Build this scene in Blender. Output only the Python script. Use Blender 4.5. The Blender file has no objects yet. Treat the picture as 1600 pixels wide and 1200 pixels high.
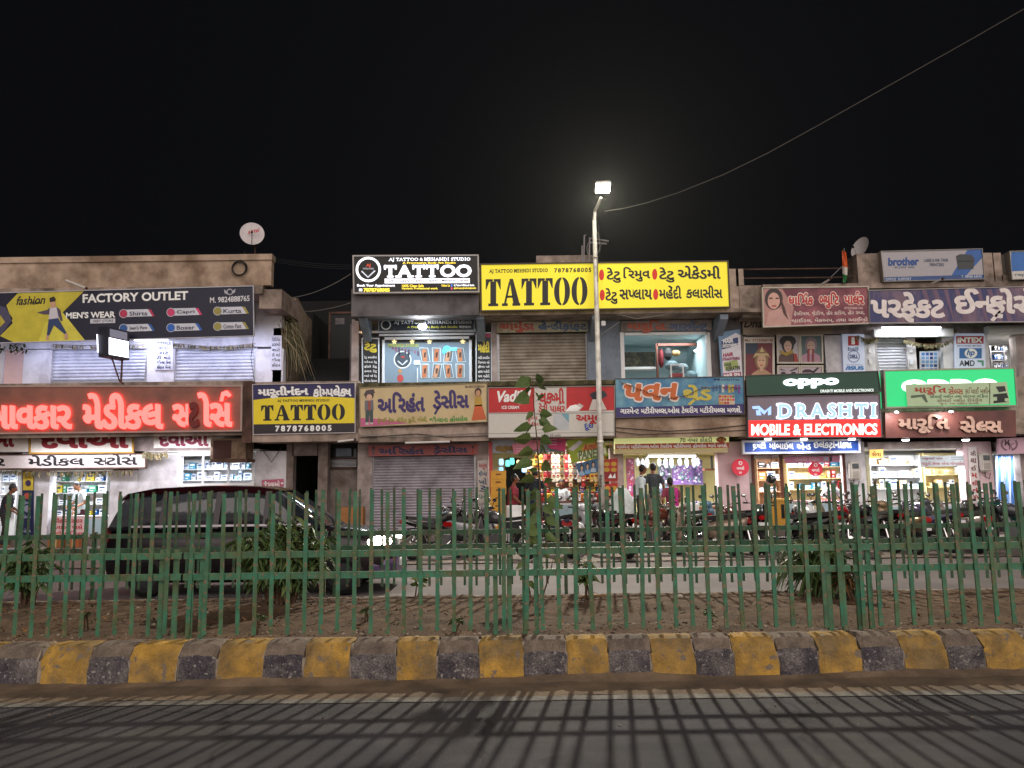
import bpy, bmesh, math, random
from mathutils import Vector, Matrix, Euler
random.seed(7)
SC = bpy.context.scene
COL = SC.collection
# ------------------------------------------------------------------ camera, world, light, exposure
FPX = 1202.0
TILT, ROLL = 7.2, -0.75
cam_d = bpy.data.cameras.new('camera')
cam_d.sensor_width = 36.0
cam_d.lens = FPX * 36.0 / 1600.0
cam_d.clip_start, cam_d.clip_end = 0.05, 600.0
cam = bpy.data.objects.new('camera', cam_d)
CAM_M = Matrix.Rotation(math.radians(90 + TILT), 4, 'X') @ Matrix.Rotation(math.radians(ROLL), 4, 'Z')
cam.matrix_world = Matrix.Translation((0, 0, 1.6)) @ CAM_M
COL.objects.link(cam)
SC.camera = cam
CAM3 = CAM_M.to_3x3()

world = bpy.data.worlds.new('World')
SC.world = world
world.use_nodes = True
bg = world.node_tree.nodes['Background']
bg.inputs['Color'].default_value = (0.75, 0.78, 1.0, 1)
bg.inputs['Strength'].default_value = 0.004

# the glow of the street lamps on the camera's own side of the road: low, warm and soft
sun_d = bpy.data.lights.new('city_glow', 'SUN')
sun_d.energy = 2.4
sun_d.angle = math.radians(80)
sun_d.color = (1.0, 0.89, 0.83)
sun = bpy.data.objects.new('city_glow', sun_d)
sun.rotation_euler = Euler((math.radians(68), 0, math.radians(12)), 'XYZ')
COL.objects.link(sun)

SC.view_settings.view_transform = 'Standard'
SC.view_settings.look = 'None'
SC.view_settings.exposure = 0.2
SC.view_settings.gamma = 1.0
SC.view_settings.use_curve_mapping = False
SC.cycles.use_denoising = True
SC.cycles.max_bounces = 6
SC.cycles.diffuse_bounces = 3
SC.cycles.glossy_bounces = 3
SC.cycles.transmission_bounces = 4
SC.cycles.transparent_max_bounces = 8
SC.cycles.sample_clamp_indirect = 4.0
SC.cycles.caustics_reflective = False
SC.cycles.caustics_refractive = False

# depths (metres from the camera): fences, far road, lamp, signs, shop fronts
YF1, YF2, YLAMP, YS, YW = 6.73, 9.45, 20.2, 20.7, 21.7

def at(px, py, Y):
    """The point at depth Y that lies on the sight line of a photo pixel."""
    d = CAM3 @ Vector(((px - 800.0) / FPX, (600.0 - py) / FPX, -1.0))
    k = Y / d.y
    return Vector((d.x * k, Y, 1.6 + d.z * k))

def atz(px, py, z):
    d = CAM3 @ Vector(((px - 800.0) / FPX, (600.0 - py) / FPX, -1.0))
    k = (z - 1.6) / d.z
    return Vector((d.x * k, d.y * k, z))

# ------------------------------------------------------------------ materials
MATS = {}
def rgb(h):
    h = h.lstrip('#')
    out = []
    for i in (0, 2, 4):
        c = int(h[i:i+2], 16) / 255.0
        out.append(c / 12.92 if c <= 0.04045 else ((c + 0.055) / 1.055) ** 2.4)
    return tuple(out)

def mat(name, col, rough=0.6, metal=0.0, var=0.0, scale=6.0, col2=None, amt=0.5, bump=0.0, bscale=40.0,
        emit=None, es=0.0, spec=0.4, alpha=1.0, trans=0.0, fine=0.0, stretch=None):
    """Principled material; col2 is a second colour laid in noise patches (dirt, wear), var a value wobble."""
    if name in MATS:
        return MATS[name]
    if isinstance(col, str): col = rgb(col)
    if isinstance(col2, str): col2 = rgb(col2)
    if isinstance(emit, str): emit = rgb(emit)
    m = bpy.data.materials.new(name)
    m.use_nodes = True
    nt = m.node_tree
    b = nt.nodes['Principled BSDF']
    b.inputs['Base Color'].default_value = (*col, 1)
    b.inputs['Roughness'].default_value = rough
    b.inputs['Metallic'].default_value = metal
    b.inputs['Specular IOR Level'].default_value = spec
    if trans: b.inputs['Transmission Weight'].default_value = trans
    if alpha < 1: b.inputs['Alpha'].default_value = alpha
    if emit is not None:
        b.inputs['Emission Color'].default_value = (*emit, 1)
        b.inputs['Emission Strength'].default_value = es
    if col2 is not None or var > 0 or bump > 0 or fine > 0:
        tc = nt.nodes.new('ShaderNodeTexCoord')
        src = tc.outputs['Object']
        if stretch:
            mp = nt.nodes.new('ShaderNodeMapping')
            mp.inputs['Scale'].default_value = stretch
            nt.links.new(src, mp.inputs['Vector'])
            src = mp.outputs['Vector']
        last = None
        if col2 is not None:
            n = nt.nodes.new('ShaderNodeTexNoise')
            n.inputs['Scale'].default_value = scale
            n.inputs['Detail'].default_value = 8
            n.inputs['Roughness'].default_value = 0.65
            nt.links.new(src, n.inputs['Vector'])
            r = nt.nodes.new('ShaderNodeValToRGB')
            r.color_ramp.elements[0].position = max(0.0, 0.62 - amt * 0.4)
            r.color_ramp.elements[1].position = min(1.0, 0.86 - amt * 0.4)
            nt.links.new(n.outputs['Fac'], r.inputs['Fac'])
            mx = nt.nodes.new('ShaderNodeMix'); mx.data_type = 'RGBA'
            mx.inputs[6].default_value = (*col, 1); mx.inputs[7].default_value = (*col2, 1)
            nt.links.new(r.outputs['Color'], mx.inputs[0])
            last = mx.outputs[2]
        for (amount, sc_) in ((var, scale * 2.3), (fine, bscale * 2)):
            if amount <= 0: continue
            n2 = nt.nodes.new('ShaderNodeTexNoise')
            n2.inputs['Scale'].default_value = sc_
            n2.inputs['Detail'].default_value = 5
            nt.links.new(src, n2.inputs['Vector'])
            mr = nt.nodes.new('ShaderNodeMapRange')
            mr.inputs['From Min'].default_value = 0.3; mr.inputs['From Max'].default_value = 0.7
            mr.inputs['To Min'].default_value = 1 - amount; mr.inputs['To Max'].default_value = 1 + amount
            nt.links.new(n2.outputs['Fac'], mr.inputs['Value'])
            mx2 = nt.nodes.new('ShaderNodeMix'); mx2.data_type = 'RGBA'; mx2.blend_type = 'MULTIPLY'
            mx2.inputs[0].default_value = 1.0
            if last is None: mx2.inputs[6].default_value = (*col, 1)
            else: nt.links.new(last, mx2.inputs[6])
            nt.links.new(mr.outputs['Result'], mx2.inputs[7])
            last = mx2.outputs[2]
        if last is not None:
            nt.links.new(last, b.inputs['Base Color'])
        if bump > 0:
            n3 = nt.nodes.new('ShaderNodeTexNoise')
            n3.inputs['Scale'].default_value = bscale
            n3.inputs['Detail'].default_value = 6
            nt.links.new(src, n3.inputs['Vector'])
            bp = nt.nodes.new('ShaderNodeBump')
            bp.inputs['Strength'].default_value = bump
            bp.inputs['Distance'].default_value = 0.02
            nt.links.new(n3.outputs['Fac'], bp.inputs['Height'])
            nt.links.new(bp.outputs['Normal'], b.inputs['Normal'])
    MATS[name] = m
    return m

def paint(h, rough=0.45):            # a printed or painted colour
    return mat('paint_' + h.lstrip('#'), h, rough, var=0.10, scale=1.6, bump=0.12, bscale=5, fine=0.04)
def glow(h, s):                      # something that gives off light
    return mat('glow_%s_%g' % (h.lstrip('#'), s), h, 0.5, emit=h, es=s)

# ------------------------------------------------------------------ mesh builder
class MB:
    def __init__(s):
        s.v = []; s.f = []; s.m = []; s.mats = []
    def slot(s, m):
        if m not in s.mats: s.mats.append(m)
        return s.mats.index(m)
    def add(s, vs, fs, m):
        k = len(s.v); i = s.slot(m)
        s.v.extend(Vector(p) for p in vs)
        for f in fs:
            s.f.append(tuple(a + k for a in f)); s.m.append(i)
    def box(s, lo, hi, m, M=None):
        x0, y0, z0 = lo; x1, y1, z1 = hi
        vs = [Vector(p) for p in ((x0,y0,z0),(x1,y0,z0),(x1,y1,z0),(x0,y1,z0),(x0,y0,z1),(x1,y0,z1),(x1,y1,z1),(x0,y1,z1))]
        if M: vs = [M @ p for p in vs]
        s.add(vs, [(0,3,2,1),(4,5,6,7),(0,1,5,4),(1,2,6,5),(2,3,7,6),(3,0,4,7)], m)
    def bevbox(s, lo, hi, m, b=0.01, M=None):
        x0, y0, z0 = lo; x1, y1, z1 = hi
        bm = bmesh.new()
        bmesh.ops.create_cube(bm, size=1)
        for v in bm.verts:
            v.co = Vector(((x0+x1)/2 + v.co.x*(x1-x0), (y0+y1)/2 + v.co.y*(y1-y0), (z0+z1)/2 + v.co.z*(z1-z0)))
        bmesh.ops.bevel(bm, geom=bm.edges[:], offset=b, segments=2, affect='EDGES')
        s.bm(bm, m, M)
    def bm(s, bm, m, M=None):
        bm.verts.index_update()
        vs = [(M @ v.co) if M else v.co.copy() for v in bm.verts]
        s.add(vs, [tuple(v.index for v in f.verts) for f in bm.faces], m)
        bm.free()
    def tube(s, pts, r, m, n=8, cap=True):
        pts = [Vector(p) for p in pts]
        rr = r if isinstance(r, (list, tuple)) else [r] * len(pts)
        vs = []; fs = []
        up = None
        for i, p in enumerate(pts):
            t = (pts[min(i+1, len(pts)-1)] - pts[max(i-1, 0)])
            if t.length < 1e-9: t = Vector((0,0,1))
            t.normalize()
            if up is None:
                a = Vector((0,0,1)) if abs(t.z) < 0.9 else Vector((1,0,0))
            else: a = up
            x = a.cross(t)
            if x.length < 1e-6: x = Vector((1,0,0)).cross(t)
            x.normalize(); y = t.cross(x); up = y
            for k in range(n):
                an = 2*math.pi*k/n
                vs.append(p + (x*math.cos(an) + y*math.sin(an)) * rr[i])
        for i in range(len(pts)-1):
            for k in range(n):
                k2 = (k+1) % n
                fs.append((i*n+k, i*n+k2, (i+1)*n+k2, (i+1)*n+k))
        if cap:
            fs.append(tuple(range(n-1, -1, -1)))
            fs.append(tuple((len(pts)-1)*n + k for k in range(n)))
        s.add(vs, fs, m)
    def ring(s, c, R, r, m, axis='Y', n=24, k=8, squash=1.0):
        vs = []; fs = []
        for i in range(n):
            a = 2*math.pi*i/n
            for j in range(k):
                b = 2*math.pi*j/k
                rad = R + r*math.cos(b); h = r*math.sin(b)*squash
                p = (rad*math.cos(a), h, rad*math.sin(a)) if axis == 'Y' else ((h, rad*math.cos(a), rad*math.sin(a)) if axis == 'X' else (rad*math.cos(a), rad*math.sin(a), h))
                vs.append(Vector(p) + Vector(c))
        for i in range(n):
            for j in range(k):
                fs.append((i*k+j, ((i+1)%n)*k+j, ((i+1)%n)*k+(j+1)%k, i*k+(j+1)%k))
        s.add(vs, fs, m)
    def ball(s, c, r, m, seg=12, ringn=8, sc=(1,1,1), M=None):
        bm = bmesh.new()
        bmesh.ops.create_uvsphere(bm, u_segments=seg, v_segments=ringn, radius=r)
        for v in bm.verts:
            v.co = Vector((v.co.x*sc[0], v.co.y*sc[1], v.co.z*sc[2])) + Vector(c)
        s.bm(bm, m, M)
    def loft(s, secs, m, closed=True, cap=True):
        n = len(secs[0]); vs = [p for q in secs for p in q]; fs = []
        for i in range(len(secs)-1):
            for k in range(n if closed else n-1):
                k2 = (k+1) % n
                fs.append((i*n+k, i*n+k2, (i+1)*n+k2, (i+1)*n+k))
        if cap and closed:
            fs.append(tuple(range(n-1,-1,-1))); fs.append(tuple((len(secs)-1)*n+k for k in range(n)))
        s.add(vs, fs, m)
    def px(s, x0, y0, x1, y1, Y0, Y1, m):
        """Upright box whose front face, at depth Y0, fills the photo rectangle."""
        xm, ym = (x0+x1)/2, (y0+y1)/2
        X0, X1 = at(x0, ym, Y0).x, at(x1, ym, Y0).x
        Z1, Z0 = at(xm, y0, Y0).z, at(xm, y1, Y0).z
        Z0 = max(Z0, -0.05)
        s.box((X0, Y0, Z0), (X1, Y1, Z1), m)
    def build(s, name, parent=None, smooth=False, origin=None):
        me = bpy.data.meshes.new(name)
        o = Vector((0,0,0))
        if origin is not None: o = Vector(origin)
        elif parent is not None: o = Vector(parent.get('_org', (0,0,0)))
        me.from_pydata([p - o for p in s.v], [], s.f)
        for m in s.mats: me.materials.append(m)
        me.polygons.foreach_set('material_index', s.m)
        if smooth:
            me.polygons.foreach_set('use_smooth', [True]*len(s.f))
        me.update()
        ob = bpy.data.objects.new(name, me)
        COL.objects.link(ob)
        if parent is not None: ob.parent = parent
        elif origin is not None: ob.location = o
        return ob

def tag(o, label, cat, group=None):
    o['label'] = label; o['category'] = cat
    if group: o['group'] = group
    return o
def thing(name, label, cat, loc=(0,0,0), group=None, rz=0.0):
    o = bpy.data.objects.new(name, None)
    o.empty_display_size = 0.1
    COL.objects.link(o)
    o.location = loc
    o.rotation_euler = (0, 0, rz)
    if rz == 0.0: o['_org'] = tuple(loc)
    return tag(o, label, cat, group)
def struct(o, kind='structure'):
    o['kind'] = kind
    return o
def kids(o): return [c for c in bpy.data.objects if c.parent == o]
def dup(root, loc, rz, label=None, recol=None):
    """A copy of a thing with its parts and sub-parts; recol swaps materials by name on the copy only."""
    ch = list(root.children_recursive)
    new = {root: root.copy()}
    for c in ch: new[c] = c.copy()
    for old, n in new.items():
        COL.objects.link(n)
        if old is not root: n.parent = new[old.parent]
        if recol and n.type == 'MESH':
            for sl in n.material_slots:
                if sl.material and sl.material.name in recol:
                    k = recol[sl.material.name]
                    sl.link = 'OBJECT'; sl.material = k
    r = new[root]
    r.location = loc; r.rotation_euler = (0, 0, rz)
    if label: r['label'] = label
    return r

# ------------------------------------------------------------------ lettering
GL = {}
def glyph(ch, bold):
    key = (ch, bold)
    if key in GL: return GL[key]
    def ev(s_, off):
        c = bpy.data.curves.new('g', 'FONT'); c.body = s_; c.size = 1; c.resolution_u = 3; c.offset = off
        o = bpy.data.objects.new('g', c)
        me = o.to_mesh()
        vs = [(v.co.x, v.co.y) for v in me.vertices]; fs = [tuple(p.vertices) for p in me.polygons]
        o.to_mesh_clear(); bpy.data.objects.remove(o); bpy.data.curves.remove(c)
        return vs, fs
    off = bold
    if ch in 'ષ': off = min(bold, 0.008)
    vs, fs = ev(ch, off)
    a, _ = ev(ch + '|', 0); b, _ = ev('|', 0)
    adv = max(p[0] for p in a) - max(p[0] for p in b) if ch != ' ' else 0.30
    GL[key] = (vs, fs, adv)
    return GL[key]

def poly2(pts):
    return list(pts), [tuple(range(len(pts)))]
def rect2(x0, y0, x1, y1): return poly2([(x0,y0),(x1,y0),(x1,y1),(x0,y1)])
def clip_right(vs, fs, x):
    bm = bmesh.new()
    bv = [bm.verts.new((a, b, 0)) for a, b in vs]
    for f in fs:
        try: bm.faces.new([bv[i] for i in f])
        except ValueError: pass
    bmesh.ops.bisect_plane(bm, geom=bm.verts[:]+bm.edges[:]+bm.faces[:], plane_co=(x,0,0), plane_no=(1,0,0), clear_outer=True)
    bm.verts.index_update()
    o = [(v.co.x, v.co.y) for v in bm.verts], [tuple(v.index for v in f.verts) for f in bm.faces]
    bm.free()
    return o

SERIFS = {  # foot positions (fraction of the glyph's width, bottom or top) that get a slab
    'T': ((.5,0),), 'A': ((.06,0),(.94,0)), 'H': ((.14,0),(.86,0),(.14,1),(.86,1)), 'I': ((.5,0),(.5,1)),
    'D': ((.10,0),(.10,1)), 'R': ((.12,0),(.12,1),(.92,0)), 'M': ((.1,0),(.9,0),(.1,1),(.9,1)), 'N': ((.12,0),(.12,1),(.88,1)),
    'E': ((.1,0),(.1,1)), 'J': ((.75,1),), 'U': ((.14,1),(.86,1)), 'P': ((.14,0),(.14,1)), 'B': ((.1,0),(.1,1)), 'K': ((.14,0),(.9,0),(.14,1),(.9,1)),
}
def stencil(ch):
    """Heavy stencil capitals with slab serifs, one em high."""
    out = []
    if ch == 'T':
        out += [poly2([(.0,1),(.34,1),(.34,.92),(.17,.9),(.03,.62),(.0,.62)]), poly2([(.38,1),(.72,1),(.72,.62),(.69,.62),(.55,.9),(.38,.92)]),
                rect2(.22,.09,.50,.91), rect2(.12,0,.60,.1)]
        w = .74
    elif ch == 'A':
        out += [poly2([(.36,1),(.53,1),(.84,.1),(.54,.1)]), poly2([(.35,.96),(.40,.80),(.20,.1),(.10,.1)]),
                rect2(.0,0,.28,.1), rect2(.50,0,.88,.1), rect2(.23,.30,.52,.38)]
        w = .90
    elif ch == 'O':
        for sgn in (-1, 1):
            pts = []
            for i in range(13):
                a = math.pi/2 - math.pi*i/12
                pts.append((.39 + sgn*(.025 + .36*math.cos(a)), .5 + .52*math.sin(a)))
            for i in range(13):
                a = -math.pi/2 + math.pi*i/12
                pts.append((.39 + sgn*(.025 + .11*math.cos(a)), .5 + .45*math.sin(a)))
            out.append(poly2(pts))
        w = .80
    vs = []; fs = []
    for a, b in out:
        k = len(vs); vs += a; fs += [tuple(i+k for i in f) for f in b]
    return vs, fs, w

def layout(s, bold=0.0, style='sans', track=0.0):
    """Set a line of writing as flat faces.  Gujarati is written in visual order; ~ half form, ^ reph, _ subscript ra."""
    V = []; F = []; x = 0.0; last = None
    def put(vs, fs, dx=0.0, dy=0.0, k=1.0):
        n = len(V)
        V.extend((a*k + dx, b*k + dy) for a, b in vs); F.extend(tuple(i+n for i in f) for f in fs)
    i = 0
    while i < len(s):
        ch = s[i]; nx = s[i+1] if i+1 < len(s) else ''
        if style == 'stencil' and ch in 'TAO':
            vs, fs, adv = stencil(ch); put(vs, fs, x); x += adv + .04 + track
        elif ch == '^':
            w = .05 + bold
            pts = [(x-.36+.0, .70), (x-.30, .92), (x-.14, .97), (x-.02, .86), (x-.02-w, .82), (x-.15, .87), (x-.26, .85), (x-.30, .70)]
            put(*poly2(pts))
        elif ch == '_':
            w = .04 + bold
            put(*poly2([(x-.42, -.28), (x-.42+w*1.2, -.31), (x-.16+w, .05), (x-.16, .10)]))
        else:
            vs, fs, adv = glyph(ch, bold)
            if nx == '~':
                if ch in 'સનપમલષબવ':
                    xs = [p[0] for p in vs]
                    vs, fs = clip_right(vs, fs, max(xs) - .13 - bold*2)
                    adv -= .16
                elif ch == 'ક': adv -= .10
                i += 1
            put(vs, fs, x)
            if style in ('serif', 'stencil') and ch in SERIFS and vs:
                xs = [p[0] for p in vs]; ys = [p[1] for p in vs]
                x0, x1, y0, y1 = min(xs), max(xs), min(ys), max(ys)
                h = .075; hw = .15
                for fx, top in SERIFS[ch]:
                    cx = x0 + (x1-x0)*fx
                    yy = (y1-h, y1) if top else (y0, y0+h)
                    put(*rect2(x+cx-hw, yy[0], x+cx+hw, yy[1]))
                if ch == 'T':
                    put(*rect2(x+x0, y1-.24, x+x0+.05, y1)); put(*rect2(x+x1-.05, y1-.24, x+x1, y1))
                adv += .10
            x += adv + track
        i += 1
    return V, F

class Sheet:
    """Printing on a board: shapes and writing in photo pixels, laid as thin layers in front of depth Y."""
    def __init__(s, root, Y, step=0.004):
        s.root, s.Y, s.step = root, Y, step
        s.art, s.let = MB(), MB()
    def y(s, lvl): return s.Y - s.step * lvl
    def poly(s, pts, m, lvl=1):
        if isinstance(m, str): m = paint(m)
        s.art.add([at(x, y, s.y(lvl)) for x, y in pts], [tuple(range(len(pts)))], m)
    def rect(s, x0, y0, x1, y1, m, lvl=1, dy=0.0):
        s.poly([(x0, y0+dy/2), (x1, y0-dy/2), (x1, y1-dy/2), (x0, y1+dy/2)], m, lvl)
    def ell(s, cx, cy, rx, ry, m, lvl=1, n=20, a0=0, a1=360):
        s.poly([(cx + rx*math.cos(math.radians(a0+(a1-a0)*i/n)), cy + ry*math.sin(math.radians(a0+(a1-a0)*i/n))) for i in range(n if a1-a0 >= 360 else n+1)], m, lvl)
    def ringpx(s, cx, cy, r0, r1, m, lvl=1, n=28):
        if isinstance(m, str): m = paint(m)
        vs = []; fs = []
        for i in range(n):
            a = 2*math.pi*i/n
            vs += [at(cx+r0*math.cos(a), cy+r0*math.sin(a), s.y(lvl)), at(cx+r1*math.cos(a), cy+r1*math.sin(a), s.y(lvl))]
            j = (i+1) % n
            fs.append((2*i, 2*i+1, 2*j+1, 2*j))
        s.art.add(vs, fs, m)
    def text(s, line, x0, y0, x1, y1, m, lvl=2, bold=0.02, style='sans', dy=0.0, shear=0.0, ext=0.0, into=None, track=0.0, gap=0.0):
        """Writing that fills the photo box; dy is how far its far end sits higher; ext makes solid letters."""
        if isinstance(m, str): m = paint(m)
        V, F = layout(line, min(bold, .02), style, track)
        if not V: return
        xs = [p[0] for p in V]; ys = [p[1] for p in V]
        X0, X1, Y0_, Y1_ = min(xs), max(xs), min(ys), max(ys)
        def mp(p, yy):
            u = (p[0]-X0)/(X1-X0); v = (p[1]-Y0_)/(Y1_-Y0_)
            return at(x0 + u*(x1-x0) + shear*(v-.5)*(y1-y0), y1 - v*(y1-y0) - dy*(u-.5), yy)
        tgt = into or s.let
        yf = s.y(lvl) - ext
        extra = max(0.0, bold - 0.02)
        if extra > 0:      # heavier strokes: the same letters laid again, shifted a little
            w_, h_ = X1-X0, Y1_-Y0_
            V0, F0 = list(V), list(F); V = []; F = []; lay = []
            for q, (dx, dy_) in enumerate(((0, 0), (1, 0), (-1, 0), (0, 1), (0, -1), (.7, .7), (-.7, .7), (.7, -.7), (-.7, -.7))):
                n_ = len(V); V += [(a + dx*extra, b_ + dy_*extra) for a, b_ in V0]; F += [tuple(i + n_ for i in f) for f in F0]; lay += [q]*len(V0)
            X0 -= extra; X1 += extra; Y0_ -= extra; Y1_ += extra
        else: lay = [0]*len(V)
        if ext <= 0:
            tgt.add([mp(p, yf - .0003*l_) for p, l_ in zip(V, lay)], F, m)
        else:
            bm = bmesh.new()
            bv = [bm.verts.new(mp(p, yf - .0005*l_)) for p, l_ in zip(V, lay)]
            for f in F:
                try: bm.faces.new([bv[i] for i in f])
                except ValueError: pass
            edge = [(e.verts[0].co.copy(), e.verts[1].co.copy()) for e in bm.edges if len(e.link_faces) == 1]
            tgt.bm(bm, m)
            dpt = Vector((0, ext - gap, 0))
            for a, b in edge:
                tgt.add([a, b, b + dpt, a + dpt], [(0,1,2,3)], m)
    def bust(s, x, y, w, h, skin, hair, cloth, lvl=1):
        """A printed head-and-shoulders portrait."""
        s.poly([(x-w*.5, y+h*.5), (x-w*.42, y+h*.22), (x-w*.12, y+h*.1), (x+w*.12, y+h*.1), (x+w*.42, y+h*.22), (x+w*.5, y+h*.5)], cloth, lvl)
        s.ell(x, y-h*.17, w*.30, h*.30, hair, lvl+1)
        s.rect(x-w*.07, y-.05*h, x+w*.07, y+h*.16, skin, lvl+2)
        s.ell(x, y-h*.12, w*.19, h*.20, skin, lvl+3)
        s.rect(x-w*.12, y-h*.15, x-w*.04, y-h*.13, '2a1a18', lvl+4); s.rect(x+w*.04, y-h*.15, x+w*.12, y-h*.13, '2a1a18', lvl+4)
        s.rect(x-w*.06, y-h*.02, x+w*.06, y+h*.005, 'a03038', lvl+4)
    def done(s, art='artwork', let='lettering'):
        if s.art.f: s.art.build(art, s.root)
        if s.let.f: s.let.build(let, s.root)

def board(name, label, cat, q, Y, th, m, frame=None, fw=1.5, group=None):
    """A signboard: q = photo corners TL TR BR BL of its face at depth Y; th its real thickness."""
    c = sum((at(x, y, Y) for x, y in q), Vector()) / 4
    root = thing(name, label, cat, tuple(c), group)
    b = MB()
    if isinstance(m, str): m = paint(m)
    fr = [at(x, y, Y) for x, y in q]
    bk = [p + Vector((0, th, 0)) for p in fr]
    b.add(fr + bk, [(0,3,2,1),(4,5,6,7),(0,1,5,4),(1,2,6,5),(2,3,7,6),(3,0,4,7)], m)
    b.build('panel', root)
    if frame is not None:
        if isinstance(frame, str): frame = paint(frame)
        f = MB()
        w = fw * Y / FPX
        for i in range(4):
            a, d = fr[i].copy(), fr[(i+1) % 4].copy()
            t = (d - a).normalized(); n = Vector((t.z, 0, -t.x))
            e = w * 0.5 if i % 2 == 0 else -w * 0.5
            a2, d2 = a - t*e, d + t*e
            vs = [p + n*sgn*w*.5 + Vector((0, yy, 0)) for p in (a2, d2) for sgn in (-1, 1) for yy in (-.025, th*.6)]
            f.add(vs, [(0,2,6,4),(1,5,7,3),(0,4,5,1),(2,3,7,6),(0,1,3,2),(4,6,7,5)], frame)
        f.build('frame', root)
    return root, Sheet(root, Y)

def area(name, loc, sx, sy, power, col, rot, spread=180):
    l = bpy.data.lights.new(name, 'AREA')
    l.shape = 'RECTANGLE'; l.size = sx; l.size_y = sy; l.energy = power; l.color = col
    l.spread = math.radians(spread)
    o = bpy.data.objects.new(name, l)
    o.location = loc; o.rotation_euler = rot
    COL.objects.link(o)
    return o
# ------------------------------------------------------------------ shared materials
M_plaster  = mat('plaster_dusty', 'b4a6a2', 0.9, var=0.15, scale=1.5, col2='7c706c', amt=0.5, bump=0.3, bscale=25, fine=0.08)
M_pink     = mat('plaster_faded_pink', 'b09a86', 0.9, var=0.18, scale=1.2, col2='7a6452', amt=0.55, bump=0.3, bscale=25, fine=0.1)
M_concrete = mat('concrete_stained', 'a69488', 0.92, var=0.2, scale=1.6, col2='665a50', amt=0.55, bump=0.4, bscale=30, fine=0.12)
M_grey     = mat('plaster_grey', '6e6a6c', 0.9, var=0.1, scale=1.5, col2='4a4648', amt=0.4, bump=0.25, bscale=30, fine=0.08)
M_bluegrey = mat('paint_blue_grey', '7d8794', 0.8, var=0.08, scale=1.5, col2='5a6068', amt=0.35, bump=0.15)
M_lav      = mat('plaster_white_worn', 'd6d4d8', 0.85, var=0.06, scale=1.3, col2='a09ba0', amt=0.4, bump=0.15, bscale=30)
M_white    = mat('white_enamel', 'dcdcdc', 0.5, var=0.04, scale=2)
M_shade     = mat('wall_painted_shade', '100f0f', 0.9, var=0.2, scale=2)  # near-black colour stands in for the shade of alley and stairwell
M_moss     = mat('concrete_mossy', '746a50', 0.95, var=0.25, scale=3, col2='3b3a22', amt=0.7, bump=0.5, bscale=30, fine=0.15)
M_brown    = mat('rusted_brown', '5b4238', 0.85, var=0.2, scale=2, col2='35241d', amt=0.5, bump=0.2)
M_maroon   = mat('maroon_cladding', '7a4a44', 0.5, var=0.1, scale=1.2, col2='5e3a38', amt=0.4)
M_shut     = mat('shutter_steel', 'a9a3ac', 0.55, 0.3, var=0.1, scale=2, col2='807880', amt=0.4)
M_shutb    = mat('shutter_beige', 'a89e90', 0.6, 0.2, var=0.15, scale=1.5, col2='7d7060', amt=0.5)
M_shutw    = mat('shutter_white', 'c9cbd6', 0.55, 0.2, var=0.08, scale=1.5, col2='9fa0ae', amt=0.4)
M_steel    = mat('galvanised_steel', '9a9a9c', 0.45, 0.7, var=0.1, scale=4)
M_black    = mat('black_rubber', '121212', 0.6)
M_blackp   = mat('black_paint', '0c0c0d', 0.3)
M_chrome   = mat('chrome', 'd0d0d0', 0.18, 1.0)
M_wood     = mat('dark_wood', '5a2f22', 0.6, var=0.2, scale=3)
M_room     = mat('shop_interior_paint', 'd8d8d4', 0.7, var=0.04, scale=2)
M_roomy    = mat('shop_interior_cream', 'd8cfa8', 0.7, var=0.04, scale=2)
M_tile     = mat('floor_tile', 'a09890', 0.4)
M_wire     = mat('cable_black', '1a1818', 0.6)
M_wirel    = mat('cable_grey', '8a8680', 0.6)
M_glass    = mat('display_glass', 'ffffff', 0.05, trans=1.0)
G_tube     = glow('eef4ff', 9.0)
G_bulb     = glow('f4f8ff', 14.0)

def shutter(root, x0, y0, x1, y1, Y, m, pitch=5.0, name='rolling_shutter'):
    """Corrugated roller shutter with guide rails and a bottom bar."""
    a = at((x0+x1)/2, y0, Y); b_ = at((x0+x1)/2, y1, Y)
    X0, X1 = at(x0, (y0+y1)/2, Y).x, at(x1, (y0+y1)/2, Y).x
    Z1, Z0 = a.z, max(b_.z, 0.0)
    n = max(4, int((y1-y0)/pitch)); h = (Z1-Z0)/n
    prof = []
    for i in range(n):
        z = Z1 - i*h
        prof += [(0.0, z), (-.024, z-h*.25), (-.03, z-h*.5), (-.022, z-h*.78), (.004, z-h*.9)]
    prof.append((0.0, Z0))
    mb = MB()
    vs = []
    for dy, z in prof: vs += [(X0, Y+dy, z), (X1, Y+dy, z)]
    mb.add(vs, [(2*i, 2*i+2, 2*i+3, 2*i+1) for i in range(len(prof)-1)], m)
    mb.build(name, root)
    g = MB()
    for xa, xb in ((X0-.06, X0+.03), (X1-.03, X1+.06)):
        g.box((xa, Y-.06, Z0), (xb, Y+.05, Z1), M_steel)
    g.box((X0+.03, Y-.05, Z0), (X1-.03, Y-.031, Z0+.09), M_steel)
    g.build('guide_rail', root)

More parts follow.
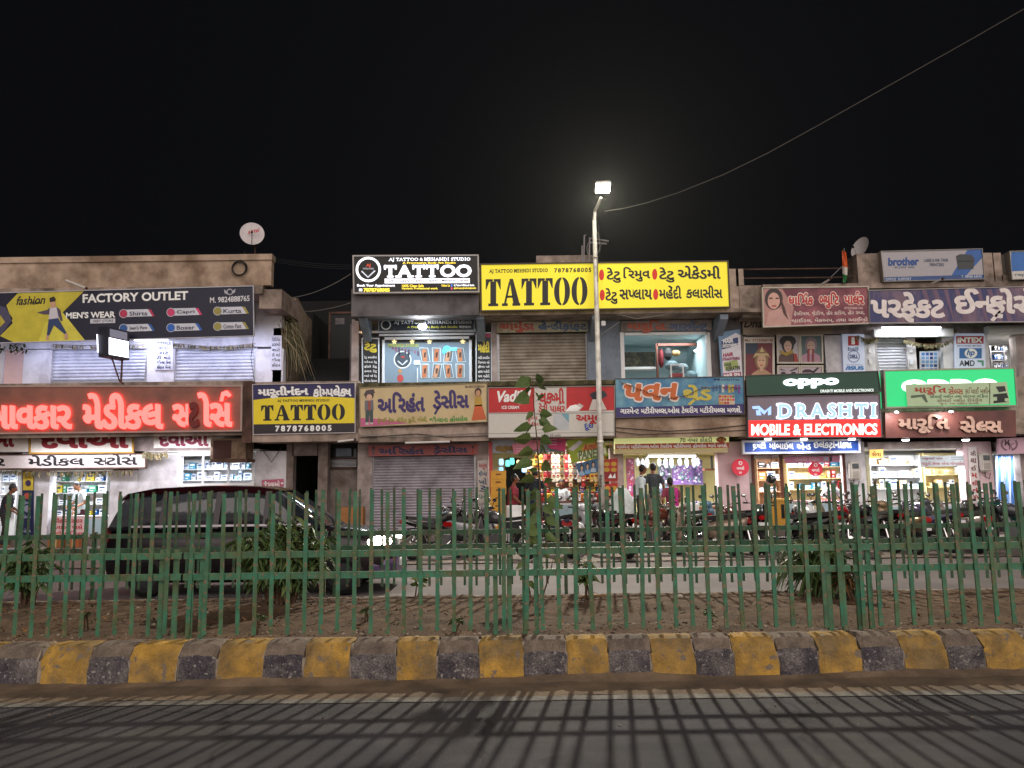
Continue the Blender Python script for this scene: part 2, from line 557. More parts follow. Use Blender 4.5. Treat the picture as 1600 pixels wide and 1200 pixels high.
def room(root, x0, y0, x1, y1, Y, depth, m, mf=None, name='shop_room', zfloor=None):
    """Inside of a shop: back, sides, ceiling and floor, open to the street."""
    xm, ym = (x0+x1)/2, (y0+y1)/2
    X0, X1 = at(x0, ym, Y).x, at(x1, ym, Y).x
    Z1, Z0 = at(xm, y0, Y).z, at(xm, y1, Y).z
    if zfloor is not None: Z0 = zfloor
    b = MB(); Yb = Y + depth; t = .06
    b.box((X0-t, Y, Z0-t), (X0, Yb, Z1+t), m); b.box((X1, Y, Z0-t), (X1+t, Yb, Z1+t), m)
    b.box((X0, Yb, Z0-t), (X1, Yb+t, Z1+t), m)
    b.box((X0, Y, Z1), (X1, Yb, Z1+t), m)
    b.box((X0, Y, Z0-t), (X1, Yb, Z0), mf or M_tile)
    b.build(name, root)
    return X0, X1, Z0, Z1, Yb

def fronts(root, name, rects, Y0, Y1, m):
    b = MB()
    for r in rects: b.px(*r[:4], r[4] if len(r) > 4 else Y0, r[5] if len(r) > 5 else Y1, r[6] if len(r) > 6 else m)
    return b.build(name, root)

def tube_light(px0, px1, py, Y, label, power=0.0, col=(.92, .96, 1.0), slope=0.0, aim=0.0):
    a, b_ = at(px0, py, Y), at(px1, py - slope, Y)
    c = (a + b_)/2
    t = thing('tube_light', label, 'tube light', tuple(c), 'tube lights over the shop fronts')
    k = MB(); k.tube([a, b_], .018, G_tube, 8); k.build('tube', t)
    h = MB(); up = Vector((0, .03, .035)); h.tube([a + up, b_ + up], .03, M_white, 6); h.build('batten', t)
    if power:
        area('tube_glow', tuple(c + Vector((0, -.05, -.06))), (b_-a).length, .06, power, col, (math.radians(aim), 0, 0))
    return t

# ------------------------------------------------------------------ ground, roads, kerbs
M_asph = mat('asphalt', (.052, .049, .057), 0.82, var=0.30, scale=0.7, col2=(.088, .078, .074), amt=0.5, bump=0.5, bscale=120, fine=0.32)  # slight purple of the sign light is put into the base colour
def weather(m, cracks=True):
    """Wheel-polished lanes, tar patches and hairline cracks of an old road."""
    nt = m.node_tree; b = nt.nodes['Principled BSDF']; src = b.inputs['Base Color'].links[0].from_socket
    tc = nt.nodes.new('ShaderNodeTexCoord')
    def mul(src, fac, dark):
        mx = nt.nodes.new('ShaderNodeMix'); mx.data_type = 'RGBA'; mx.blend_type = 'MULTIPLY'
        nt.links.new(fac, mx.inputs[0]); nt.links.new(src, mx.inputs[6]); mx.inputs[7].default_value = (dark, dark, dark*1.03, 1)
        return mx.outputs[2]
    def ramp(src, a, c):
        r = nt.nodes.new('ShaderNodeValToRGB'); r.color_ramp.elements[0].position = a; r.color_ramp.elements[1].position = c
        nt.links.new(src, r.inputs['Fac']); return r.outputs['Color']
    mp = nt.nodes.new('ShaderNodeMapping'); mp.inputs['Scale'].default_value = (.12, 2.2, 1); nt.links.new(tc.outputs['Object'], mp.inputs['Vector'])
    n = nt.nodes.new('ShaderNodeTexNoise'); n.inputs['Scale'].default_value = 1.0; n.inputs['Detail'].default_value = 6; nt.links.new(mp.outputs['Vector'], n.inputs['Vector'])
    src = mul(src, ramp(n.outputs['Fac'], .48, .70), .55)
    n = nt.nodes.new('ShaderNodeTexNoise'); n.inputs['Scale'].default_value = .9; n.inputs['Detail'].default_value = 3; n.inputs['Distortion'].default_value = 1.2; nt.links.new(tc.outputs['Object'], n.inputs['Vector'])
    src = mul(src, ramp(n.outputs['Fac'], .60, .66), .62)
    if cracks:
        v = nt.nodes.new('ShaderNodeTexVoronoi'); v.feature = 'DISTANCE_TO_EDGE'; v.inputs['Scale'].default_value = .55
        n = nt.nodes.new('ShaderNodeTexNoise'); n.inputs['Scale'].default_value = 2.5; n.inputs['Detail'].default_value = 6; nt.links.new(tc.outputs['Object'], n.inputs['Vector'])
        ad = nt.nodes.new('ShaderNodeMix'); ad.data_type = 'VECTOR'; ad.inputs[0].default_value = .25; nt.links.new(tc.outputs['Object'], ad.inputs[4]); nt.links.new(n.outputs['Color'], ad.inputs[5])
        nt.links.new(ad.outputs[1], v.inputs['Vector'])
        r = nt.nodes.new('ShaderNodeValToRGB'); r.color_ramp.elements[0].position = .0; r.color_ramp.elements[0].color = (1,1,1,1); r.color_ramp.elements[1].position = .012; r.color_ramp.elements[1].color = (0,0,0,1)
        nt.links.new(v.outputs['Distance'], r.inputs['Fac'])
        src = mul(src, r.outputs['Color'], .45)
    nt.links.new(src, b.inputs['Base Color'])
weather(M_asph)
M_asph2 = mat('asphalt_worn_dusty', (.105, .09, .09), 0.8, var=0.15, scale=0.5, col2=(.15, .128, .124), amt=0.5, bump=0.3, bscale=90, fine=0.12)
M_dust = mat("road_dust", (.20, .142, .092), 0.95, var=0.3, scale=2.0, col2=(.12, .088, .062), amt=0.45, bump=0.4, bscale=90, fine=0.25)
M_soil = mat('soil', (.135, .08, .046), 0.95, var=0.32, scale=2.5, col2=(.10, .062, .036), amt=0.55, bump=0.8, bscale=35, fine=0.3)
M_line = mat('road_paint_white', (.21, .195, .17), 0.8, var=0.3, scale=4, col2=(.11, .095, .08), amt=0.6, fine=0.25)
M_pave = mat('forecourt_concrete', (.17, .145, .13), 0.85, var=0.2, scale=0.8, col2=(.15, .12, .10), amt=0.5, bump=0.3, bscale=50, fine=0.1)

def sheet(name, x0, y0, x1, y1, z, m, nx=1, ny=1):
    b = MB()
    vs = [(x0+(x1-x0)*i/nx, y0+(y1-y0)*j/ny, z) for j in range(ny+1) for i in range(nx+1)]
    b.add(vs, [(j*(nx+1)+i, j*(nx+1)+i+1, (j+1)*(nx+1)+i+1, (j+1)*(nx+1)+i) for j in range(ny) for i in range(nx)], m)
    return struct(b.build(name))
sheet('ground', -150, -60, 150, 200, -0.03, M_pave)
sheet('near_road', -60, -8, 60, 6.55, 0.0, M_asph)
sheet('far_road', -60, 9.32, 60, 15.4, 0.0, M_asph2)
sheet('forecourt', -60, 15.4, 60, YW+.2, 0.02, M_pave)
# dusty strip between the white line and the kerb, ragged on its outer edge
b = MB(); n = 160; vs = []
for i in range(n+1):
    x = -16 + 32*i/n
    vs += [(x, 5.96 + .05*math.sin(x*1.7) + random.uniform(-.03, .03), .004), (x, 6.36 + random.uniform(-.03, .03), .012), (x, 6.475, .04 + .02*math.sin(x*2.3) + random.uniform(-.008, .012))]
for k_ in (0, 1): b.add(vs, [(3*i+k_, 3*i+3+k_, 3*i+4+k_, 3*i+1+k_) for i in range(n)], M_dust)
struct(b.build('road_shoulder'))
b = MB(); vs = []
for i in range(n+1):
    x = -16 + 32*i/n
    w = random.uniform(-.008, .008)
    vs += [(x, 5.885 + w, .005), (x, 5.985 + w*.7, .009)]
b.add(vs, [(2*i, 2*i+2, 2*i+3, 2*i+1) for i in range(n) if not (3.75 < -16+32*i/n < 4.15)], M_line)
struct(b.build('road_edge_line'))

def chips(m, scale=22, col=(.16, .085, .045), lo=.60, hi=.66):
    """Flaked paint: small patches where rust or primer shows."""
    nt = m.node_tree; b = nt.nodes['Principled BSDF']; src = b.inputs['Base Color'].links[0].from_socket
    tc = nt.nodes.new('ShaderNodeTexCoord'); n = nt.nodes.new('ShaderNodeTexNoise'); n.inputs['Scale'].default_value = scale; n.inputs['Detail'].default_value = 4
    nt.links.new(tc.outputs['Object'], n.inputs['Vector'])
    r = nt.nodes.new('ShaderNodeValToRGB'); r.color_ramp.elements[0].position = lo; r.color_ramp.elements[1].position = hi; nt.links.new(n.outputs['Fac'], r.inputs['Fac'])
    mx = nt.nodes.new('ShaderNodeMix'); mx.data_type = 'RGBA'; nt.links.new(r.outputs['Color'], mx.inputs[0]); nt.links.new(src, mx.inputs[6]); mx.inputs[7].default_value = (*col, 1)
    nt.links.new(mx.outputs[2], b.inputs['Base Color'])
# kerb: cast blocks painted yellow and black in turn, chipped at the joints
M_ky = mat('kerb_yellow', (.46, .265, .05), 0.85, var=0.25, scale=3, col2=(.20, .135, .06), amt=0.6, bump=0.5, bscale=45, fine=0.15)
M_kb = mat('kerb_black', (.060, .052, .062), 0.85, var=0.3, scale=5, col2=(.17, .15, .14), amt=0.5, bump=0.8, bscale=40, fine=0.5)
M_kd = mat('kerb_black_dusty_top', (.20, .155, .12), 0.9, var=0.25, scale=5, col2=(.11, .085, .07), amt=0.4, bump=0.6, bscale=45, fine=0.25)
chips(M_ky, 14, (.20, .155, .11), .61, .66); chips(M_kb, 30, (.30, .27, .25), .62, .66)
M_kj = mat('kerb_mortar', (.30, .25, .20), 0.95, var=0.2, scale=8)
b = MB()
edges = []
e0 = atz(-2, 1068, .02).x
seq = [(0,70,'k'),(75,148,'y'),(148,210,'k'),(210,285,'y'),(285,346,'k'),(346,418,'y'),(418,482,'k'),(482,556,'y'),(556,626,'k'),(626,690,'y'),(690,756,'k'),
       (756,827,'y'),(827,895,'k'),(895,963,'y'),(963,1030,'k'),(1030,1102,'y'),(1102,1164,'k'),(1164,1238,'y'),(1238,1304,'k'),(1304,1374,'y'),(1374,1445,'k'),(1445,1520,'y'),(1520,1582,'k'),(1582,1660,'y')]
seq = [(a+4-min(i, 8)*1.5, c+4-min(i+1, 8)*1.5, k) for i, (a, c, k) in enumerate(seq)]
def kx(p): return atz(p, 1045, .11).x
spans = [(kx(a), kx(c), k) for a, c, k in seq]
L0, R0 = spans[0][0], spans[-1][1]
x = L0; k = 'y'
while x > -16: spans.append((x-.385, x, k)); x -= .385; k = 'k' if k == 'y' else 'y'
x = R0; k = 'k'
while x < 16: spans.append((x, x+.385, k)); x += .385; k = 'k' if k == 'y' else 'y'
rk = random.Random(3)
for X0, X1, k in spans:
    X0 += rk.uniform(.003, .008); X1 -= rk.uniform(.003, .008)
    prof = [(6.455, -.02), (6.458, .10), (6.464, .205), (6.476, .224), (6.55, .302), (6.63, .316), (6.80, .30), (6.80, -.02)]
    nx = 7; secs = []
    for i in range(nx+1):
        u = i/nx; xx = X0 + (X1-X0)*u; end = 1.0 if 0 < i < nx else 0.0
        j = lambda: rk.uniform(-.006, .006)
        secs.append([(xx + (rk.uniform(-.012, .012) if 0 < q < 6 else 0), yy + (j() if 0 < q < 6 else 0) + (.012*(1-end) if 0 < q < 5 else 0), zz + (j() if 0 < q < 6 else 0) - (.012*(1-end) if 1 < q < 6 else 0)) for q, (yy, zz) in enumerate(prof)])
    for s_ in range(nx):
        for q in range(7):
            quad = [secs[s_][q], secs[s_+1][q], secs[s_+1][q+1], secs[s_][q+1]]
            m = M_ky if k == 'y' else (M_kb if q < 3 else M_kd)
            b.add(quad, [(0,1,2,3)], m)
    b.add(secs[0], [tuple(range(8))], M_kj); b.add(secs[-1], [tuple(range(7,-1,-1))], M_kj)
b.box((-16, 6.482, -.02), (16, 6.79, .195), M_kj); b.box((-16, 6.56, .19), (16, 6.79, .285), M_kj)
struct(b.build('kerb'))
b = MB()
x = -18.0
while x < 18:
    b.bevbox((x+.005, 9.22, -.02), (x+.595, 9.34, .27), M_kj, .02); x += .6
struct(b.build('far_kerb'))

# the strip of earth between the two fences
from mathutils import noise as mnoise
def soil_z(x, y):
    z = .315 + .05*mnoise.noise(Vector((x*.8, y*1.1, 0))) + .022*mnoise.noise(Vector((x*4, y*4, 3))) + .011*mnoise.noise(Vector((x*13, y*13, 5)))
    if y < 6.95: z = z*(y-6.70)/.25 + .30*(1-(y-6.70)/.25) if y > 6.7 else .30
    if y > 9.0: z -= (y-9.0)*.25
    return z
b = MB(); nx, ny = 560, 56; vs = []
for j in range(ny+1):
    for i in range(nx+1):
        X = -14 + 28*i/nx; Yv = 6.70 + 2.55*j/ny
        vs.append((X, Yv, soil_z(X, Yv)))
b.add(vs, [(j*(nx+1)+i, j*(nx+1)+i+1, (j+1)*(nx+1)+i+1, (j+1)*(nx+1)+i) for j in range(ny) for i in range(nx)], M_soil)
struct(b.build('soil', smooth=True))
rs = random.Random(11)
def pebble(b, x, y, z, r, m):
    bm = bmesh.new(); bmesh.ops.create_icosphere(bm, subdivisions=1, radius=r)
    for v in bm.verts: v.co = Vector((v.co.x*rs.uniform(.7,1.4), v.co.y*rs.uniform(.7,1.2), v.co.z*rs.uniform(.4,.8))) + Vector((x, y, z))
    b.bm(bm, m)
M_st = [mat('pebble_%d' % i, c, .9, var=.2, scale=20) for i, c in enumerate(('6b5546', '8a7862', '4a3a30', 'a39684'))]
b = MB()
for i in range(1500):
    x = rs.uniform(-9, 9); y = 6.72 + abs(rs.gauss(0, .22)) if i % 2 else rs.uniform(6.7, 9.15)
    if y > 9.15: continue
    pebble(b, x, y, soil_z(x, y) + .002, rs.choice((.006, .008, .01, .014, .02)), rs.choice(M_st))
for i in range(160):
    x = rs.uniform(-7, 7); y = rs.choice((rs.uniform(6.3, 6.47), rs.uniform(5.2, 6.4)))
    pebble(b, x, y, .006, rs.choice((.004, .006, .009)), rs.choice(M_st))
struct(b.build('gravel'), 'stuff')
b = MB()
M_lf = [mat('dry_leaf_%d' % i, c, .9, var=.15, scale=20) for i, c in enumerate(('6e4a2a', '8a6238', '4c3020', '3f4a20'))]
def flat_leaf(b, p, L, W, ang, tilt, m):
    R = Matrix.Translation(p) @ Matrix.Rotation(ang, 4, 'Z') @ Matrix.Rotation(tilt, 4, 'Y')
    pts = [(0,0,0), (L*.3, W*.5, .004), (L*.7, W*.4, .01), (L, 0, .006), (L*.7, -W*.4, .01), (L*.3, -W*.5, .004)]
    b.add([R @ Vector(q) for q in pts], [(0,1,2,3),(0,3,4,5)], m)
for i in range(2600):
    x = rs.uniform(-9, 9); y = rs.uniform(6.85, 9.15)
    dens = 1.6 if x < -1.0 else .5
    if rs.random() > dens * .38: continue
    flat_leaf(b, Vector((x, y, soil_z(x, y)+.006)), rs.uniform(.03, .10), rs.uniform(.008, .03), rs.uniform(0, 6.3), rs.uniform(-.5, .2), rs.choice(M_lf))
struct(b.build('leaf_litter'), 'stuff')

# ------------------------------------------------------------------ buildings: one thing each
PB = thing('shop_building', 'two-storey pharmacy block with faded pink parapet and white shutters', 'building', (-10.5, 21.7, 0), 'terrace of two-storey shop buildings')
MBD = thing('shop_building', 'grey and concrete middle shop block under the big yellow board', 'building', (-.5, 21.7, 0), 'terrace of two-storey shop buildings')
RB = thing('shop_building', 'two-storey electronics shop block with concrete roof posts and green shop signs', 'building', (9.5, 21.7, 0), 'terrace of two-storey shop buildings')
SB = thing('stairwell', 'narrow dark stairwell bay with black doorway between pharmacy and middle block', 'building', (-5.3, 21.7, 0))

YI = YW + .12       # shutters sit a little back in the wall
# -- pharmacy block
fronts(PB, 'parapet', [(-120, 403, 424, 449, YS, YS+.22), (-120, 400, 425, 409, YS-.05, YS+.27)], YS, YS+.22, M_pink)
fronts(PB, 'roof_slab', [(-120, 449, 410, 462, YS-.02, YW+6), (405, 452, 440, 482, YS+.1, YW+.9)], YS, YW, M_concrete)
fronts(PB, 'wall', [(-120, 462, 440, 545, YW, YW+.3), (-120, 545, 5, 602), (36, 545, 80, 602), (230, 545, 272, 602), (399, 545, 442, 602),
                    (30, 700, 56, 870), (55, 720, 75, 870), (170, 735, 214, 870), (214, 708, 277, 870), (397, 705, 446, 870), (-120, 700, -60, 870), (277, 755, 397, 870)], YW, YW+.3, M_lav)
fronts(PB, 'floor_slab', [(-120, 598, 392, 680, YS+.12, YW+3.1), (-120, 674, 395, 683, YS+.02, YS+.12)], YS, YW, M_concrete)
fronts(PB, 'lintel', [(-120, 684, 392, 706, YW+.0, YW+.28)], YW, YW+.3, M_plaster)
shutter(PB, 80, 532, 230, 600, YI, M_shutw)
shutter(PB, 272, 532, 399, 600, YI, M_shutw)
fronts(PB, 'door', [(5, 547, 36, 600, YW+.05, YW+.1)], YW, YW+.1, mat('shutter_pinkish', 'd8b8b4', .7, var=.05))
fronts(PB, 'end_post', [(379, 596, 394, 692, YS-.06, YS+.12)], YS, YS+.1, M_brown)
# side wall towards the alley, broken off at the top
b = MB()
xs = at(441, 520, YW).x
pts = [(YW, 4.3), (YW, 6.05), (YW+.35, 6.0), (YW+.7, 5.6), (YW+1.0, 5.5), (YW+1.2, 6.3), (YW+1.3, 7.25), (YW+1.5, 7.3), (YW+2.5, 7.0), (YW+4, 6.9), (YW+6.0, 6.6), (YW+6.0, 4.3)]
n = len(pts)
b.add([(xs, y, z) for y, z in pts] + [(xs-.25, y, z) for y, z in pts], [tuple(range(n)), tuple(range(2*n-1, n-1, -1))] + [(i, (i+1) % n, n+(i+1) % n, n+i) for i in range(n)],
      mat('plaster_peeling', '9a8a78', .95, var=.25, scale=1.4, col2='5b4a34', amt=.6, bump=.5, bscale=20, fine=.15))
b.build('side_wall', PB)
b = MB(); XL, XR = at(-120, 600, YW).x, at(424, 600, YS).x
b.box((XL, YW+3.2, 0), (XR, YW+6, 7.2), M_shade); b.box((XL-.2, YW, 0), (XL, YW+6, 7.2), M_plaster)
b.build('rear_wall', PB)
r1 = room(PB, 36, 735, 172, 868, YW+.02, 2.4, M_room)
r2 = room(PB, 226, 706, 400, 868, YW+.02, 2.4, M_room)
r0 = room(PB, -70, 735, 31, 868, YW+.02, 2.4, M_room)
area('tube_glow', ((r1[0]+r1[1])/2, YW+.7, r1[3]-.05), 1.3, .2, 52, (.90, .94, 1), (0, 0, 0))
area('tube_glow', ((r2[0]+r2[1])/2, YW+.7, r2[3]-.05), 1.6, .2, 60, (.90, .94, 1), (0, 0, 0))
area('tube_glow', ((r0[0]+r0[1])/2, YW+.7, r0[3]-.05), 1.2, .2, 38, (.90, .94, 1), (0, 0, 0))
w = MB()
w.px(277, 706, 281, 757, YW-.02, YW+.03, M_white); w.px(315, 712, 318, 757, YW-.02, YW+.03, M_white); w.px(355, 712, 358, 757, YW-.02, YW+.03, M_white)
w.px(393, 706, 397, 757, YW-.02, YW+.03, M_white); w.px(281, 706, 393, 712, YW-.021, YW+.03, M_white); w.px(277, 755, 397, 760, YW-.05, YW-.021, M_white)
w.build('window_frame', PB)

# -- stairwell bay and the dark alley above it
fronts(SB, 'beam', [(394, 596, 560, 690, YS+.12, YW+.2), (394, 677, 560, 690, YS-.02, YS+.12)], YS, YW, M_concrete)
fronts(SB, 'wall', [(446, 690, 457, 870), (457, 690, 496, 712), (496, 690, 511, 870), (511, 731, 558, 870, YW+.5, YW+.7), (511, 690, 558, 699, YW+.5, YW+.7)], YW, YW+.3, mat('plaster_dirty', '8a7d78', .92, var=.15, scale=2, col2='5c5048', amt=.55, bump=.3, fine=.1))
b = MB()
Xa, Xb = at(457, 780, YW).x, at(496, 780, YW).x
b.box((Xa-.3, YW+.3, 0), (Xa-.2, YW+5, 2.6), M_shade); b.box((Xb+.2, YW+.72, 0), (Xb+.3, YW+5, 2.6), M_shade); b.box((Xa-.3, YW+5, 0), (Xb+.3, YW+5.1, 2.6), M_shade)
b.box((Xa-.3, YW+.3, 2.6), (Xb+1.9, YW+5.1, 2.7), M_shade)
for i in range(7): b.box((Xa-.2, YW+1.2+i*.28, 0), (Xb+.2, YW+1.5+i*.28, .18*(i+1)), M_shade)
b.build('staircase', SB)
b = MB()
b.px(512, 715, 558, 718, YW+.42, YW+.5, M_brown); b.px(512, 730, 558, 733, YW+.42, YW+.5, M_brown)
for k in range(6): b.px(513, 718.5+k*2, 557, 719.3+k*2, YW+.44, YW+.47, M_steel)
b.px(525, 699, 549, 713, YW+.46, YW+.5, M_bluegrey)
b.build('window_grille', SB)
b = MB(); b.px(513, 699, 557, 731, YW+.62, YW+.66, M_blackp); b.build('window_pane', SB)
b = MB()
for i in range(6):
    b.px(470+i*3, 590-i*6, 552, 598-i*5, YW+.4+i*.5, YW+1.0+i*.5, M_shade)
b.px(440, 470, 640, 600, YW+5.5, YW+5.7, M_shade)  # dark backing sheet standing in for the unlit depth of the alley
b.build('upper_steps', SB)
fr = MB()
Yd = YW+3.4
for r in ((513, 487, 516, 585), (516, 487, 552, 490)): fr.px(*r, Yd, Yd+.08, M_brown)  # darker brown stands in for the alley's shade on the frame
fr.build('door_frame', SB)
b = MB(); b.px(516, 490, 552, 585, Yd+.04, Yd+.08, mat('door_painted_shade', '0f1211', .6)); b.build('door', SB)  # door colour darkened to put the alley's shade into it
b = MB(); b.px(524, 497, 538, 507, Yd+.02, Yd+.035, M_grey); b.build('notice', SB)

# -- middle block
fronts(MBD, 'wall', [(549, 457, 748, 493, YS-.1, YS+.5, M_grey), (549, 499, 560, 602), (768, 499, 776, 602), (918, 499, 972, 602, YW-.05, YW+.3, M_bluegrey), (1108, 499, 1160, 602, YW-.05, YW+.3, M_grey),
                     (560, 499, 768, 503), (776, 499, 918, 504), (972, 499, 1108, 504),
                     (558, 690, 581, 870), (744, 690, 764, 870), (764, 690, 960, 693), (955, 700, 976, 870), (1124, 690, 1172, 870, YW-.02, YW+.3, mat('plaster_pale_pink', 'd0b4b8', .85, var=.1, scale=1.5)), (581, 690, 744, 697), (960, 690, 1124, 706)], YW, YW+.3, M_plaster)
fronts(MBD, 'roof_slab', [(749, 484, 1192, 490, YS+.02, YW+6, M_concrete), (549, 450, 749, 457, YS, YW+6, M_concrete)], YS, YW, M_concrete)
fronts(MBD, 'parapet', [(749, 415, 1135, 484, YS+.1, YS+.35), (838, 399, 927, 412, YW+1.4, YW+2.4)], YS, YW, M_concrete)
fronts(MBD, 'floor_slab', [(559, 601, 1166, 684, YS+.14, YW+3.1, M_concrete), (559, 596, 962, 603, YS+.03, YW, M_moss), (560, 668, 764, 690, YS+.04, YS+.14, M_concrete), (962, 653, 1168, 683, YS+.05, YS+.14, M_pink)], YS, YW, M_concrete)
# sloping brackets under the roof slab
b = MB()
for x in (560, 744, 925, 1125):
    a = at(x, 491, YS+.1); w = .22
    b.add([(a.x, YS+.1, a.z), (a.x+w, YS+.1, a.z), (a.x+w, YW-.06, a.z), (a.x, YW-.06, a.z), (a.x, YW-.06, a.z-.62), (a.x+w, YW-.06, a.z-.62), (a.x, YS+.1, a.z-.14), (a.x+w, YS+.1, a.z-.14)],
          [(0,1,2,3), (6,7,5,4), (0,6,7,1), (0,3,4,6), (1,7,5,2)], M_bluegrey)
b.build('bracket', MBD)
shutter(MBD, 779, 521, 917, 603, YI, M_shutb)
shutter(MBD, 582, 712, 743, 868, YI, M_shut, 5.2)
b = MB(); XL, XR = at(549, 600, YW).x, at(1160, 600, YW).x
b.box((XL, YW+3.2, 0), (XR, YW+6, 6.1), M_shade); b.box((XL-.12, YW+.3, 4.2), (XL, YW+6, 6.2), M_grey)
b.build('rear_wall', MBD)
# upstairs tattoo studio glass front and upstairs garment room
q1 = room(MBD, 560, 500, 768, 602, YW+.32, 2.4, M_room, name='studio_room')
q2 = room(MBD, 975, 519, 1106, 602, YW+.02, 2.6, mat('garment_room_paint', 'b8d0d4', .7, var=.05), name='garment_room')
area('tube_glow', ((q2[0]+q2[1])/2+.4, YW+1.0, q2[3]-.05), 1.2, .2, 34, (.86, .97, 1), (0, 0, 0))
b = MB()
for r in ((970, 519, 976, 602), (1105, 519, 1111, 602), (976, 519, 1105, 523)): b.px(*r, YW-.07, YW+.02, M_white)
b.build('door_frame', MBD)
q3 = room(MBD, 760, 694, 968, 868, YW+.02, 2.2, M_roomy, name='snack_shop_room')
q4 = room(MBD, 972, 707, 1166, 868, YW+.02, 2.6, mat('thread_shop_yellow', 'd8d0a0', .7, var=.04), name='thread_shop_room')
area('tube_glow', ((q3[0]+q3[1])/2, YW+.6, q3[3]-.08), 2.2, .2, 100, (1, .97, .92), (math.radians(-15), 0, 0))
area('tube_glow', ((q4[0]+q4[1])/2, YW+.9, q4[3]-.06), 1.8, .2, 120, (.95, .97, 1), (0, 0, 0))

# -- electronics block
fronts(RB, 'parapet', [(1138, 420, 1155, 487, YS+.2, YS+.5), (1155, 446, 1192, 487, YS+.2, YS+.4), (1150, 420, 1162, 447, YS+.2, YS+.45), (1340, 396, 1374, 447, YS+.1, YS+.8), (1536, 395, 1552, 445, YS+.1, YS+.8), (1554, 395, 1566, 445, YS+.1, YS+.8),
                       (1192, 441, 1720, 449, YS+.05, YS+.5), (1566, 430, 1580, 445, YS+.1, YS+.8)], YS, YW, M_concrete)
b = MB()
for y in (420, 434): b.tube([at(1160, y+1, YS+.4), at(1340, y-1, YS+.4)], .02, M_brown, 6)
b.build('roof_railing', RB)
fronts(RB, 'roof_slab', [(1160, 485, 1720, 492, YS+.3, YW+6)], YS, YW, M_concrete)
fronts(RB, 'wall', [(1160, 500, 1720, 522, YW, YW+.3), (1160, 522, 1167, 600), (1290, 522, 1320, 600, YW, YW+.3, M_lav), (1320, 522, 1368, 600, YW, YW+.3, M_lav), (1418, 522, 1432, 600, YW, YW+.3, M_lav), (1474, 522, 1546, 600, YW, YW+.3, M_lav), (1590, 522, 1720, 600),
                    (1172, 708, 1178, 870), (1325, 690, 1356, 870, YW-.05, YW+.3, M_lav), (1512, 690, 1556, 870, YW-.05, YW+.3, mat('plaster_pale_pink', 'd0b4b8', .85, var=.1, scale=1.5)), (1178, 690, 1325, 709), (1356, 690, 1512, 701), (1600, 690, 1720, 870), (1556, 690, 1600, 708)], YW, YW+.3, M_plaster)
fronts(RB, 'floor_slab', [(1166, 590, 1720, 680, YS+.2, YW+3.1)], YS, YW, M_concrete)
shutter(RB, 1369, 528, 1418, 600, YI, M_shutw, 4.6)
b = MB(); XL, XR = at(1162, 600, YW).x, at(1720, 600, YW).x
b.box((XL, YW+3.2, 0), (XR, YW+6, 6.2), M_shade); b.box((XR, YW, 0), (XR+.2, YW+6, 6.2), M_plaster)
b.build('rear_wall', RB)
t1 = room(RB, 1176, 709, 1350, 868, YW+.02, 2.0, M_room, name='phone_shop_room')
t2 = room(RB, 1354, 701, 1550, 868, YW+.02, 2.0, M_room, name='machine_shop_room')
t3 = room(RB, 1556, 708, 1640, 868, YW+.02, 1.6, M_room, name='fabric_shop_room')
t4 = room(RB, 1546, 522, 1640, 602, YW+.02, 1.8, M_room, name='upstairs_room')
t5 = room(RB, 1432, 522, 1474, 602, YW+.02, 1.8, mat('brown_corridor', '6b5a52', .8), name='upstairs_corridor')
area('tube_glow', ((t1[0]+t1[1])/2, YW+.5, t1[3]-.05), 1.7, .2, 110, (.97, .97, 1), (0, 0, 0))
area('tube_glow', ((t2[0]+t2[1])/2, YW+.5, t2[3]-.05), 1.8, .2, 130, (.96, .98, 1), (0, 0, 0))
area('tube_glow', ((t3[0]+t3[1])/2, YW+.5, t3[3]-.05), .6, .2, 34, (.86, .91, 1), (0, 0, 0))
area('tube_glow', ((t4[0]+t4[1])/2, YW+.5, t4[3]-.05), .6, .2, 20, (.95, .97, 1), (0, 0, 0))
b = MB()
for r in ((1178, 709, 1182, 868), (1321, 709, 1325, 868)): b.px(*r, YW-.04, YW+.02, M_wood)
b.px(1178, 707, 1325, 711, YW-.045, YW+.02, M_wood); b.px(1222, 711, 1227, 868, YW-.03, YW+.02, M_wood)
b.build('door_frame', RB)
# ------------------------------------------------------------------ signs
W, K = 'f0f0ee', '141214'
Y0 = YS - .02
# 1. menswear billboard above the pharmacy
r, s = board('billboard', 'navy menswear billboard with yellow panel and walking man above the pharmacy', 'billboard', [(-40, 459), (396, 447), (397, 525), (-40, 537)], YS-.12, .06, '17172f', 'b8b8c0', 1.2)
s.poly([(0, 478), (8, 480), (20, 498), (8, 515), (0, 525)], '4a4760'); s.poly([(0, 492), (8, 503), (0, 511)], 'b8a83a', 2)
s.poly([(28, 458), (131, 455), (98, 488), (133, 532), (22, 535), (0, 525), (20, 505), (10, 477)], 'c2b53a')
s.poly([(98, 488), (133, 532), (60, 534), (70, 505)], 'd2c84a', 2)
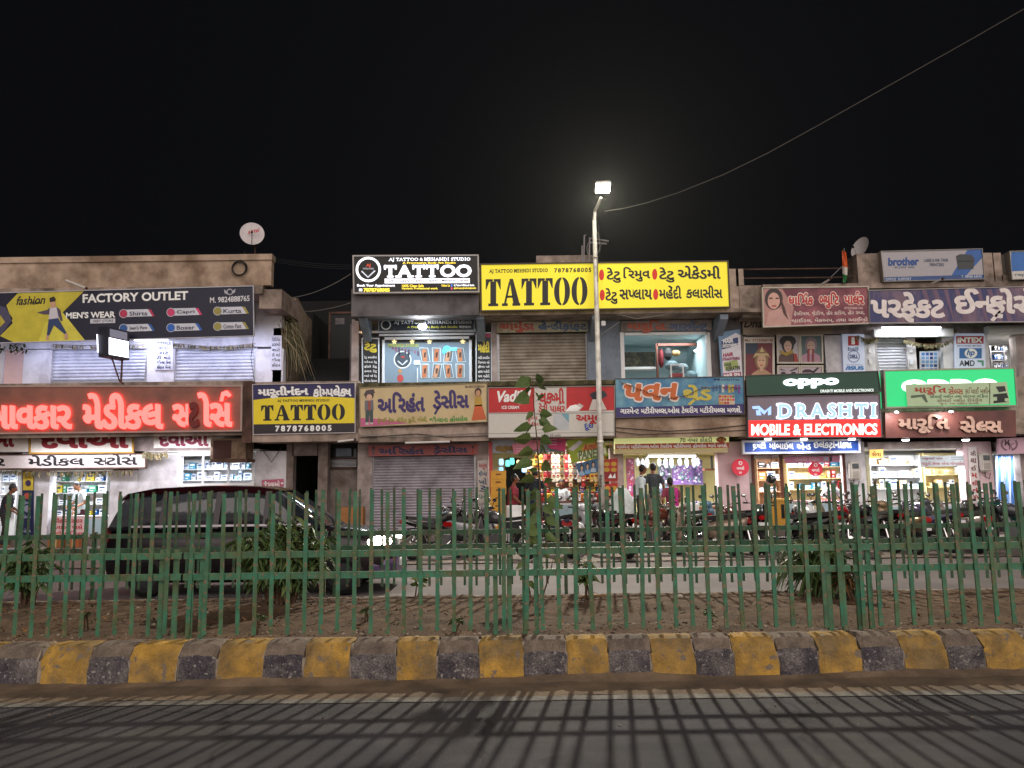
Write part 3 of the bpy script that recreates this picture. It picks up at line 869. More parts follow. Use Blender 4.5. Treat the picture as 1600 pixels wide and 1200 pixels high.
# walking man print
s.poly([(78, 470), (86, 470), (87, 478), (84, 481), (80, 480)], 'c79a80', 4); s.poly([(77, 466), (84, 463), (87, 467), (86, 471), (78, 472)], '2a1c1c', 5)
s.poly([(77, 481), (90, 480), (92, 500), (76, 503)], 'c8c4cc', 4); s.poly([(78, 480), (74, 484), (58, 488), (68, 491), (77, 491)], '54485a', 5); s.poly([(88, 479), (94, 484), (98, 501), (95, 502), (91, 493)], '54485a', 5)
s.poly([(76, 499), (91, 497), (104, 520), (101, 522), (84, 508), (77, 524), (73, 524)], '2c3e66', 5); s.rect(72, 524, 76, 531, 'c79a80', 5); s.rect(101, 521, 106, 530, 'c79a80', 5)
s.text('fashion', 26, 462, 71, 476, '2a2420', bold=.02, shear=.25, dy=2); s.text('digital', 46, 470, 65, 476, '2a2420', bold=.015, shear=.2)
s.text('FACTORY OUTLET', 129, 457, 294, 471, W, bold=.035, dy=5)
s.text("MEN'S WEAR", 103, 487, 180, 497, W, bold=.035, dy=2)
s.rect(141, 498, 180, 505, 'c8c8d0', 2, 1); s.text('VISIT STORE', 145, 499.5, 177, 503.5, '33334a', 3, .01, dy=1)
for (x, y, t, c) in ((186, 484, 'Shirts', 'b03050'), (260, 482, 'Capri', 'c8386a'), (333, 480, 'Kurta', '9a9048'), (186, 507, "Jean's Pant", '2a5a9a'), (260, 506, 'Boxer', '2a62b8'), (333, 504, 'Cotton Pant', '9a9048')):
    s.poly([(x+5, y), (x+45, y-1), (x+52, y+10), (x+5, y+11.5)], 'c9cbd6', 2); s.poly([(x+45, y-1), (x+50, y-.5), (x+56, y+10), (x+52, y+10)], c, 2)
    s.ell(x+7, y+6, 7, 7, 'b8bac8', 3); s.ell(x+7, y+6, 6, 6, c, 4)
    s.text(t, x+16, y+2.5, x+44, y+9, '22223a', 4, .012, dy=.7)
s.ringpx(359, 456, 3.5, 5, 'b0b0b8', 2); s.poly([(350, 452), (355, 456), (355, 460), (351, 458)], 'b0b0b8'); s.poly([(368, 451), (363, 455), (363, 459), (367, 457)], 'b0b0b8')
s.text('M. 9824888765', 328, 463, 390, 472, 'd8d8dc', bold=.02, dy=3)
s.done()
# 2. neon pharmacy sign
r, s = board('pharmacy_sign', 'wide brown signboard with glowing red pharmacy lettering, one letter unlit', 'shop sign', [(-60, 604), (378, 603), (377, 673), (-60, 678)], YS-.10, .16, mat('sign_board_brown', '8a5a4c', .5, var=.1, scale=1, col2='6f4a40', amt=.4), 'a08c84', 2.5)
G_neon = mat('glow_red_letter', 'ff3030', .5, emit=(1.0, .07, .06), es=4.4)
neon, dead = MB(), MB()
s.text('આવકાર', -30, 633, 111, 671, G_neon, 1, .036, ext=.07, into=neon, gap=.01)
s.text('મેડીકલ', 129, 614, 254, 671, G_neon, 1, .036, ext=.07, into=neon, gap=.01)
s.text('સ~', 269, 631, 293, 667, G_neon, 1, .04, ext=.07, into=neon, gap=.01)
s.text('ટ', 294, 628, 311, 668, mat('dead_letter', '6a1512', .4), 1, .06, ext=.07, into=dead, gap=.01)
s.text('ોસ^', 308, 610, 362, 667, G_neon, 1, .04, ext=.07, into=neon, gap=.01)
neon.build('lit_lettering', r); dead.build('unlit_letter', r)
LEDm = glow('ffd8d0', 2.2)
# the LED modules show as paler dots along the strokes
s.done()
# 3. signs under the pharmacy slab
for lab, q, tx in (('white board with dark red lettering in a yellow border under the pharmacy slab', [(47, 680), (208, 680), (208, 707), (47, 708)], (62, 664, 201, 701)), ('white board with maroon lettering beside the hanging cooler box', [(240, 682), (332, 682), (332, 699), (240, 700)], (248, 671, 326, 698)), ('end of a white board with dark red lettering under the slab by the bracket', [(-50, 680), (44, 680), (44, 706), (-50, 706)], (-60, 666, 22, 699))):
    r, s = board('shop_sign', lab, 'shop sign', q, YW-.25, .03, 'e6e0d8', 'b98a2e' if 'yellow' in lab else None, 2.5, 'small boards under the pharmacy slab')
    s.text('દવાઓ', tx[0], tx[1], tx[2], tx[3], '8a1c28' if 'yellow' in lab or 'end' in lab else '86304a', 1, .045)
    s.done()
r, s = board('shop_sign', 'narrow white board with black lettering over the pharmacy counter', 'shop sign', [(-30, 711), (228, 709), (228, 731), (-30, 733)], YW-.30, .05, mat('white_board_pinkish', 'cfc6c6', .6, var=.06), M_brown, 2)
s.text('મેડીકલ', 44, 711, 132, 728, K, 1, .03, dy=1); s.text('સ~ટોસ^', 146, 708, 215, 727, K, 1, .03, dy=1); s.text('ર', -8, 716, 8, 728, K, 1, .03)
s.done()
# 4. purple and yellow tattoo board over the stairwell
r, s = board('tattoo_sign', 'purple and yellow tattoo board above the dark stairwell doorway', 'shop sign', [(395, 601), (555, 598), (555, 676), (396, 679)], YS-.05, .07, '221c52', 'b8b0b0', 1.2)
s.poly([(396, 625), (430, 621), (470, 619.5), (515, 620), (555, 622), (555, 661), (396, 663)], mat('flex_yellow', (.78, .62, .008), .4, var=.04), 1)
s.poly([(396, 663), (555, 661), (555, 676), (396, 679)], '241a22', 1)
s.text('મારૂતીનંદન', 403, 603, 482, 622, W, 2, .05, dy=1.5); s.text('કોમ~પલેક~ષ', 489, 602, 549, 620, W, 2, .045, dy=1)
s.text('AJ TATTOO MEHNDI STUDIO', 433, 624, 515, 628.5, K, 2, .03, style='serif', dy=.6)
s.text('TATTOO', 408, 632, 539, 657, K, 2, 0, style='stencil', dy=2)
s.text('7878768005', 430, 664.5, 518, 674, W, 2, .05, dy=1, track=.22)
s.done()
# 5. black lit tattoo box sign
r, s = board('tattoo_sign', 'black lit box sign with white round emblem on the middle block roof', 'light box sign', [(552, 400), (747, 399), (748, 456), (553, 458)], YS-.30, .18, '08080a', 'b0aca8', 2.2)
GW = glow('f6f8ff', 1.0); GY = mat('glow_yellow', 'ffe860', .5, emit='ffe040', es=.9)
s.ringpx(575.5, 421, 16, 19.8, GW, 2); s.ell(575.5, 421, 16, 16, '0b0b0d', 2)
s.text('AJ', 572, 412, 579, 418, glow('d04a30', .6), 3, .03); s.text('TATTOO STUDIO', 567, 418.5, 584, 421, glow('c0c0c8', .5), 3, .02)
s.poly([(566, 423), (575, 432), (585, 422), (587, 423.5), (575, 434.5), (564, 424)], glow('c8ccd8', .6), 3)
s.text('AJ TATTOO & MEHANDI STUDIO', 607, 402.5, 735, 409, GW, 2, .03, style='serif', dy=.6)
s.text('A Progressive Body Art Studio', 629, 409, 712, 413, GY, 2, .03, dy=.4)
s.text('TATTOO', 600, 413.5, 737, 433.5, GW, 2, .045, style='serif', dy=1)
s.rect(601, 435, 734, 442.5, GW, 2, .6); s.text('Tattoo Supply • Tattoo Classes • Mehandi Classes', 604, 436.2, 732, 441.5, '50545c', 3, .02, dy=.6)
s.text('Book Your Appointment', 558, 444, 617, 449, GW, 2, .035); s.text('7878768005', 568, 450, 609, 456, GY, 2, .05); s.rect(561, 451, 566, 455, GW, 2)
s.text('100% Clean Safe', 628, 444.5, 662, 448.5, GY, 2, .03); s.text('Hygienic Professional work', 628, 449, 684, 453, GY, 2, .03)
s.text('Follow Us', 690, 444, 703, 448, GY, 2, .02); s.text('AJ Tattoo & Mehandi Studio', 709, 444, 741, 448, GW, 2, .03); s.text('aj_tattoo_and_mehandi_studio', 709, 448.5, 744, 452.5, GY, 2, .02)
s.rect(704.5, 444, 707, 448, glow('4a78d0', .7), 2); s.rect(704.5, 449, 707, 452.5, glow('d04a70', .7), 2)
s.done()
# 6. the big yellow board
FY = mat('flex_yellow_added_glow', (.80, .70, .02), .4, var=.03, emit=(.80, .66, .02), es=.38)  # street lamp light on the board is put in as emission
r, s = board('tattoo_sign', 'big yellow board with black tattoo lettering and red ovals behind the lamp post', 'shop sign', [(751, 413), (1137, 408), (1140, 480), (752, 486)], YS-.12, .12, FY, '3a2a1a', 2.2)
s.text('AJ TATTOO MEHNDI STUDIO', 764, 420, 856, 427.5, K, 1, .03, style='serif', dy=1.5); s.text('7878768005', 866, 418.5, 924, 425.5, K, 1, .035, style='serif', track=.14, dy=1)
s.text('TATTOO', 759, 434, 918, 478, K, 1, 0, style='stencil', dy=3)
for cx, cy in ((940, 429.5), (1023, 428.5), (941, 461), (1024.5, 460)): s.ell(cx, cy, 4, 8.6, mat('oval_red', 'c82818', .5, emit='c82818', es=.25), 1)  # ovals carry the same added emission
s.text('ટેટુ', 948, 418, 970, 442, K, 1, .03); s.text('િરમુવ', 974, 417, 1016, 440, K, 1, .03)
s.text('ટેટુ', 1030, 417.5, 1054, 441.5, K, 1, .03); s.text('એકેડમી', 1059, 415, 1126, 436, K, 1, .03)
s.text('ટેટુ', 946, 450, 965, 475, K, 1, .03); s.text('સપ~લાય', 968, 452, 1019, 468, K, 1, .03)
s.text('મહેંદી', 1030, 446, 1065, 467, K, 1, .03); s.text('કલાસીસ', 1072, 446, 1129, 466, K, 1, .03)
s.done()
# 7. signs over the upstairs bays
r, s = board('shop_sign', 'weathered hand-painted board in red and blue over the beige upstairs shutter', 'shop sign', [(776, 503), (918, 502), (918, 518), (776, 520)], YW-.12, .05, mat('old_board_green', 'a8a488', .8, var=.15, scale=2, col2='8a7a66', amt=.5), None)
s.text('ચામુંડા', 780, 502, 835, 520, 'a83c24', 1, .05); s.text('હેન~ડીક_ાફ~ટ', 841, 502, 917, 519, '2a4a6c', 1, .045); s.done()
r, s = board('shop_sign', 'faded hand-painted board with orange and blue lettering over the upstairs garment room', 'shop sign', [(970, 502), (1112, 500), (1112, 516), (970, 518)], YW-.14, .05, mat('old_board_greyer', '948a84', .8, var=.15, scale=2, col2='70645c', amt=.5), None)
s.text('મારૂિત', 980, 500, 1040, 520, 'b04a28', 1, .05); s.text('ગારમેન~ટ', 1045, 501, 1106, 517, '40587c', 1, .045); s.done()
# 8. Arihant dress sign
r, s = board('shop_sign', 'cream board with big purple lettering and printed boy and girl figures', 'shop sign', [(562, 606), (761, 598.5), (761, 659), (563, 667)], YS-.04, .06, mat('flex_cream', 'c9b58a', .55, var=.05, col2='b8a078', scale=1.2, amt=.3), '8a7c64', 1.2)
s.poly([(563, 653), (600, 655), (640, 661), (672, 658), (563, 667)], 'c05a86', 1)
s.text('અિરહંત', 590, 612, 664, 645, '3a2a66', 2, .045, dy=3); s.text('ડ_ેસીસ', 676, 609, 733, 647, '3a2a66', 2, .045, dy=2)
s.text('M-8830388064', 727, 602, 757, 606, '4a3a3a', 2, .01, dy=1)
s.text('ફેન~સી ડ_ેસ, લેડીઝ કુત^ી, ચોલી,', 590, 651, 668, 662, '8a8a20', 2, .03, dy=2); s.text('જીન~સના હોલસેલ', 671, 650, 731, 659, '3c8a30', 2, .03, dy=2)
# boy
s.ell(577, 617, 7, 8, '3a2a2c', 2); s.poly([(568, 618), (586, 614), (584, 608), (572, 610)], '4a3c44', 3); s.ell(577, 621, 4.5, 5, 'd0a88c', 4)
s.poly([(570, 626), (583, 625), (584, 640), (570, 641)], '6a6a74', 3); s.poly([(575, 626), (579, 626), (579, 641), (575, 641)], '9a4a40', 4)
s.poly([(571, 641), (583, 640), (583, 660), (578, 660), (577, 646), (576, 660), (571, 660)], '3c4a4a', 3); s.rect(571, 660, 576, 664, 'b8b0a8', 3); s.rect(578, 660, 583, 663, 'b8b0a8', 3)
# girl
s.ell(747, 613, 5.5, 7, '3a2420', 2); s.ell(747, 614.5, 3.8, 4.8, 'c09068', 3); s.poly([(742, 620), (752, 619), (754, 634), (741, 635)], 'b89438', 3)
s.poly([(742, 633), (753, 632), (760, 655), (737, 657)], 'c0582a', 3)
s.done()
r, s = board('shop_sign', 'salmon pink board with purple lettering directly above the closed grey shutter', 'shop sign', [(575, 696), (747, 694), (747, 710), (576, 713)], YW-.14, .06, mat('flex_pink', 'a8605e', .6, var=.08), None)
s.text('અિરહંત', 591, 697, 663, 710, '2e2458', 1, .045); s.text('ડ_ેસીસ', 676, 696, 731, 711, '2e2458', 1, .045)
s.rect(582, 699, 585, 711, '5a5a60', 1); s.ell(583.5, 700, 2.5, 2.6, '3a2420', 2); s.poly([(736, 711), (737.5, 700), (739.5, 700), (741, 711)], 'a03028', 1); s.ell(738.5, 698.5, 1.8, 2.2, '3a2420', 2)
s.done()
# 9. dairy parlour board
WB = mat('flex_white', 'c8c4bc', .5, var=.04)
r, s = board('dairy_sign', 'red and white dairy parlour board behind the lamp post', 'shop sign', [(763, 606), (960, 603), (960, 681), (763, 684)], YS-.06, .07, WB, '8a8680', 1.2)
RD = 'b81c20'
s.poly([(763, 606), (835, 605), (835, 644), (763, 645)], RD, 1); s.poly([(885, 604), (960, 603), (960, 641), (905, 642), (912, 634), (905, 630), (890, 642), (885, 642)], RD, 1)
s.text('Vadilal', 775, 610, 828, 628, W, 2, .04, shear=.2, dy=2); s.text('ICE CREAM', 784, 634, 811, 639, W, 2, .03)
s.poly([(806, 622), (813, 617), (811, 631), (817, 634), (808, 630)], W, 2)
s.text('લક~ષ~મી', 843, 606, 882, 631, RD, 2, .035); s.text('ડેરી પાલ^ર', 841, 629, 883, 644, RD, 2, .03)
s.poly([(921, 616), (930, 611), (945, 611), (949, 618), (940, 624), (926, 624)], '2a2a34', 2); s.poly([(926, 624), (940, 624), (948, 640), (920, 641)], 'd8d0c8', 2); s.poly([(884, 642), (891, 634), (900, 632), (908, 637), (902, 642)], W, 2)
s.rect(763, 645, 960, 646, '8a8680', 1, 1.5)
s.text('દૂધ', 913, 661, 928, 673, '2a4aa0', 2, .03); s.text('અમૂલ', 900, 648, 942, 663, RD, 2, .04)
s.rect(865, 646, 889, 672, 'b4b8bc', 1); s.poly([(877, 647), (889, 646), (889, 660)], '6a9aa8', 2)
s.text('સુધ~ધ', 822, 650, 840, 658, RD, 2, .02); s.text('પ_ોટીન', 820, 659, 842, 667, RD, 2, .02)
s.rect(763, 676, 960, 677, '9a968e', 1, 2); s.text('લક~ષ~મી ડેરી પાલ^ર', 846, 677.5, 876, 682, '2a2a2a', 2, .01)
s.done()
# 10. blue thread shop board
r, s = board('thread_sign', 'blue board with orange and yellow lettering and thread reels beside the dairy board', 'shop sign', [(961, 592), (1162, 588), (1163, 647), (962, 653)], YS-.05, .06, mat('flex_blue', '3f78a0', .5, var=.1, scale=1.5, col2='77a8b4', amt=.45), '50443c', 1.2)
s.poly([(962, 637), (1163, 631), (1163, 647), (962, 653)], '352a66', 1)
s.text('પવન', 971, 597, 1063, 629, 'e8d8d0', 2, .085, dy=2, shear=.15); s.text('પવન', 973, 599, 1061, 626, 'c8642a', 3, .045, dy=2, shear=.15)
s.text('થ_ેડ', 1067, 601, 1112, 633, 'c8b84a', 2, .045)
s.text('ગારમેન~ટ મટીરીયલ~સ,ઓલ ટેલરીંગ મટીરીયલ~સ મળશે.', 969, 635, 1159, 647, W, 2, .03, dy=2)
rr = random.Random(5)
for i in range(9):
    s.rect(1113 + i*5, 601, 1116.5 + i*5, 612 + rr.uniform(-3, 3), rr.choice(('b83a3a', 'c8b040', '5a3a30', '7a4a9a', 'd8d0c8', '3a6a9a')), 2)
s.rect(1123, 617, 1148, 632, 'c8b8a0', 2)
for i in range(16): s.ell(1125 + (i % 6)*4.2, 619.5 + (i//6)*5, 2, 2, rr.choice(('b83a3a', 'c8862a', '4a7a4a', 'c84a6a')), 3)
s.text('Mobile 9824012345'[:6], 1115, 591, 1155, 594.5, '2a4a78', 2, .01)
s.done()
g = MB()   # dried garland strung over that board
pts = [at(968+i*2.4, 594 + 12*abs(math.sin(i*.055+.2)) + 18*math.sin(i*.041)**2 + rr.uniform(-1, 1), YS-.13) for i in range(80)]
g.tube(pts, .008, mat('dry_twine', '6a4a34', .9), 5)
for p in pts[::2]: g.ball(p + Vector((0, -.005, -.01)), rr.uniform(.012, .026), mat('dry_marigold', '7a4a2c', .9, var=.3, scale=20), 5, 4)
tag(g.build('garland', origin=pts[40]), 'withered brown marigold garland strung across the blue thread board', 'garland')
# 11. thread shop lower header
r, s = board('thread_sign', 'narrow yellow and red lit header board over the open thread shop', 'shop sign', [(961, 685), (1139, 682), (1139, 700), (961, 702)], YW-.45, .25, mat('lit_cream', 'd8d890', .5, emit='e8eca0', es=.35), None)
s.poly([(961, 694), (1139, 691), (1139, 700), (961, 702)], 'b0401f', 1)
s.text('70 નંબર કોકડી', 1062, 682.5, 1113, 691, '3a4a3a', 2, .02); s.ell(1127, 687, 8, 4.5, 'b8442c', 2); s.text('નવું', 1121, 683, 1133, 690, 'e0b850', 3, .03)
s.text('ગારમેન~ટ મટીરીયલ~સ,ઓલ ટેલરીંગ મટીરીયલ~સ હોલસેલ ભાવે મળશે.', 963, 693, 1137, 701, W, 2, .03, dy=2)
s.done()
b = MB(); b.px(961, 702, 1137, 708, YW-.40, YW-.1, mat('cream_lintel', 'c8b890', .7)); tag(b.build('shutter_housing', origin=at(1050, 705, YW-.3)), 'cream shutter housing under the yellow and red header board', 'shutter box')
tube_light(1013, 1087, 713, YW-.14, 'long bright tube light at the thread shop opening', 16)
# 12. green phone sign, serif white sign, red lit sign
r, s = board('phone_sign', 'dark green board with glowing white round lettering above the serif sign', 'shop sign', [(1166, 587), (1371, 580), (1376, 612), (1167, 618)], YS-.10, .12, mat('board_dark_green', '1f4a38', .45, var=.05), '4a4a48', 1.2)
GO = glow('f4f8ff', 1.6)
ol = MB()
s.text('oppo', 1224, 591, 1311, 606.5, GO, 1, .05, dy=2, ext=.03, into=ol)
s.text('DRASHTI MOBILE AND ELECTRONICS', 1282, 608, 1365, 612.5, glow('d8e4e0', .8), 1, .03, dy=1.5)
ol.build('lit_lettering', r); s.done()
r, s = board('electronics_sign', 'grey board with white lit serif lettering over a glowing red band', 'shop sign', [(1168, 621), (1374, 616), (1377, 683), (1169, 683)], YS-.12, .14, mat('board_grey_violet', '857a86', .45, var=.05), '6a6068', 1.2)
GD = glow('98bcf8', .9); dl = MB()
s.text('DRASHTI', 1213, 629, 1371, 654.5, glow('f0f4ff', 1.0), 1, .06, style='serif', dy=1, ext=.03, into=dl, track=.10); s.text('DRASHTI', 1214.5, 630.5, 1369.5, 653, GD, 1, .025, style='serif', dy=1, ext=.045, into=dl, track=.10)
for q in ([(1175, 635), (1186, 634), (1195, 642), (1205, 634), (1205, 648), (1200, 649), (1200, 641), (1194, 648), (1184, 639), (1176, 639)], [(1181, 641), (1187, 641), (1190, 649), (1182, 649)]): s.poly(q, GD, 2)
dl.build('lit_lettering', r)
GR = mat('backlit_red', 'd01818', .4, emit=(1, .035, .03), es=.75)
s.poly([(1169, 657), (1377, 655), (1377, 683), (1169, 683)], GR, 1)
ml = MB(); s.text('MOBILE & ELECTRONICS', 1174, 662, 1371, 680, glow('fff0e8', 1.0), 2, .03, dy=1, ext=.02, into=ml); ml.build('band_lettering', r)
s.done()
r, s = board('electronics_sign', 'blue board with white lettering in a white frame under the red band', 'shop sign', [(1161, 690), (1343, 687), (1343, 706), (1162, 708)], YW-.42, .16, mat('flex_deep_blue', '244a9a', .45, var=.05), 'd8d8e0', 3.2)
s.text('દ_ષ~ટી', 1176, 690, 1197, 704, W, 1, .04); s.text('મોબાઈલ', 1202, 689, 1240, 702, W, 1, .04); s.text('એન~ડ', 1245, 690, 1267, 703, W, 1, .04); s.text('ઈલેકટ_ોનીક~સ', 1271, 687, 1331, 704, W, 1, .04)
s.done()
# 13. second green sign, leaning cloth banner, maroon board with raised letters
GG = mat('backlit_green', '18a058', .4, emit=(.02, .60, .20), es=.75)
r, s = board('phone_sign', 'bright backlit green board half covered by a sewing machine banner', 'light box sign', [(1381, 579), (1585, 575), (1589, 634), (1384, 637)], YS-.12, .28, GG, 'a09888', 2.5)
s.text('oppo', 1408, 592, 1560, 622, glow('f0fff4', 1.0), 1, .05, dy=2); s.done()
r, s = board('banner', 'pale cloth banner with red lettering and a sewing machine hung over the bright green sign', 'banner', [(1415, 601), (1573, 597), (1578, 631), (1418, 635)], YS-.18, .01, mat('cloth_green_white', 'a8b496', .8, var=.1, scale=2, emit='a8c898', es=.22), None)  # weak emission put into the cloth to make it paler
s.text('મારૂિત', 1429, 602, 1479, 617, 'b04030', 2, .035); s.text('સેલ~સ', 1482, 604, 1505, 616, 'b04030', 2, .02); s.text('સિલાઈ મશીન', 1508, 605, 1548, 615, '7a4a3a', 2, .01)
s.text('સીલાઈ મશીન તથા મોટરના વિક_ેતા', 1453, 616, 1544, 623, '2a3a30', 2, .01, dy=1); s.text('સીલાઈ મશીન રીપેરીંગ', 1464, 622, 1535, 628, '7a4a4a', 2, .005, dy=1)
s.text('જુના નવા મશીન મળશે.', 1468, 628, 1530, 633, '8a4a40', 2, .005, dy=1)
s.poly([(1552, 616), (1573, 614), (1576, 622), (1570, 622), (1570, 627), (1577, 628), (1552, 630), (1553, 626), (1558, 626), (1558, 620), (1552, 620)], '1c201c', 2); s.poly([(1556, 604), (1570, 603), (1572, 611), (1561, 613)], '2a2e2a', 2); s.rect(1546, 598, 1547, 632, '2a2e2a', 2)
s.poly([(1423, 618), (1445, 616), (1450, 628), (1447, 629), (1440, 620), (1424, 622)], '5a6a58', 2)
s.done()
r, s = board('sewing_sign', 'maroon board with raised metal lettering lit by two small lamps', 'shop sign', [(1383, 645), (1587, 641), (1588, 682), (1384, 684)], YS-.06, .10, M_maroon, None)
m_ = mat('brushed_letter', 'b89a8c', .3, .8, var=.2, scale=4); gl = MB()
s.text('મારૂિત', 1404, 647, 1484, 677, m_, 1, .045, ext=.06, into=gl); s.text('સેલ~સ', 1500, 650, 1567, 676, m_, 1, .045, ext=.06, into=gl)
gl.build('raised_lettering', r); s.done()
# 14. beauty parlour and computer shop boards
r, s = board('parlour_sign', 'maroon beauty parlour board with a portrait and white lettering', 'shop sign', [(1191, 450), (1356, 448), (1358, 505), (1193, 511)], YS-.12, .12, mat('flex_maroon', '6a2c3c', .5, var=.15, scale=1.5, col2='a05a64', amt=.45), 'b8b0a0', 2)
s.poly([(1193, 451), (1222, 451), (1240, 480), (1236, 509), (1193, 511)], 'b08078', 1)
s.poly([(1196, 511), (1201, 488), (1217, 481), (1232, 490), (1237, 510)], 'c0948a', 2); s.ell(1209, 467, 14, 17, '2c1a18', 2); s.poly([(1216, 455), (1226, 480), (1232, 500), (1224, 490)], '4a2a20', 3); s.ell(1209, 470, 9.5, 13, 'd0a090', 3)
s.rect(1202, 465, 1207, 467, '2a1818', 4); s.rect(1212, 465, 1217, 467, '2a1818', 4); s.rect(1206, 477, 1213, 479, 'a02a30', 4)
s.text('ધાિમ^ક', 1231, 456, 1272, 478, 'e8d8c8', 2, .11); s.text('બ~યુિટ', 1279, 455, 1312, 483, 'e8d8c8', 2, .11); s.text('પાલ^ર', 1318, 454, 1351, 477, 'e8d8c8', 2, .11)
s.text('ધાિમ^ક', 1232, 457.5, 1271, 477, 'b82a30', 3, .045); s.text('બ~યુિટ', 1280, 456, 1311, 482, 'b82a30', 3, .045); s.text('પાલ^ર', 1319, 455, 1350, 476, 'b82a30', 3, .045)
s.text('ફેસીયલ, થ_ેડીંગ, હેર કટીંગ, હેર સ~પા,', 1240, 485, 1351, 494, 'd8c0b8', 2, .03, dy=2); s.text('બ_ાઈડલ, મેકઅપ, તથા આઈબ_ો', 1237, 496, 1356, 505, 'd8c0b8', 2, .03, dy=2); s.text('9725088148', 1319, 480, 1348, 483, 'd8c0b8', 2, .01)
s.done()
r, s = board('computer_sign', 'long navy board with satin folds and large white lettering', 'shop sign', [(1356, 454), (1690, 446), (1692, 502), (1358, 505)], YS-.12, .10, mat('flex_navy_satin', '232a62', .4, var=.1, scale=1.2, col2='8a6a70', amt=.38, stretch=(1, 1, .45)), 'a8a0a0', 1.2)
s.text('પરફેકટ', 1360, 456, 1477, 504, 'e6dcd8', 2, .045); s.text('ઈન~ફ_ોસેસ', 1491, 450, 1660, 502, 'e6dcd8', 2, .045)
for i in range(10):
    x = 1440 + i*17; s.poly([(x, 452), (x+7, 452), (x+20+rr.uniform(-9, 9), 503), (x+16, 503)], '6a5068', 1)
s.done()
r, s = board('printer_sign', 'white printer sign with blue lettering standing on the roof edge', 'rooftop sign', [(1376, 393), (1534, 389), (1538, 436), (1381, 440)], YS-.05, .35, mat('flex_white_dull', 'a8a4a8', .5, var=.04), '8a847c', 1.2)
s.poly([(1381, 433), (1538, 429), (1538, 436), (1381, 440)], '2a4a80', 1); s.poly([(1512, 390), (1534, 389), (1537, 400), (1510, 430), (1487, 430)], '2a5aa0', 1)
s.text('brother', 1388, 402, 1436, 415, '1e4a90', 2, .04, dy=1); s.text('at your side', 1398, 415, 1429, 420, '5a6a8a', 2, .01); s.text('LASER & INK TANK', 1444, 404, 1482, 409, '44506a', 2, .015, dy=.7); s.text('PRINTERS', 1453, 411, 1475, 416, '44506a', 2, .015)
s.poly([(1494, 400), (1500, 397), (1518, 398), (1523, 405), (1521, 420), (1497, 421)], '34383c', 2); s.rect(1497, 407, 1520, 409, '15181a', 3); s.text('OFFICE  SUPPORT', 1384, 434, 1424, 438, 'c8d0dc', 2, .01, dy=.8); s.text('T. 98980 64545', 1502, 430, 1534, 434, 'c8d0dc', 2, .01, dy=.8)
s.done()
r, s = board('printer_sign', 'blue and white rooftop sign cut off at the picture edge', 'rooftop sign', [(1577, 393), (1690, 390), (1692, 432), (1581, 437)], YS-.05, .35, WB, '8a847c', 1.2)
s.poly([(1580, 394), (1690, 391), (1690, 418), (1580, 424)], '2a68b0', 1); s.text('repair', 1586, 427, 1616, 432, '5a6a7a', 2, .01); s.done()
# 15. box sign on the bracket in front of the menswear billboard
r = thing('projecting_sign', 'small glowing white box sign on a steel bracket in front of the menswear billboard', 'light box sign', tuple(at(178, 545, YS-.5)))
b = MB()
A = [at(153, 509, YS-.75), at(169, 509, YS-.75), at(169, 557, YS-.75), at(153, 552, YS-.75)]
pA = at(160, 532, YS-.75)
fx = [at(168, 510, YS-.78), at(202, 518, YS-.35), at(202, 563, YS-.35), at(168, 557, YS-.78)]
bxv = [p + Vector((-.28, .08, 0)) for p in fx]
b.add(fx + bxv, [(0,3,2,1),(4,5,6,7),(0,1,5,4),(1,2,6,5),(2,3,7,6),(3,0,4,7)], mat('box_dark', '2a2a34', .5)); b.build('housing', r)
b = MB()
def lerp(a, c, u): return a + (c-a)*u
nrm = (fx[1]-fx[0]).cross(fx[2]-fx[0]).normalized()
if nrm.y > 0: nrm = -nrm
def fq(u0, v0, u1, v1): return [lerp(lerp(fx[0], fx[1], u), lerp(fx[3], fx[2], u), v) + nrm*.006 for u, v in ((u0,v0),(u1,v0),(u1,v1),(u0,v1))]
b.add(fq(.06, .36, .96, .92), [(0,1,2,3)], glow('f2f4ff', 3.0)); b.build('lit_face', r)
b = MB(); b.add(fq(.1, .06, .9, .32), [(0,1,2,3)], mat('box_top_panel', '9aa0b8', .5)); b.build('top_panel', r)
b = MB()
e = [bxv[0] + Vector((-.006, .0, -.2)), bxv[3] + Vector((-.006, 0, .12)), fx[3]+Vector((-.29, .02, .12)), fx[0] + Vector((-.29, .02, -.2))]
b.add(e, [(0,1,2,3)], glow('e8ecff', 2.2)); b.build('lit_side', r)
b = MB(); p1 = at(191, 560, YS-.4); p2 = at(193, 600, YS+.02); b.tube([p1, Vector((p1.x, p1.y, p2.z)), p2], .025, M_brown, 6); b.tube([at(174, 557, YS-.6), Vector((p1.x-.03, p1.y, p2.z))], .02, M_brown, 6); b.build('bracket', r)
# 16. text pillar panels, parlour posters, brand panels
r, s = board('notice_panel', 'narrow white pillar panel with painted black price list between the white shutters', 'painted panel', [(243, 532), (270, 532), (270, 578), (242, 578)], YW-.03, .02, mat('panel_white', 'c8c8d4', .6, var=.05), None)
for i, t_ in enumerate(('રેડીમેડ', '800થી', 'શટ^', 'ટી શટ^', 'જીન~સ પેન~ટ', 'કોટન પેન~ટ')): s.text(t_, 245 + (0, 3, 3, 0, 0, 0)[i], 533+i*7.4, 267 - (0, 3, 3, 0, 0, 0)[i], 539+i*7.4, '26263a', 1, .03)
s.done()
r, s = board('notice_panel', 'white pillar panel with painted price list at the corner by the alley', 'painted panel', [(424, 524), (440, 524), (440, 578), (423, 578)], YW-.03, .02, mat('panel_white', 'c8c8d4', .6), None)
for i, t_ in enumerate(('રેડીમેડ', '600થી', 'શટ^', 'ટી શટ^', 'જીન~સ', 'કોટન')): s.text(t_, 425, 527+i*8, 438, 533+i*8, '26263a', 1, .02)
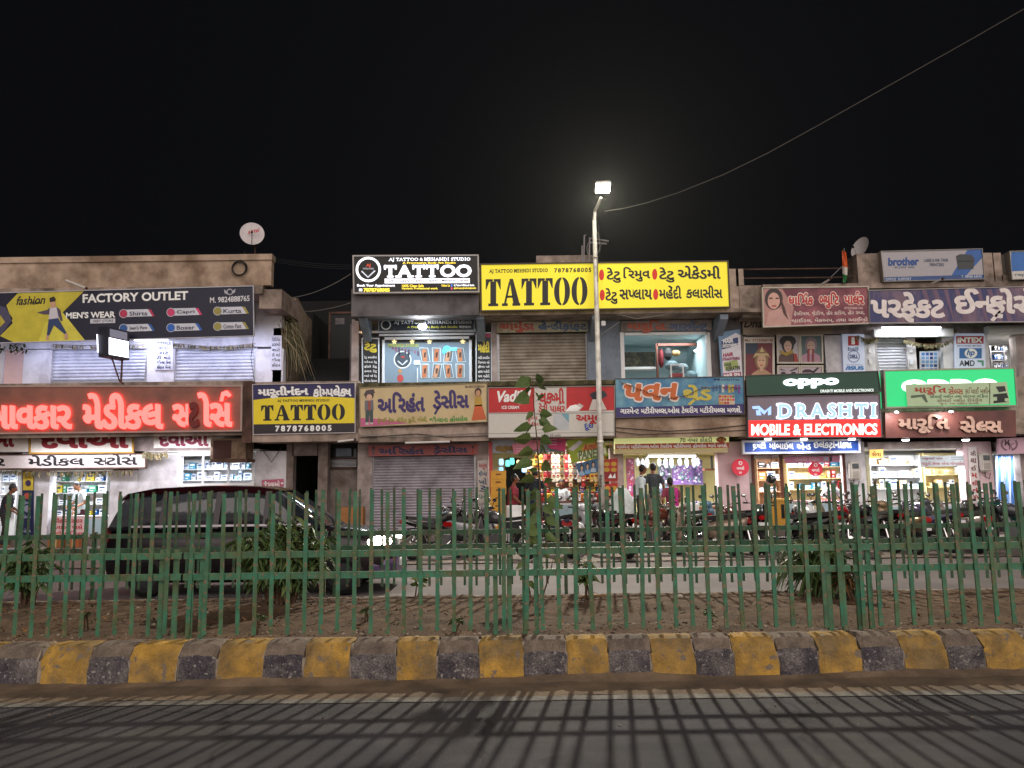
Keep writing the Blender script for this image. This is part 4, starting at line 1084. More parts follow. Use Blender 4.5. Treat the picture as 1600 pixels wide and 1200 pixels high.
s.done()
r, s = board('hair_poster', 'tall blue and white hair salon poster beside the upstairs garment room', 'poster', [(1122, 520), (1156, 514), (1160, 588), (1127, 592)], YW-.28, .02, mat('poster_blue', '6a8aa8', .5, var=.06), None)
s.poly([(1127, 532), (1150, 520), (1157, 524), (1160, 588), (1130, 592)], 'd4d0d8', 1); s.poly([(1127, 533), (1153, 527), (1154, 540), (1128, 546)], '2a3a6a', 2)
s.text('HAIR', 1130, 529, 1146, 536, W, 3, .04, dy=2); s.text('SMOOTHENING', 1129, 537, 1154, 542.5, W, 3, .03, dy=2); s.text('HAIR', 1130, 551, 1146, 557, 'a02a50', 3, .05, dy=2); s.text('STRAIGHTENING', 1129, 558, 1156, 563, '8a2050', 3, .04, dy=2)
s.poly([(1131, 566), (1152, 562), (1155, 575), (1133, 579)], '98a860', 2); s.text('HAIR', 1132, 567, 1143, 572, '2a2a2a', 3, .03, dy=1); s.text('KERATIN', 1135, 572, 1156, 579, '2a2a2a', 3, .04, dy=2); s.rect(1130, 582, 1158, 590, '9a2058', 2, 2); s.text('HAIR SPA', 1131, 583, 1157, 589, W, 3, .04, dy=2)
s.done()
r, s = board('parlour_fascia', 'cream fascia with black handwritten script under the beauty parlour board', 'shop sign', [(1160, 498), (1300, 498), (1300, 521), (1161, 523)], YW-.06, .04, mat('cream_fascia', 'b0a08c', .7, var=.08), None)
s.text('Dharmik', 1164, 499, 1225, 512, K, 1, .02, shear=.3); s.text('7', 1207, 507, 1214, 513, K, 1, .02, shear=.3); s.done()
r, s = board('window_poster', 'poster of a bride in gold jewellery on dark red in the parlour window', 'poster', [(1162, 527), (1210, 526), (1211, 600), (1163, 600)], YW-.05, .02, 'ccc4b8', None)
s.text('Mo. 9725088148', 1164, 530, 1208, 533.5, '8a3a34', 1, .01); s.rect(1165, 536, 1207, 600, '6e1c2a', 1); s.rect(1165, 536, 1184, 553, '24344a', 2); s.bust(1190, 571, 36, 58, 'd0a888', '8a6a48', 'b08a6a', 2); s.poly([(1187, 550), (1190.5, 541), (1194, 550)], 'd8c088', 6); s.poly([(1176, 560), (1180, 552), (1200, 552), (1204, 560), (1200, 556), (1181, 556)], 'c8b080', 6); s.done()
for lab, x0, sk, hr, cl, bgc in (('poster of a dark haired woman in a mustard scarf in the parlour window', 1214, 'd8b4a0', '1c1418', '5a4038', 'b8b4b8'), ('poster of a woman in a pale pink sari in the parlour window', 1250, 'c8a898', '8a7a80', 'b08898', '50686a')):
    r, s = board('window_poster', lab, 'poster', [(x0, 524), (x0+34, 524), (x0+35, 567), (x0+1, 567)], YW-.05, .02, bgc, 'c8c0b0', 2.5)
    s.bust(x0+17, 546, 32, 42, sk, hr, cl, 1)
    if x0 == 1214: s.ell(x0+17, 533, 13, 9, hr, 3); s.poly([(x0+5, 547), (x0+14, 551), (x0+24, 546), (x0+26, 551), (x0+14, 556), (x0+5, 552)], 'a88a2a', 6); s.poly([(x0+26, 552), (x0+31, 553), (x0+34, 567), (x0+27, 567)], 'a0302a', 6)
    else: s.rect(x0+12, 545, x0+15, 566, '8a3040', 5); s.rect(x0+19, 545, x0+22, 566, '8a3040', 5)
    s.done()
for lab, x0 in (('poster of a pair of made-up eyes under the scarf portrait', 1214), ('poster of dark styled hair under the pink sari portrait', 1250)):
    r, s = board('window_poster', lab, 'poster', [(x0+1, 572), (x0+35, 572), (x0+35, 600), (x0+1, 600)], YW-.05, .02, 'b8a8b0', 'c8c0b0', 2.5)
    if x0 == 1214: s.poly([(x0+5, 576), (x0+15, 579), (x0+5, 578)], '2a1c20', 1); s.poly([(x0+20, 579), (x0+32, 574), (x0+31, 577), (x0+21, 580.5)], '2a1c20', 1); s.ell(x0+10, 583, 4, 2, '2a2830', 1); s.ell(x0+26, 583, 4, 2, '2a2830', 1)
    else: s.ell(x0+12, 582, 9, 5, '3a2024', 1, a0=180, a1=360); s.poly([(x0+18, 582), (x0+27, 574), (x0+30, 575), (x0+22, 583)], '2a1c20', 1)
    s.done()
PW = mat('panel_white_added_glow', 'ccd4e8', .5, var=.03, emit='c8d8ff', es=.12)  # tube light falling on these panels is put in as weak emission
r, s = board('logo_board', 'white panel of stacked computer logos under the maroon parlour board', 'shop sign', [(1316, 522), (1350, 522), (1352, 600), (1319, 600)], YW-.10, .05, PW, None)
s.rect(1325, 525, 1342, 540, 'b01c28', 1); s.text('i', 1330, 527, 1336, 538, W, 2, .05, style='serif'); s.text('ball', 1325, 542, 1341, 548, '5a6a8a', 2, .02)
s.ringpx(1334, 557, 8.4, 9.4, '2a4a78', 1); s.text('DELL', 1327.5, 554, 1341, 560, '2a4a78', 2, .05); s.text('/ISUS', 1321, 572, 1350, 578, '3a78b8', 2, .06); s.text('IN SEARCH', 1323, 569, 1349, 571, '8a9ab0', 2, .01); s.done()
r, s = board('logo_board', 'white panel with a red bar, blue square and black letters right of the blue poster'.replace('right of', 'beside'), 'shop sign', [(1492, 521), (1538, 521), (1541, 600), (1493, 600)], YW-.10, .05, PW, None)
s.rect(1494, 525, 1537, 537, 'a81c34', 1); s.text('iNTEX', 1496, 527, 1535, 535.5, W, 2, .05); s.text('BEYOND MORE', 1496, 539, 1534, 541.5, '6a7a90', 2, .01)
s.rect(1499, 544, 1534, 560, '2a6ab0', 1); s.ell(1517, 552, 10, 7.6, W, 2); s.text('hp', 1511, 546, 1523, 558, '2a6ab0', 3, .03, shear=.25); s.text('AMD', 1499, 563, 1523, 572, K, 2, .02); s.poly([(1526, 563), (1537, 563), (1537, 573), (1534, 570), (1534, 566), (1529, 566)], '3a8a6a', 2); s.done()
r, s = board('window_poster', 'blue product poster hung in the upstairs corridor opening', 'poster', [(1437, 549), (1467, 548), (1467, 592), (1437, 592)], YW+.2, .02, 'c8ccd8', None)
for i in range(24): s.rect(1440 + (i % 4)*6.4, 551 + (i//4)*6, 1445 + (i % 4)*6.4, 555.5 + (i//4)*6, rr.choice(('2a5aa8', '3a78c0', '6a98c8', '1c3a78')), 1)
s.done()
# 17. ground-floor side panels and hanging banners
r, s = board('side_panel', 'tall white panel painted with a list in red and dark letters beside the closed shutter', 'painted panel', [(746, 720), (763, 718), (764, 832), (747, 832)], YW-.10, .04, 'b8b4b0', None)
for i, (t_, c) in enumerate((('અમુલ', 'a02a3a'), ('શ_ીખંડ', '2a4a6a'), ('ખો', '2a4a6a'), ('ડે', '2a4a6a'), ('પની', '3a7a6a'), ('માવો', '7a7a80'))): s.text(t_, 748, 724+i*11.5, 761, 734+i*11.5, c, 1, .03)
s.done()
r, s = board('hanging_banner', 'red strip banner hanging beside the dairy shop opening', 'banner', [(763, 690), (769, 690), (771, 780), (766, 780)], YW-.30, .01, 'b0383a', None); s.done()
r, s = board('shop_sign', 'grey board with brown and yellow lettering behind the pink streamers', 'shop sign', [(766, 688), (884, 686), (884, 706), (766, 708)], YW-.20, .04, '9aa4b0', None)
s.text('લક~ષ~મી', 774, 692, 812, 707, '8a6a20', 1, .08); s.done()
for lab, q, c in (('torn pink streamer banner under the dairy board', [(800, 694), (848, 684), (842, 703), (803, 710)], 'c8788a'), ('magenta streamer banner beside the green paneer banner', [(852, 684), (884, 686), (884, 706), (858, 700)], 'c0386e')):
    r, s = board('hanging_banner', lab, 'banner', q, YW-.5, .006, mat('banner_' + c, c, .6, var=.1, scale=3), None, group='hanging banners at the dairy shop')
    for i in range(3): s.rect(q[0][0]+6, q[0][1]+2+i*4, q[0][0]+18, q[0][1]+3+i*4, 'd8a8b0', 1)
    s.done()
r, s = board('hanging_banner', 'tilted lime green banner with white and yellow product lettering by the lamp post', 'banner', [(885, 688), (941, 682), (951, 712), (893, 724)], YW-.62, .006, mat('banner_lime', '8a9a2a', .6, var=.08, scale=3), None, group='hanging banners at the dairy shop')
s.poly([(888, 702), (905, 688), (911, 691), (896, 705)], 'c0b8b8', 1); s.poly([(907, 706), (912, 695), (932, 691), (934, 700)], 'c08a28', 1); s.text('Amul', 911, 692, 932, 703, 'a02a20', 2, .03, style='serif', dy=5); s.poly([(902, 708), (946, 699), (948, 709), (904, 719)], 'c8cca8', 1); s.text('PANEER', 904, 701, 945, 716, '5a6a3a', 2, .045, dy=6); s.done()
r, s = board('hanging_banner', 'tilted banner with a photo of three people hung below the lime banner', 'banner', [(899, 725), (935, 715), (943, 735), (906, 745)], YW-.60, .006, '3a5a7c', None, group='hanging banners at the dairy shop')
for i in range(3): s.bust(909 + i*9, 734 - i*2.6, 9, 18, 'c0a890', '1c1c22', ('88a8c0', '6a98c0', 'a8b8c8')[i], 1)
s.done()
for i, (x0, y0, x1, y1) in enumerate(((942, 716, 965, 752), (943, 754, 965, 790))):
    r, s = board('snack_poster', ('red snack poster with yellow packets at the top of the post by the thread shop', 'lower red snack poster with yellow packets by the thread shop')[i], 'poster', [(x0, y0+3), (x1, y0), (x1, y1), (x0, y1)], YW-.15, .02, 'b02a24', None)
    for k in range(4): s.ell(x0+6+(k % 2)*11, y0+9+(k//2)*9, 4.5, 3.5, 'c89a30', 1)
    s.rect(x0+1, y0+21, x1-1, y0+33, '8a1c1c', 1); s.poly([(x0+8, y0+31), (x0+12, y0+24), (x0+15, y0+30), (x0+19, y0+23), (x0+20, y0+31)], W, 2); s.done()
r, s = board('side_panel', 'tall narrow white panel with vertical red lettering beside the sewing machine shop', 'painted panel', [(1513, 699), (1526, 698), (1533, 786), (1519, 786)], YW-.12, .04, 'c8c0bc', None)
for i, t_ in enumerate(('સી', 'લા', 'ઈ', 'મ', 'શી', 'ન', 'રી')): s.text(t_, 1516+i*.7, 704+i*11.6, 1525+i*.7, 712+i*11.6, '5a2a2a' if i < 3 else 'a02a30', 1, .03)
s.done()
r, s = board('shop_sign', 'pale pink sign with a laurel monogram over the fabric shop', 'shop sign', [(1561, 685), (1680, 680), (1680, 708), (1560, 709)], YW-.45, .1, mat('flex_pale_pink', 'cfa8b8', .5), None)
s.text('M', 1569, 687, 1578, 696, '6a4a5a', 1, .01, style='serif'); s.text('K', 1576, 693, 1585, 702, '6a4a5a', 1, .01, style='serif')
for k in range(9):
    for sg in (-1, 1): a = math.radians(60+k*12); s.ell(1577 + sg*12*math.sin(a), 694 - 10*math.cos(a), 2, 1.1, '7a5a6a', 1, n=8)
s.done()
for (cx, cy, lab) in ((1157, 730, 'round pink-red badge sign hung on the pillar beside the thread shop'), (1274.5, 733, 'round red badge sign hung in the phone shop doorway')):
    Yb = YW-.3 if cx < 1200 else YW-.08
    r = thing('round_badge', lab, 'round sign', tuple(at(cx, cy, Yb)), 'round red badge signs')
    c0 = at(cx, cy, Yb); R = 13.2*Yb/FPX if cx < 1200 else 11*Yb/FPX
    bb = MB(); bb.loft([[c0 + Vector((R*math.cos(a*math.pi/14), yy, R*math.sin(a*math.pi/14))) for a in range(28)] for yy in (0, .03)], mat('badge_red', 'd02c44', .4, emit='d02c44', es=.15)); bb.build('panel', r)
    s = Sheet(r, Yb); s.ringpx(cx, cy-6.5, 1.6, 3, W, 1); s.text('મળશે', cx-6, cy-2, cx+6, cy+4, W, 1, .03); s.rect(cx-2, cy+7, cx+2, cy+10, 'e8c0c4', 1); s.done()
r, s = board('shop_sign', 'pink board with a white cross and lettering on the white painted pillar', 'painted panel', [(409, 750), (443, 748), (443, 760), (409, 762)], YW-.06, .02, 'b05a72', None)
s.text('દવાઓ', 419, 751, 437, 760, W, 1, .02); s.rect(412, 754.4, 418, 756.4, W, 1); s.rect(414, 752, 416, 759, W, 1); s.rect(439, 754, 443, 756, W, 1); s.done()
r, s = board('side_panel', 'yellow and dark blue tall panel on the pharmacy pillar', 'painted panel', [(35, 736), (52, 736), (52, 868), (33, 868)], YW-.06, .03, '1e2748', None)
s.rect(36, 737, 52, 766, 'c8b03a', 1); s.text('સેવા', 39, 741, 49, 748, '8a5a1a', 2, .02); s.ell(44, 755, 4.5, 5, '3a2a4a', 2); s.ell(42.5, 775, 5, 5, 'a84a3a', 1); s.ell(42, 795, 4.5, 5.5, '8a8aa0', 1)
for i in range(3): s.text('હેલ~થ', 37, 782+i*22, 48, 788+i*22, 'a8b0c8', 2, .01)
s.done()
r, s = board('notice_panel', 'pinkish panel with red lettering under the pharmacy counter', 'painted panel', [(82, 806), (131, 806), (131, 844), (82, 844)], YW-.10, .03, 'c8a8a8', None)
for i, t_ in enumerate(('દરેક સારવાર', 'દવાઓ પાસે', 'કરો નહિ દવા')): s.text(t_, 84, 809+i*10, 129, 817+i*10, 'a02a34', 1, .03)
s.done()
r, s = board('notice_panel', 'white sign with faded red lettering inside the sewing machine shop', 'painted panel', [(1437, 713), (1506, 711), (1507, 728), (1438, 730)], YW-.02, .02, 'c4ccd0', None)
s.text('ભરૂભાઈ પટેલ', 1441, 714, 1473, 719, '8a4a5a', 1, .02); s.text('મારૂતી સેલ~સ એન~ડ મોબાઈલ', 1440, 721, 1506, 728, 'b05a60', 1, .02); s.rect(1486, 714, 1505, 715, '7a8a94', 1); s.rect(1486, 717, 1505, 718, '7a8a94', 1); s.done()
r, s = board('notice_panel', 'small glowing yellow sign hung at the sewing machine shop window corner', 'light box sign', [(1359, 703), (1380, 702), (1380, 715), (1359, 716)], YW-.02, .02, mat('lit_amber', 'f0c870', .5, emit='ffcf70', es=.7), None)
s.text('JUKI'[:0] or 'સેવા', 1362, 705, 1377, 713, 'a87a30', 1, .04); s.done()
r, s = board('shop_poster', 'pink strip poster across the phone shop glass', 'poster', [(1226, 714), (1312, 712), (1312, 722), (1226, 724)], YW-.03, .012, 'c07896', None)
s.text('મોબાઈલ રીપેરીંગ', 1242, 714, 1280, 721, 'e0c0cc', 1, .02); s.rect(1296, 713, 1300, 721, '2a1c24', 1); s.rect(1287, 714, 1294, 720, 'a8a8b8', 1); s.done()
# ------------------------------------------------------------------ tattoo studio upstairs: glass front, panels, lamp, stars
SG = mat('studio_glass_panel', '7890a4', .15, var=.05, scale=1.5)
SD = mat('studio_dark_panel', '141c26', .4, var=.05)
r, s = board('studio_sign', 'dark strip sign with white lettering and a round emblem above the studio glass', 'shop sign', [(592, 501), (741, 499), (741, 516), (592, 518)], YW-.05, .05, mat('studio_sign_blue', '1a2836', .4), 'c0c8d0', 1)
s.ringpx(603, 507.5, 6, 8, 'e8ecf0', 2); s.text('AJ TATTOO & MEHANDI STUDIO', 615, 501, 737, 507.5, 'e8ecf0', 2, .03, style='serif', dy=.6); s.text('A Progressive Body Art Studio', 636, 509, 715, 513.5, 'd8d850', 2, .03, dy=.4); s.text('7878768005', 717, 509, 736, 512.5, 'e8ecf0', 2, .02); s.done()
for q, lab, big, rows in (([(566, 529), (592, 529), (592, 600), (567, 600)], 'black studio side panel with yellow lettering on the stair side of the glass', 'ટેટુ', ('ટેટુ કલાસીસ', 'પમ^ેનન~ટ ટેટુ', 'ફોટો ટેટુ', 'કલર ટેટુ', 'આટ^ વક^ ટેટુ', 'પમ^ેનન~ટ મેકઅપ')),
                          ([(744, 521), (768, 520), (768, 600), (744, 600)], 'black studio side panel with yellow lettering by the beige shutter', 'મહેંદી', ('મહેંદી કલાસીસ', 'િસમ~પલ વક^', 'ફીગર વક^', 'હાથ મહેંદી', 'પગ મહેંદી', 'બ_ાઈડલ', 'મહેંદી'))):
    r, s = board('lettered_board', lab, 'painted panel', q, YW+.05, .04, SD, 'd8e4f0', 1.6)
    x0, x1 = q[0][0], q[1][0]
    s.text(big, x0+3, 533, x1-3, 551, 'd8c838', 1, .045)
    for i, t_ in enumerate(rows): s.text(t_, x0+3, 556+i*7.2, x1-3, 561+i*7.2, 'e0e4e8', 1, .03)
    if x0 > 700: s.rect(x0, 521, x1, 527, 'a03050', 1)
    s.done()
r = thing('studio_window', 'wide glass front of the tattoo studio with framed arm photos and a round emblem', 'shop window', tuple(at(668, 566, YW+.1)))
b = MB(); b.px(600, 534, 735, 602, YW+.12, YW+.16, SG); b.build('glass_panel', r)
b = MB()
FW = mat('alu_frame_white', 'd8e0e8', .4)
for q in ((597, 531, 601, 602), (733, 531, 737, 602), (651.5, 575, 653, 602)): b.px(*q, YW+.06, YW+.118, FW)
for q in ((560, 516, 744, 519.5), (592, 521, 741, 524), (601, 526, 733, 530)): b.px(*q, YW+.0, YW+.05, FW)
b.px(592, 524, 741, 526, YW+.08, YW+.14, SD); b.px(601, 530, 733, 534, YW+.08, YW+.14, SD)
b.build('frame', r)
s = Sheet(r, YW+.12)
s.text('MEHANDI STUDIO', 606, 537, 654, 542, 'c8d850', 1, .04, style='serif'); s.text('AJ TATTOO & MEHANDI STUDIO', 620, 531, 730, 534.6, 'a8a848', 10, .02, style='serif')
s.ringpx(629, 562, 12, 13.8, 'e8f0f4', 1); s.ell(629, 562, 12, 12, '3a4a58', 1); s.text('AJ', 626, 556, 632, 560, 'c84838', 2, .04); s.poly([(622, 563), (629, 569), (636, 562), (637, 564), (629, 571), (621, 565)], 'd0d8e0', 2)
for i in range(9): s.rect(612 + i*5, 541 + (i*37 % 9), 615 + i*5, 546 + (i*37 % 11), ('7a4a5a', '8a5a78', '5a4a6a')[i % 3], 1)
for i in range(8):
    cx, cy = 664 + (i % 4)*18.4, 555 + (i//4)*25
    t = (i % 3 - 1)*1.6
    s.poly([(cx-7.5+t, cy-12), (cx+6.5+t, cy-11.5), (cx+7-t, cy+10.5), (cx-6.5-t, cy+11)], 'd8e8f0', 2)
    s.poly([(cx-6.5+t, cy-11), (cx+5.5+t, cy-10.5), (cx+6-t, cy+9.5), (cx-5.5-t, cy+10)], ('6a8090', '8a98a0', '586a78')[i % 3], 3)
    s.poly([(cx-3.5+t, cy-9), (cx+3.5+t, cy-10), (cx+2-t, cy+9.5), (cx-4.5-t, cy+9.5)], ('c08058', 'b87048', 'c89878')[i % 3], 4)
    s.poly([(cx-1.5, cy-4), (cx+2, cy-5), (cx+1, cy+3), (cx-2, cy+4)], '4a3430', 5)
s.ell(625.5, 591, 5, 6, 'b84a48', 1); s.ell(625, 580, 3, 3.4, 'b88a50', 1); s.rect(647, 563, 656, 569, glow('f4faff', 1.2), 6)
s.poly([(691, 548), (694, 541), (700, 540), (703, 545), (697, 551), (692, 553)], glow('50d8e8', .9), 7); s.text('Open', 696, 541, 714, 550, glow('60e0f0', 1.2), 8, .03, shear=.3)
s.done()
r = thing('flood_lamp', 'bright white flood lamp mounted over the tattoo studio strip sign', 'lamp', tuple(at(660, 509, YW-.4)))
b = MB(); b.ball(at(660, 510.5, YW-.45), .085, glow('f8fbff', 26), 10, 7, (1.5, .7, 1)); b.build('bulb', r)
b = MB(); p = at(652, 502, YW-.4); b.bevbox(tuple(p + Vector((-.1, -.06, -.02))), tuple(p + Vector((.22, .1, .03))), M_blackp, .01); b.build('housing', r)
area('flood_glow', tuple(at(660, 511, YW-.5)), .3, .15, 55, (.88, .95, 1), (math.radians(-50), 0, 0))
area('flood_glow', tuple(at(660, 516, YW-.42)), 2.6, .2, 60, (.80, .92, 1), (math.radians(-25), 0, 0))
GS = glow('ffd890', 3.0)
for i, (x, lab) in enumerate(((616, 'stair-side one'), (644, 'second'), (671, 'third'), (723, 'one by the shutter'))):
    y = 534
    r = thing('star_light', 'hanging gold star ornament at the studio glass, ' + ('nearest the stairwell', 'between the emblem and the photos', 'above the arm photos', 'with a lit cord by the beige shutter')[i], 'ornament', tuple(at(x, y, YW-.1)), 'star ornaments at the studio')
    c = at(x, y, YW-.1); st = []
    for k in range(10):
        a = math.pi/2 + k*math.pi/5; R = (.085 if k % 2 == 0 else .038)
        st.append(c + Vector((R*math.cos(a), 0, R*math.sin(a))))
    b = MB(); b.loft([st, [p + Vector((0, .02, 0)) for p in st]], mat('star_gold', 'c8a868', .4, emit='ffe0a0', es=.5)); b.build('star', r)
    b = MB(); b.tube([c + Vector((0, .01, .08)), at(x, 512, YW-.1)], .004, M_wirel, 4); b.build('cord', r)
r = thing('fairy_lights', 'tangle of tiny warm fairy lights at the studio corner over the stairs', 'fairy lights', tuple(at(570, 520, YW-.1)))
b = MB(); c = MB(); last = None
for i in range(26):
    p = at(569 + rr.uniform(-4, 4), 502 + i*1.0, YW-.12 + rr.uniform(-.03, .03)); b.ball(p, .014, glow('ffb860', 4.0), 5, 4)
    if last: c.tube([last, p], .003, M_wirel, 4)
    last = p
b.build('bulb_string', r); c.build('cord', r)
# ------------------------------------------------------------------ shop goods
BOXC = ['d8d8d8', 'c8a878', '2a5a9a', 'b03030', 'e0d8c0', '3a8a6a', 'd8c040', '8a8a98', 'c87838', '7a4a8a', 'e8e8f0', '4a90b0']
protos = {}
def product_box(col, x, y, z, w, d, h, label, group):
    key = col
    if key not in protos:
        m1 = paint(col); m2 = paint('f0f0f0' if sum(rgb(col)) < 1.2 else '3a4a6a')
        b = MB(); b.bevbox((-.5, -.5, 0), (.5, .5, 1), m1, .02)
        b.box((-.36, -.506, .55), (.36, -.499, .82), m2); b.box((-.36, -.506, .18), (.1, -.499, .30), m2)
        o = b.build('product_box', origin=(0, 0, 0))
        protos[key] = o.data
        bpy.data.objects.remove(o)
    o = bpy.data.objects.new('product_box', protos[key])
    COL.objects.link(o)
    o.location = (x, y, z); o.scale = (w, d, h)
    return tag(o, label, 'box', group)
def shelf_unit(px0, px1, pys, Y, depth, label, m, goods, zmin=.1, glab=None, grp=None, hfac=.8):
    """Wall shelf with boards and uprights; the boxes standing on it are things of their own."""
    X0, X1 = at(px0, 740, Y).x, at(px1, 740, Y).x
    r = thing('display_shelf', label, 'shelf', (0.5*(X0+X1), Y, zmin))
    zs = [at((px0+px1)/2, y, Y).z for y in pys]
    b = MB()
    for x in (X0, X1-.03): b.box((x, Y, zmin), (x+.03, Y+depth, zs[0]+.28), m)
    b.build('upright', r)
    b = MB(); b.box((X0+.03, Y+depth-.02, zmin), (X1-.03, Y+depth-.001, zs[0]+.28), m); b.build('back_panel', r)
    for z in zs:
        b = MB(); b.box((X0+.03, Y+.005, z-.022), (X1-.03, Y+depth-.021, z), m); b.build('shelf_board', r)
    for i, z in enumerate(zs):
        hmax = (zs[i-1]-z-.03) if i else .27
        x = X0 + .06
        while x < X1 - .12 and goods:
            w = rr.uniform(.07, .26); w = min(w, X1-.05-x); h = min(hmax, rr.uniform(.10, .30))*hfac + .02
            if rr.random() < .9: product_box(rr.choice(goods), x+w/2, Y+depth*.45, z+.001, w*.95, depth*.6, h, glab, grp)
            x += w + rr.uniform(.0, .06)
    return r
WBX = ['e8e8f0', 'd8d8d8', 'd8d8d8', 'c8ccd8', '4a90b0', 'e8e8f0', '3a8a6a', 'd8c040', 'c87838', '2a5a9a']
shelf_unit(44, 168, (752, 770, 788, 806), YW+1.5, .35, 'white wall shelf of medicine boxes behind the pharmacy counter', M_white, WBX, glab='small medicine box on the wall shelf behind the pharmacy counter', grp='medicine boxes behind the counter')
shelf_unit(234, 396, (733, 750, 768), YW+1.5, .35, 'white wall shelf of pale boxes seen through the pharmacy window', M_white, ['e8e8f0', 'c8d0e0', 'd8d8d8', 'b8c8d8', '4a90b0'], glab='pale box on the shelf behind the pharmacy window', grp='boxes behind the pharmacy window')
shelf_unit(0, 28, (752, 772, 792), YW+1.4, .3, 'white shelf of folded stock at the edge of the pharmacy', M_white, ['e8e8f0', 'c8d0e0', 'd8d8d8'], glab='pale box on the shelf at the pharmacy edge', grp='boxes at the pharmacy edge')
shelf_unit(1230, 1346, (729, 747, 764), YW+1.2, .35, 'wall shelf of phone accessory boxes behind the round red badge', mat('shelf_cream', 'd8c890', .6), ['e8e8f0', 'c8d8d8', 'd8c040', '4a90b0', 'b03030', 'd8d8d8', 'c8a878'], glab='phone accessory box on the shelf behind the round red badge', grp='boxes in the phone shop')
shelf_unit(1183, 1221, (731, 750, 768), YW+1.2, .35, 'narrow wooden shelf of boxes beside the phone shop door', mat('shelf_wood_pale', 'b8906a', .6), ['e8e8f0', 'c87838', '3a8a6a', 'd8d8d8', '141414'], glab='box on the narrow wooden shelf by the phone shop door', grp='boxes by the phone shop door')
shelf_unit(1360, 1440, (726, 745, 763), YW+1.2, .35, 'white shelf of boxed sewing machines in the machine shop', M_white, ['e8e8f0', 'd8c8a0', 'c8a878', 'b8d0d8', 'd8d8d8'], glab='boxed goods on the white shelf in the machine shop', grp='boxes in the machine shop', hfac=.95)
shelf_unit(1444, 1544, (722, 741, 760), YW+1.2, .35, 'cream shelf of packets behind the faded red lettering', mat('shelf_cream', 'd8c890', .6), ['e8e8f0', 'e0d080', 'c8a878', 'd8d8d8', 'b8a060'], glab='packet box on the cream shelf in the machine shop', grp='packets in the machine shop')
shelf_unit(830, 950, (752, 768, 784), YW+1.4, .3, 'snack shop back shelf of bright packets and jars', mat('shelf_snack', 'b8a080', .6), ['b03030', 'd8c040', 'c87838', 'e8e8f0', '2a5a9a', 'd8c040', '7a4a8a'], glab='bright snack packet on the back shelf of the snack shop', grp='packets on the snack shop shelf')
# counters
def counter(px0, px1, py, Y, d, label, m, top):
    X0, X1 = at(px0, py, Y).x, at(px1, py, Y).x; z = at((px0+px1)/2, py, Y).z
    r = thing('shop_counter', label, 'counter', ((X0+X1)/2, Y, .1))
    b = MB(); b.box((X0, Y, -.02), (X1, Y+d, z-.04), m); b.build('body', r)
    b = MB(); b.bevbox((X0-.03, Y-.04, z-.04), (X1+.03, Y+d+.02, z), top, .008); b.build('counter_top', r)
    b = MB(); b.box((X0+.06, Y-.012, z-.5), (X1-.06, Y-.001, z-.1), mat('counter_glass', '9ab0b8', .1)); b.build('glass_front', r)
    return r
counter(84, 168, 806, YW+.15, .4, 'pale pharmacy counter with a glass front', mat('counter_pale', 'c8c8d0', .5), M_white)
counter(1228, 1320, 782, YW+.35, .4, 'pink-topped phone shop counter with pale glass front', mat('counter_green_glass', 'a8c8c0', .3), mat('counter_pink', 'c8949c', .4))
counter(1380, 1512, 786, YW+.35, .4, 'white sewing machine shop counter with a glass front', M_white, M_white)
counter(836, 950, 783, YW+.4, .4, 'white snack shop counter behind the sapling', M_white, M_wood)
counter(1062, 1122, 791, YW+.7, .5, 'low thread shop counter crowded with reels', mat('counter_brown', '8a5a48', .5), mat('counter_tan', 'b08a60', .5))
for i, (x, y, c) in enumerate(((848, 778, 'c03028'), (858, 776, 'd8c040'), (868, 779, 'c83838'), (900, 777, 'd8d0c8'), (912, 778, 'c87838'), (924, 776, 'e0c8c8'), (936, 778, 'b03030'))):
    p = at(x, 783, YW+.6); r = thing('snack_jar', 'plastic snack jar with %s contents on the snack shop counter' % ('red', 'yellow', 'crimson', 'pale', 'orange', 'pinkish', 'dark red')[i], 'jar', (p.x, p.y, p.z), 'snack jars on the counter')
    b = MB(); b.tube([p, p+Vector((0,0,.02)), p+Vector((0,0,.2)), p+Vector((0,0,.23))], [.07, .085, .085, .06], paint(c), 12); b.build('jar_body', r)
    b = MB(); b.tube([p+Vector((0,0,.23)), p+Vector((0,0,.27))], .065, paint('c82828' if i % 2 else '2a5a9a'), 12); b.build('lid', r)
# hanging packet strips in the snack shop
rr.seed(21)
for i in range(17):
    x = 838 + i*6.6; Y = YW+.55 + (i % 3)*.18; c = rr.choice(('b88a28', 'd8c8a0', 'c8a030', '8a5aa0', 'c8b060', 'd8d0c0', 'b83838', 'a89030')); n = 5 + i % 3
    p = at(x, 709, Y); b = MB()
    for k in range(n):
        z = p.z - .03 - k*.135; w = .055
        b.bevbox((p.x-w, Y-.02+rr.uniform(-.01,.01), z-.12), (p.x+w, Y+.02, z), paint(c), .012)
        b.box((p.x-w*.6, Y-.034, z-.085), (p.x+w*.6, Y-.031, z-.04), paint('e0d8c8' if k % 2 else 'a02828'))
    r = thing('packet_strip', 'hanging strip of snack packets in the dairy snack shop', 'packet strip', tuple(p), 'hanging snack packet strips'); b.build('packets'[:-1], r)
    b = MB(); b.tube([p + Vector((0, .001, -.03)), p + Vector((0, .001, .12))], .004, M_wirel, 4); b.build('string', r)
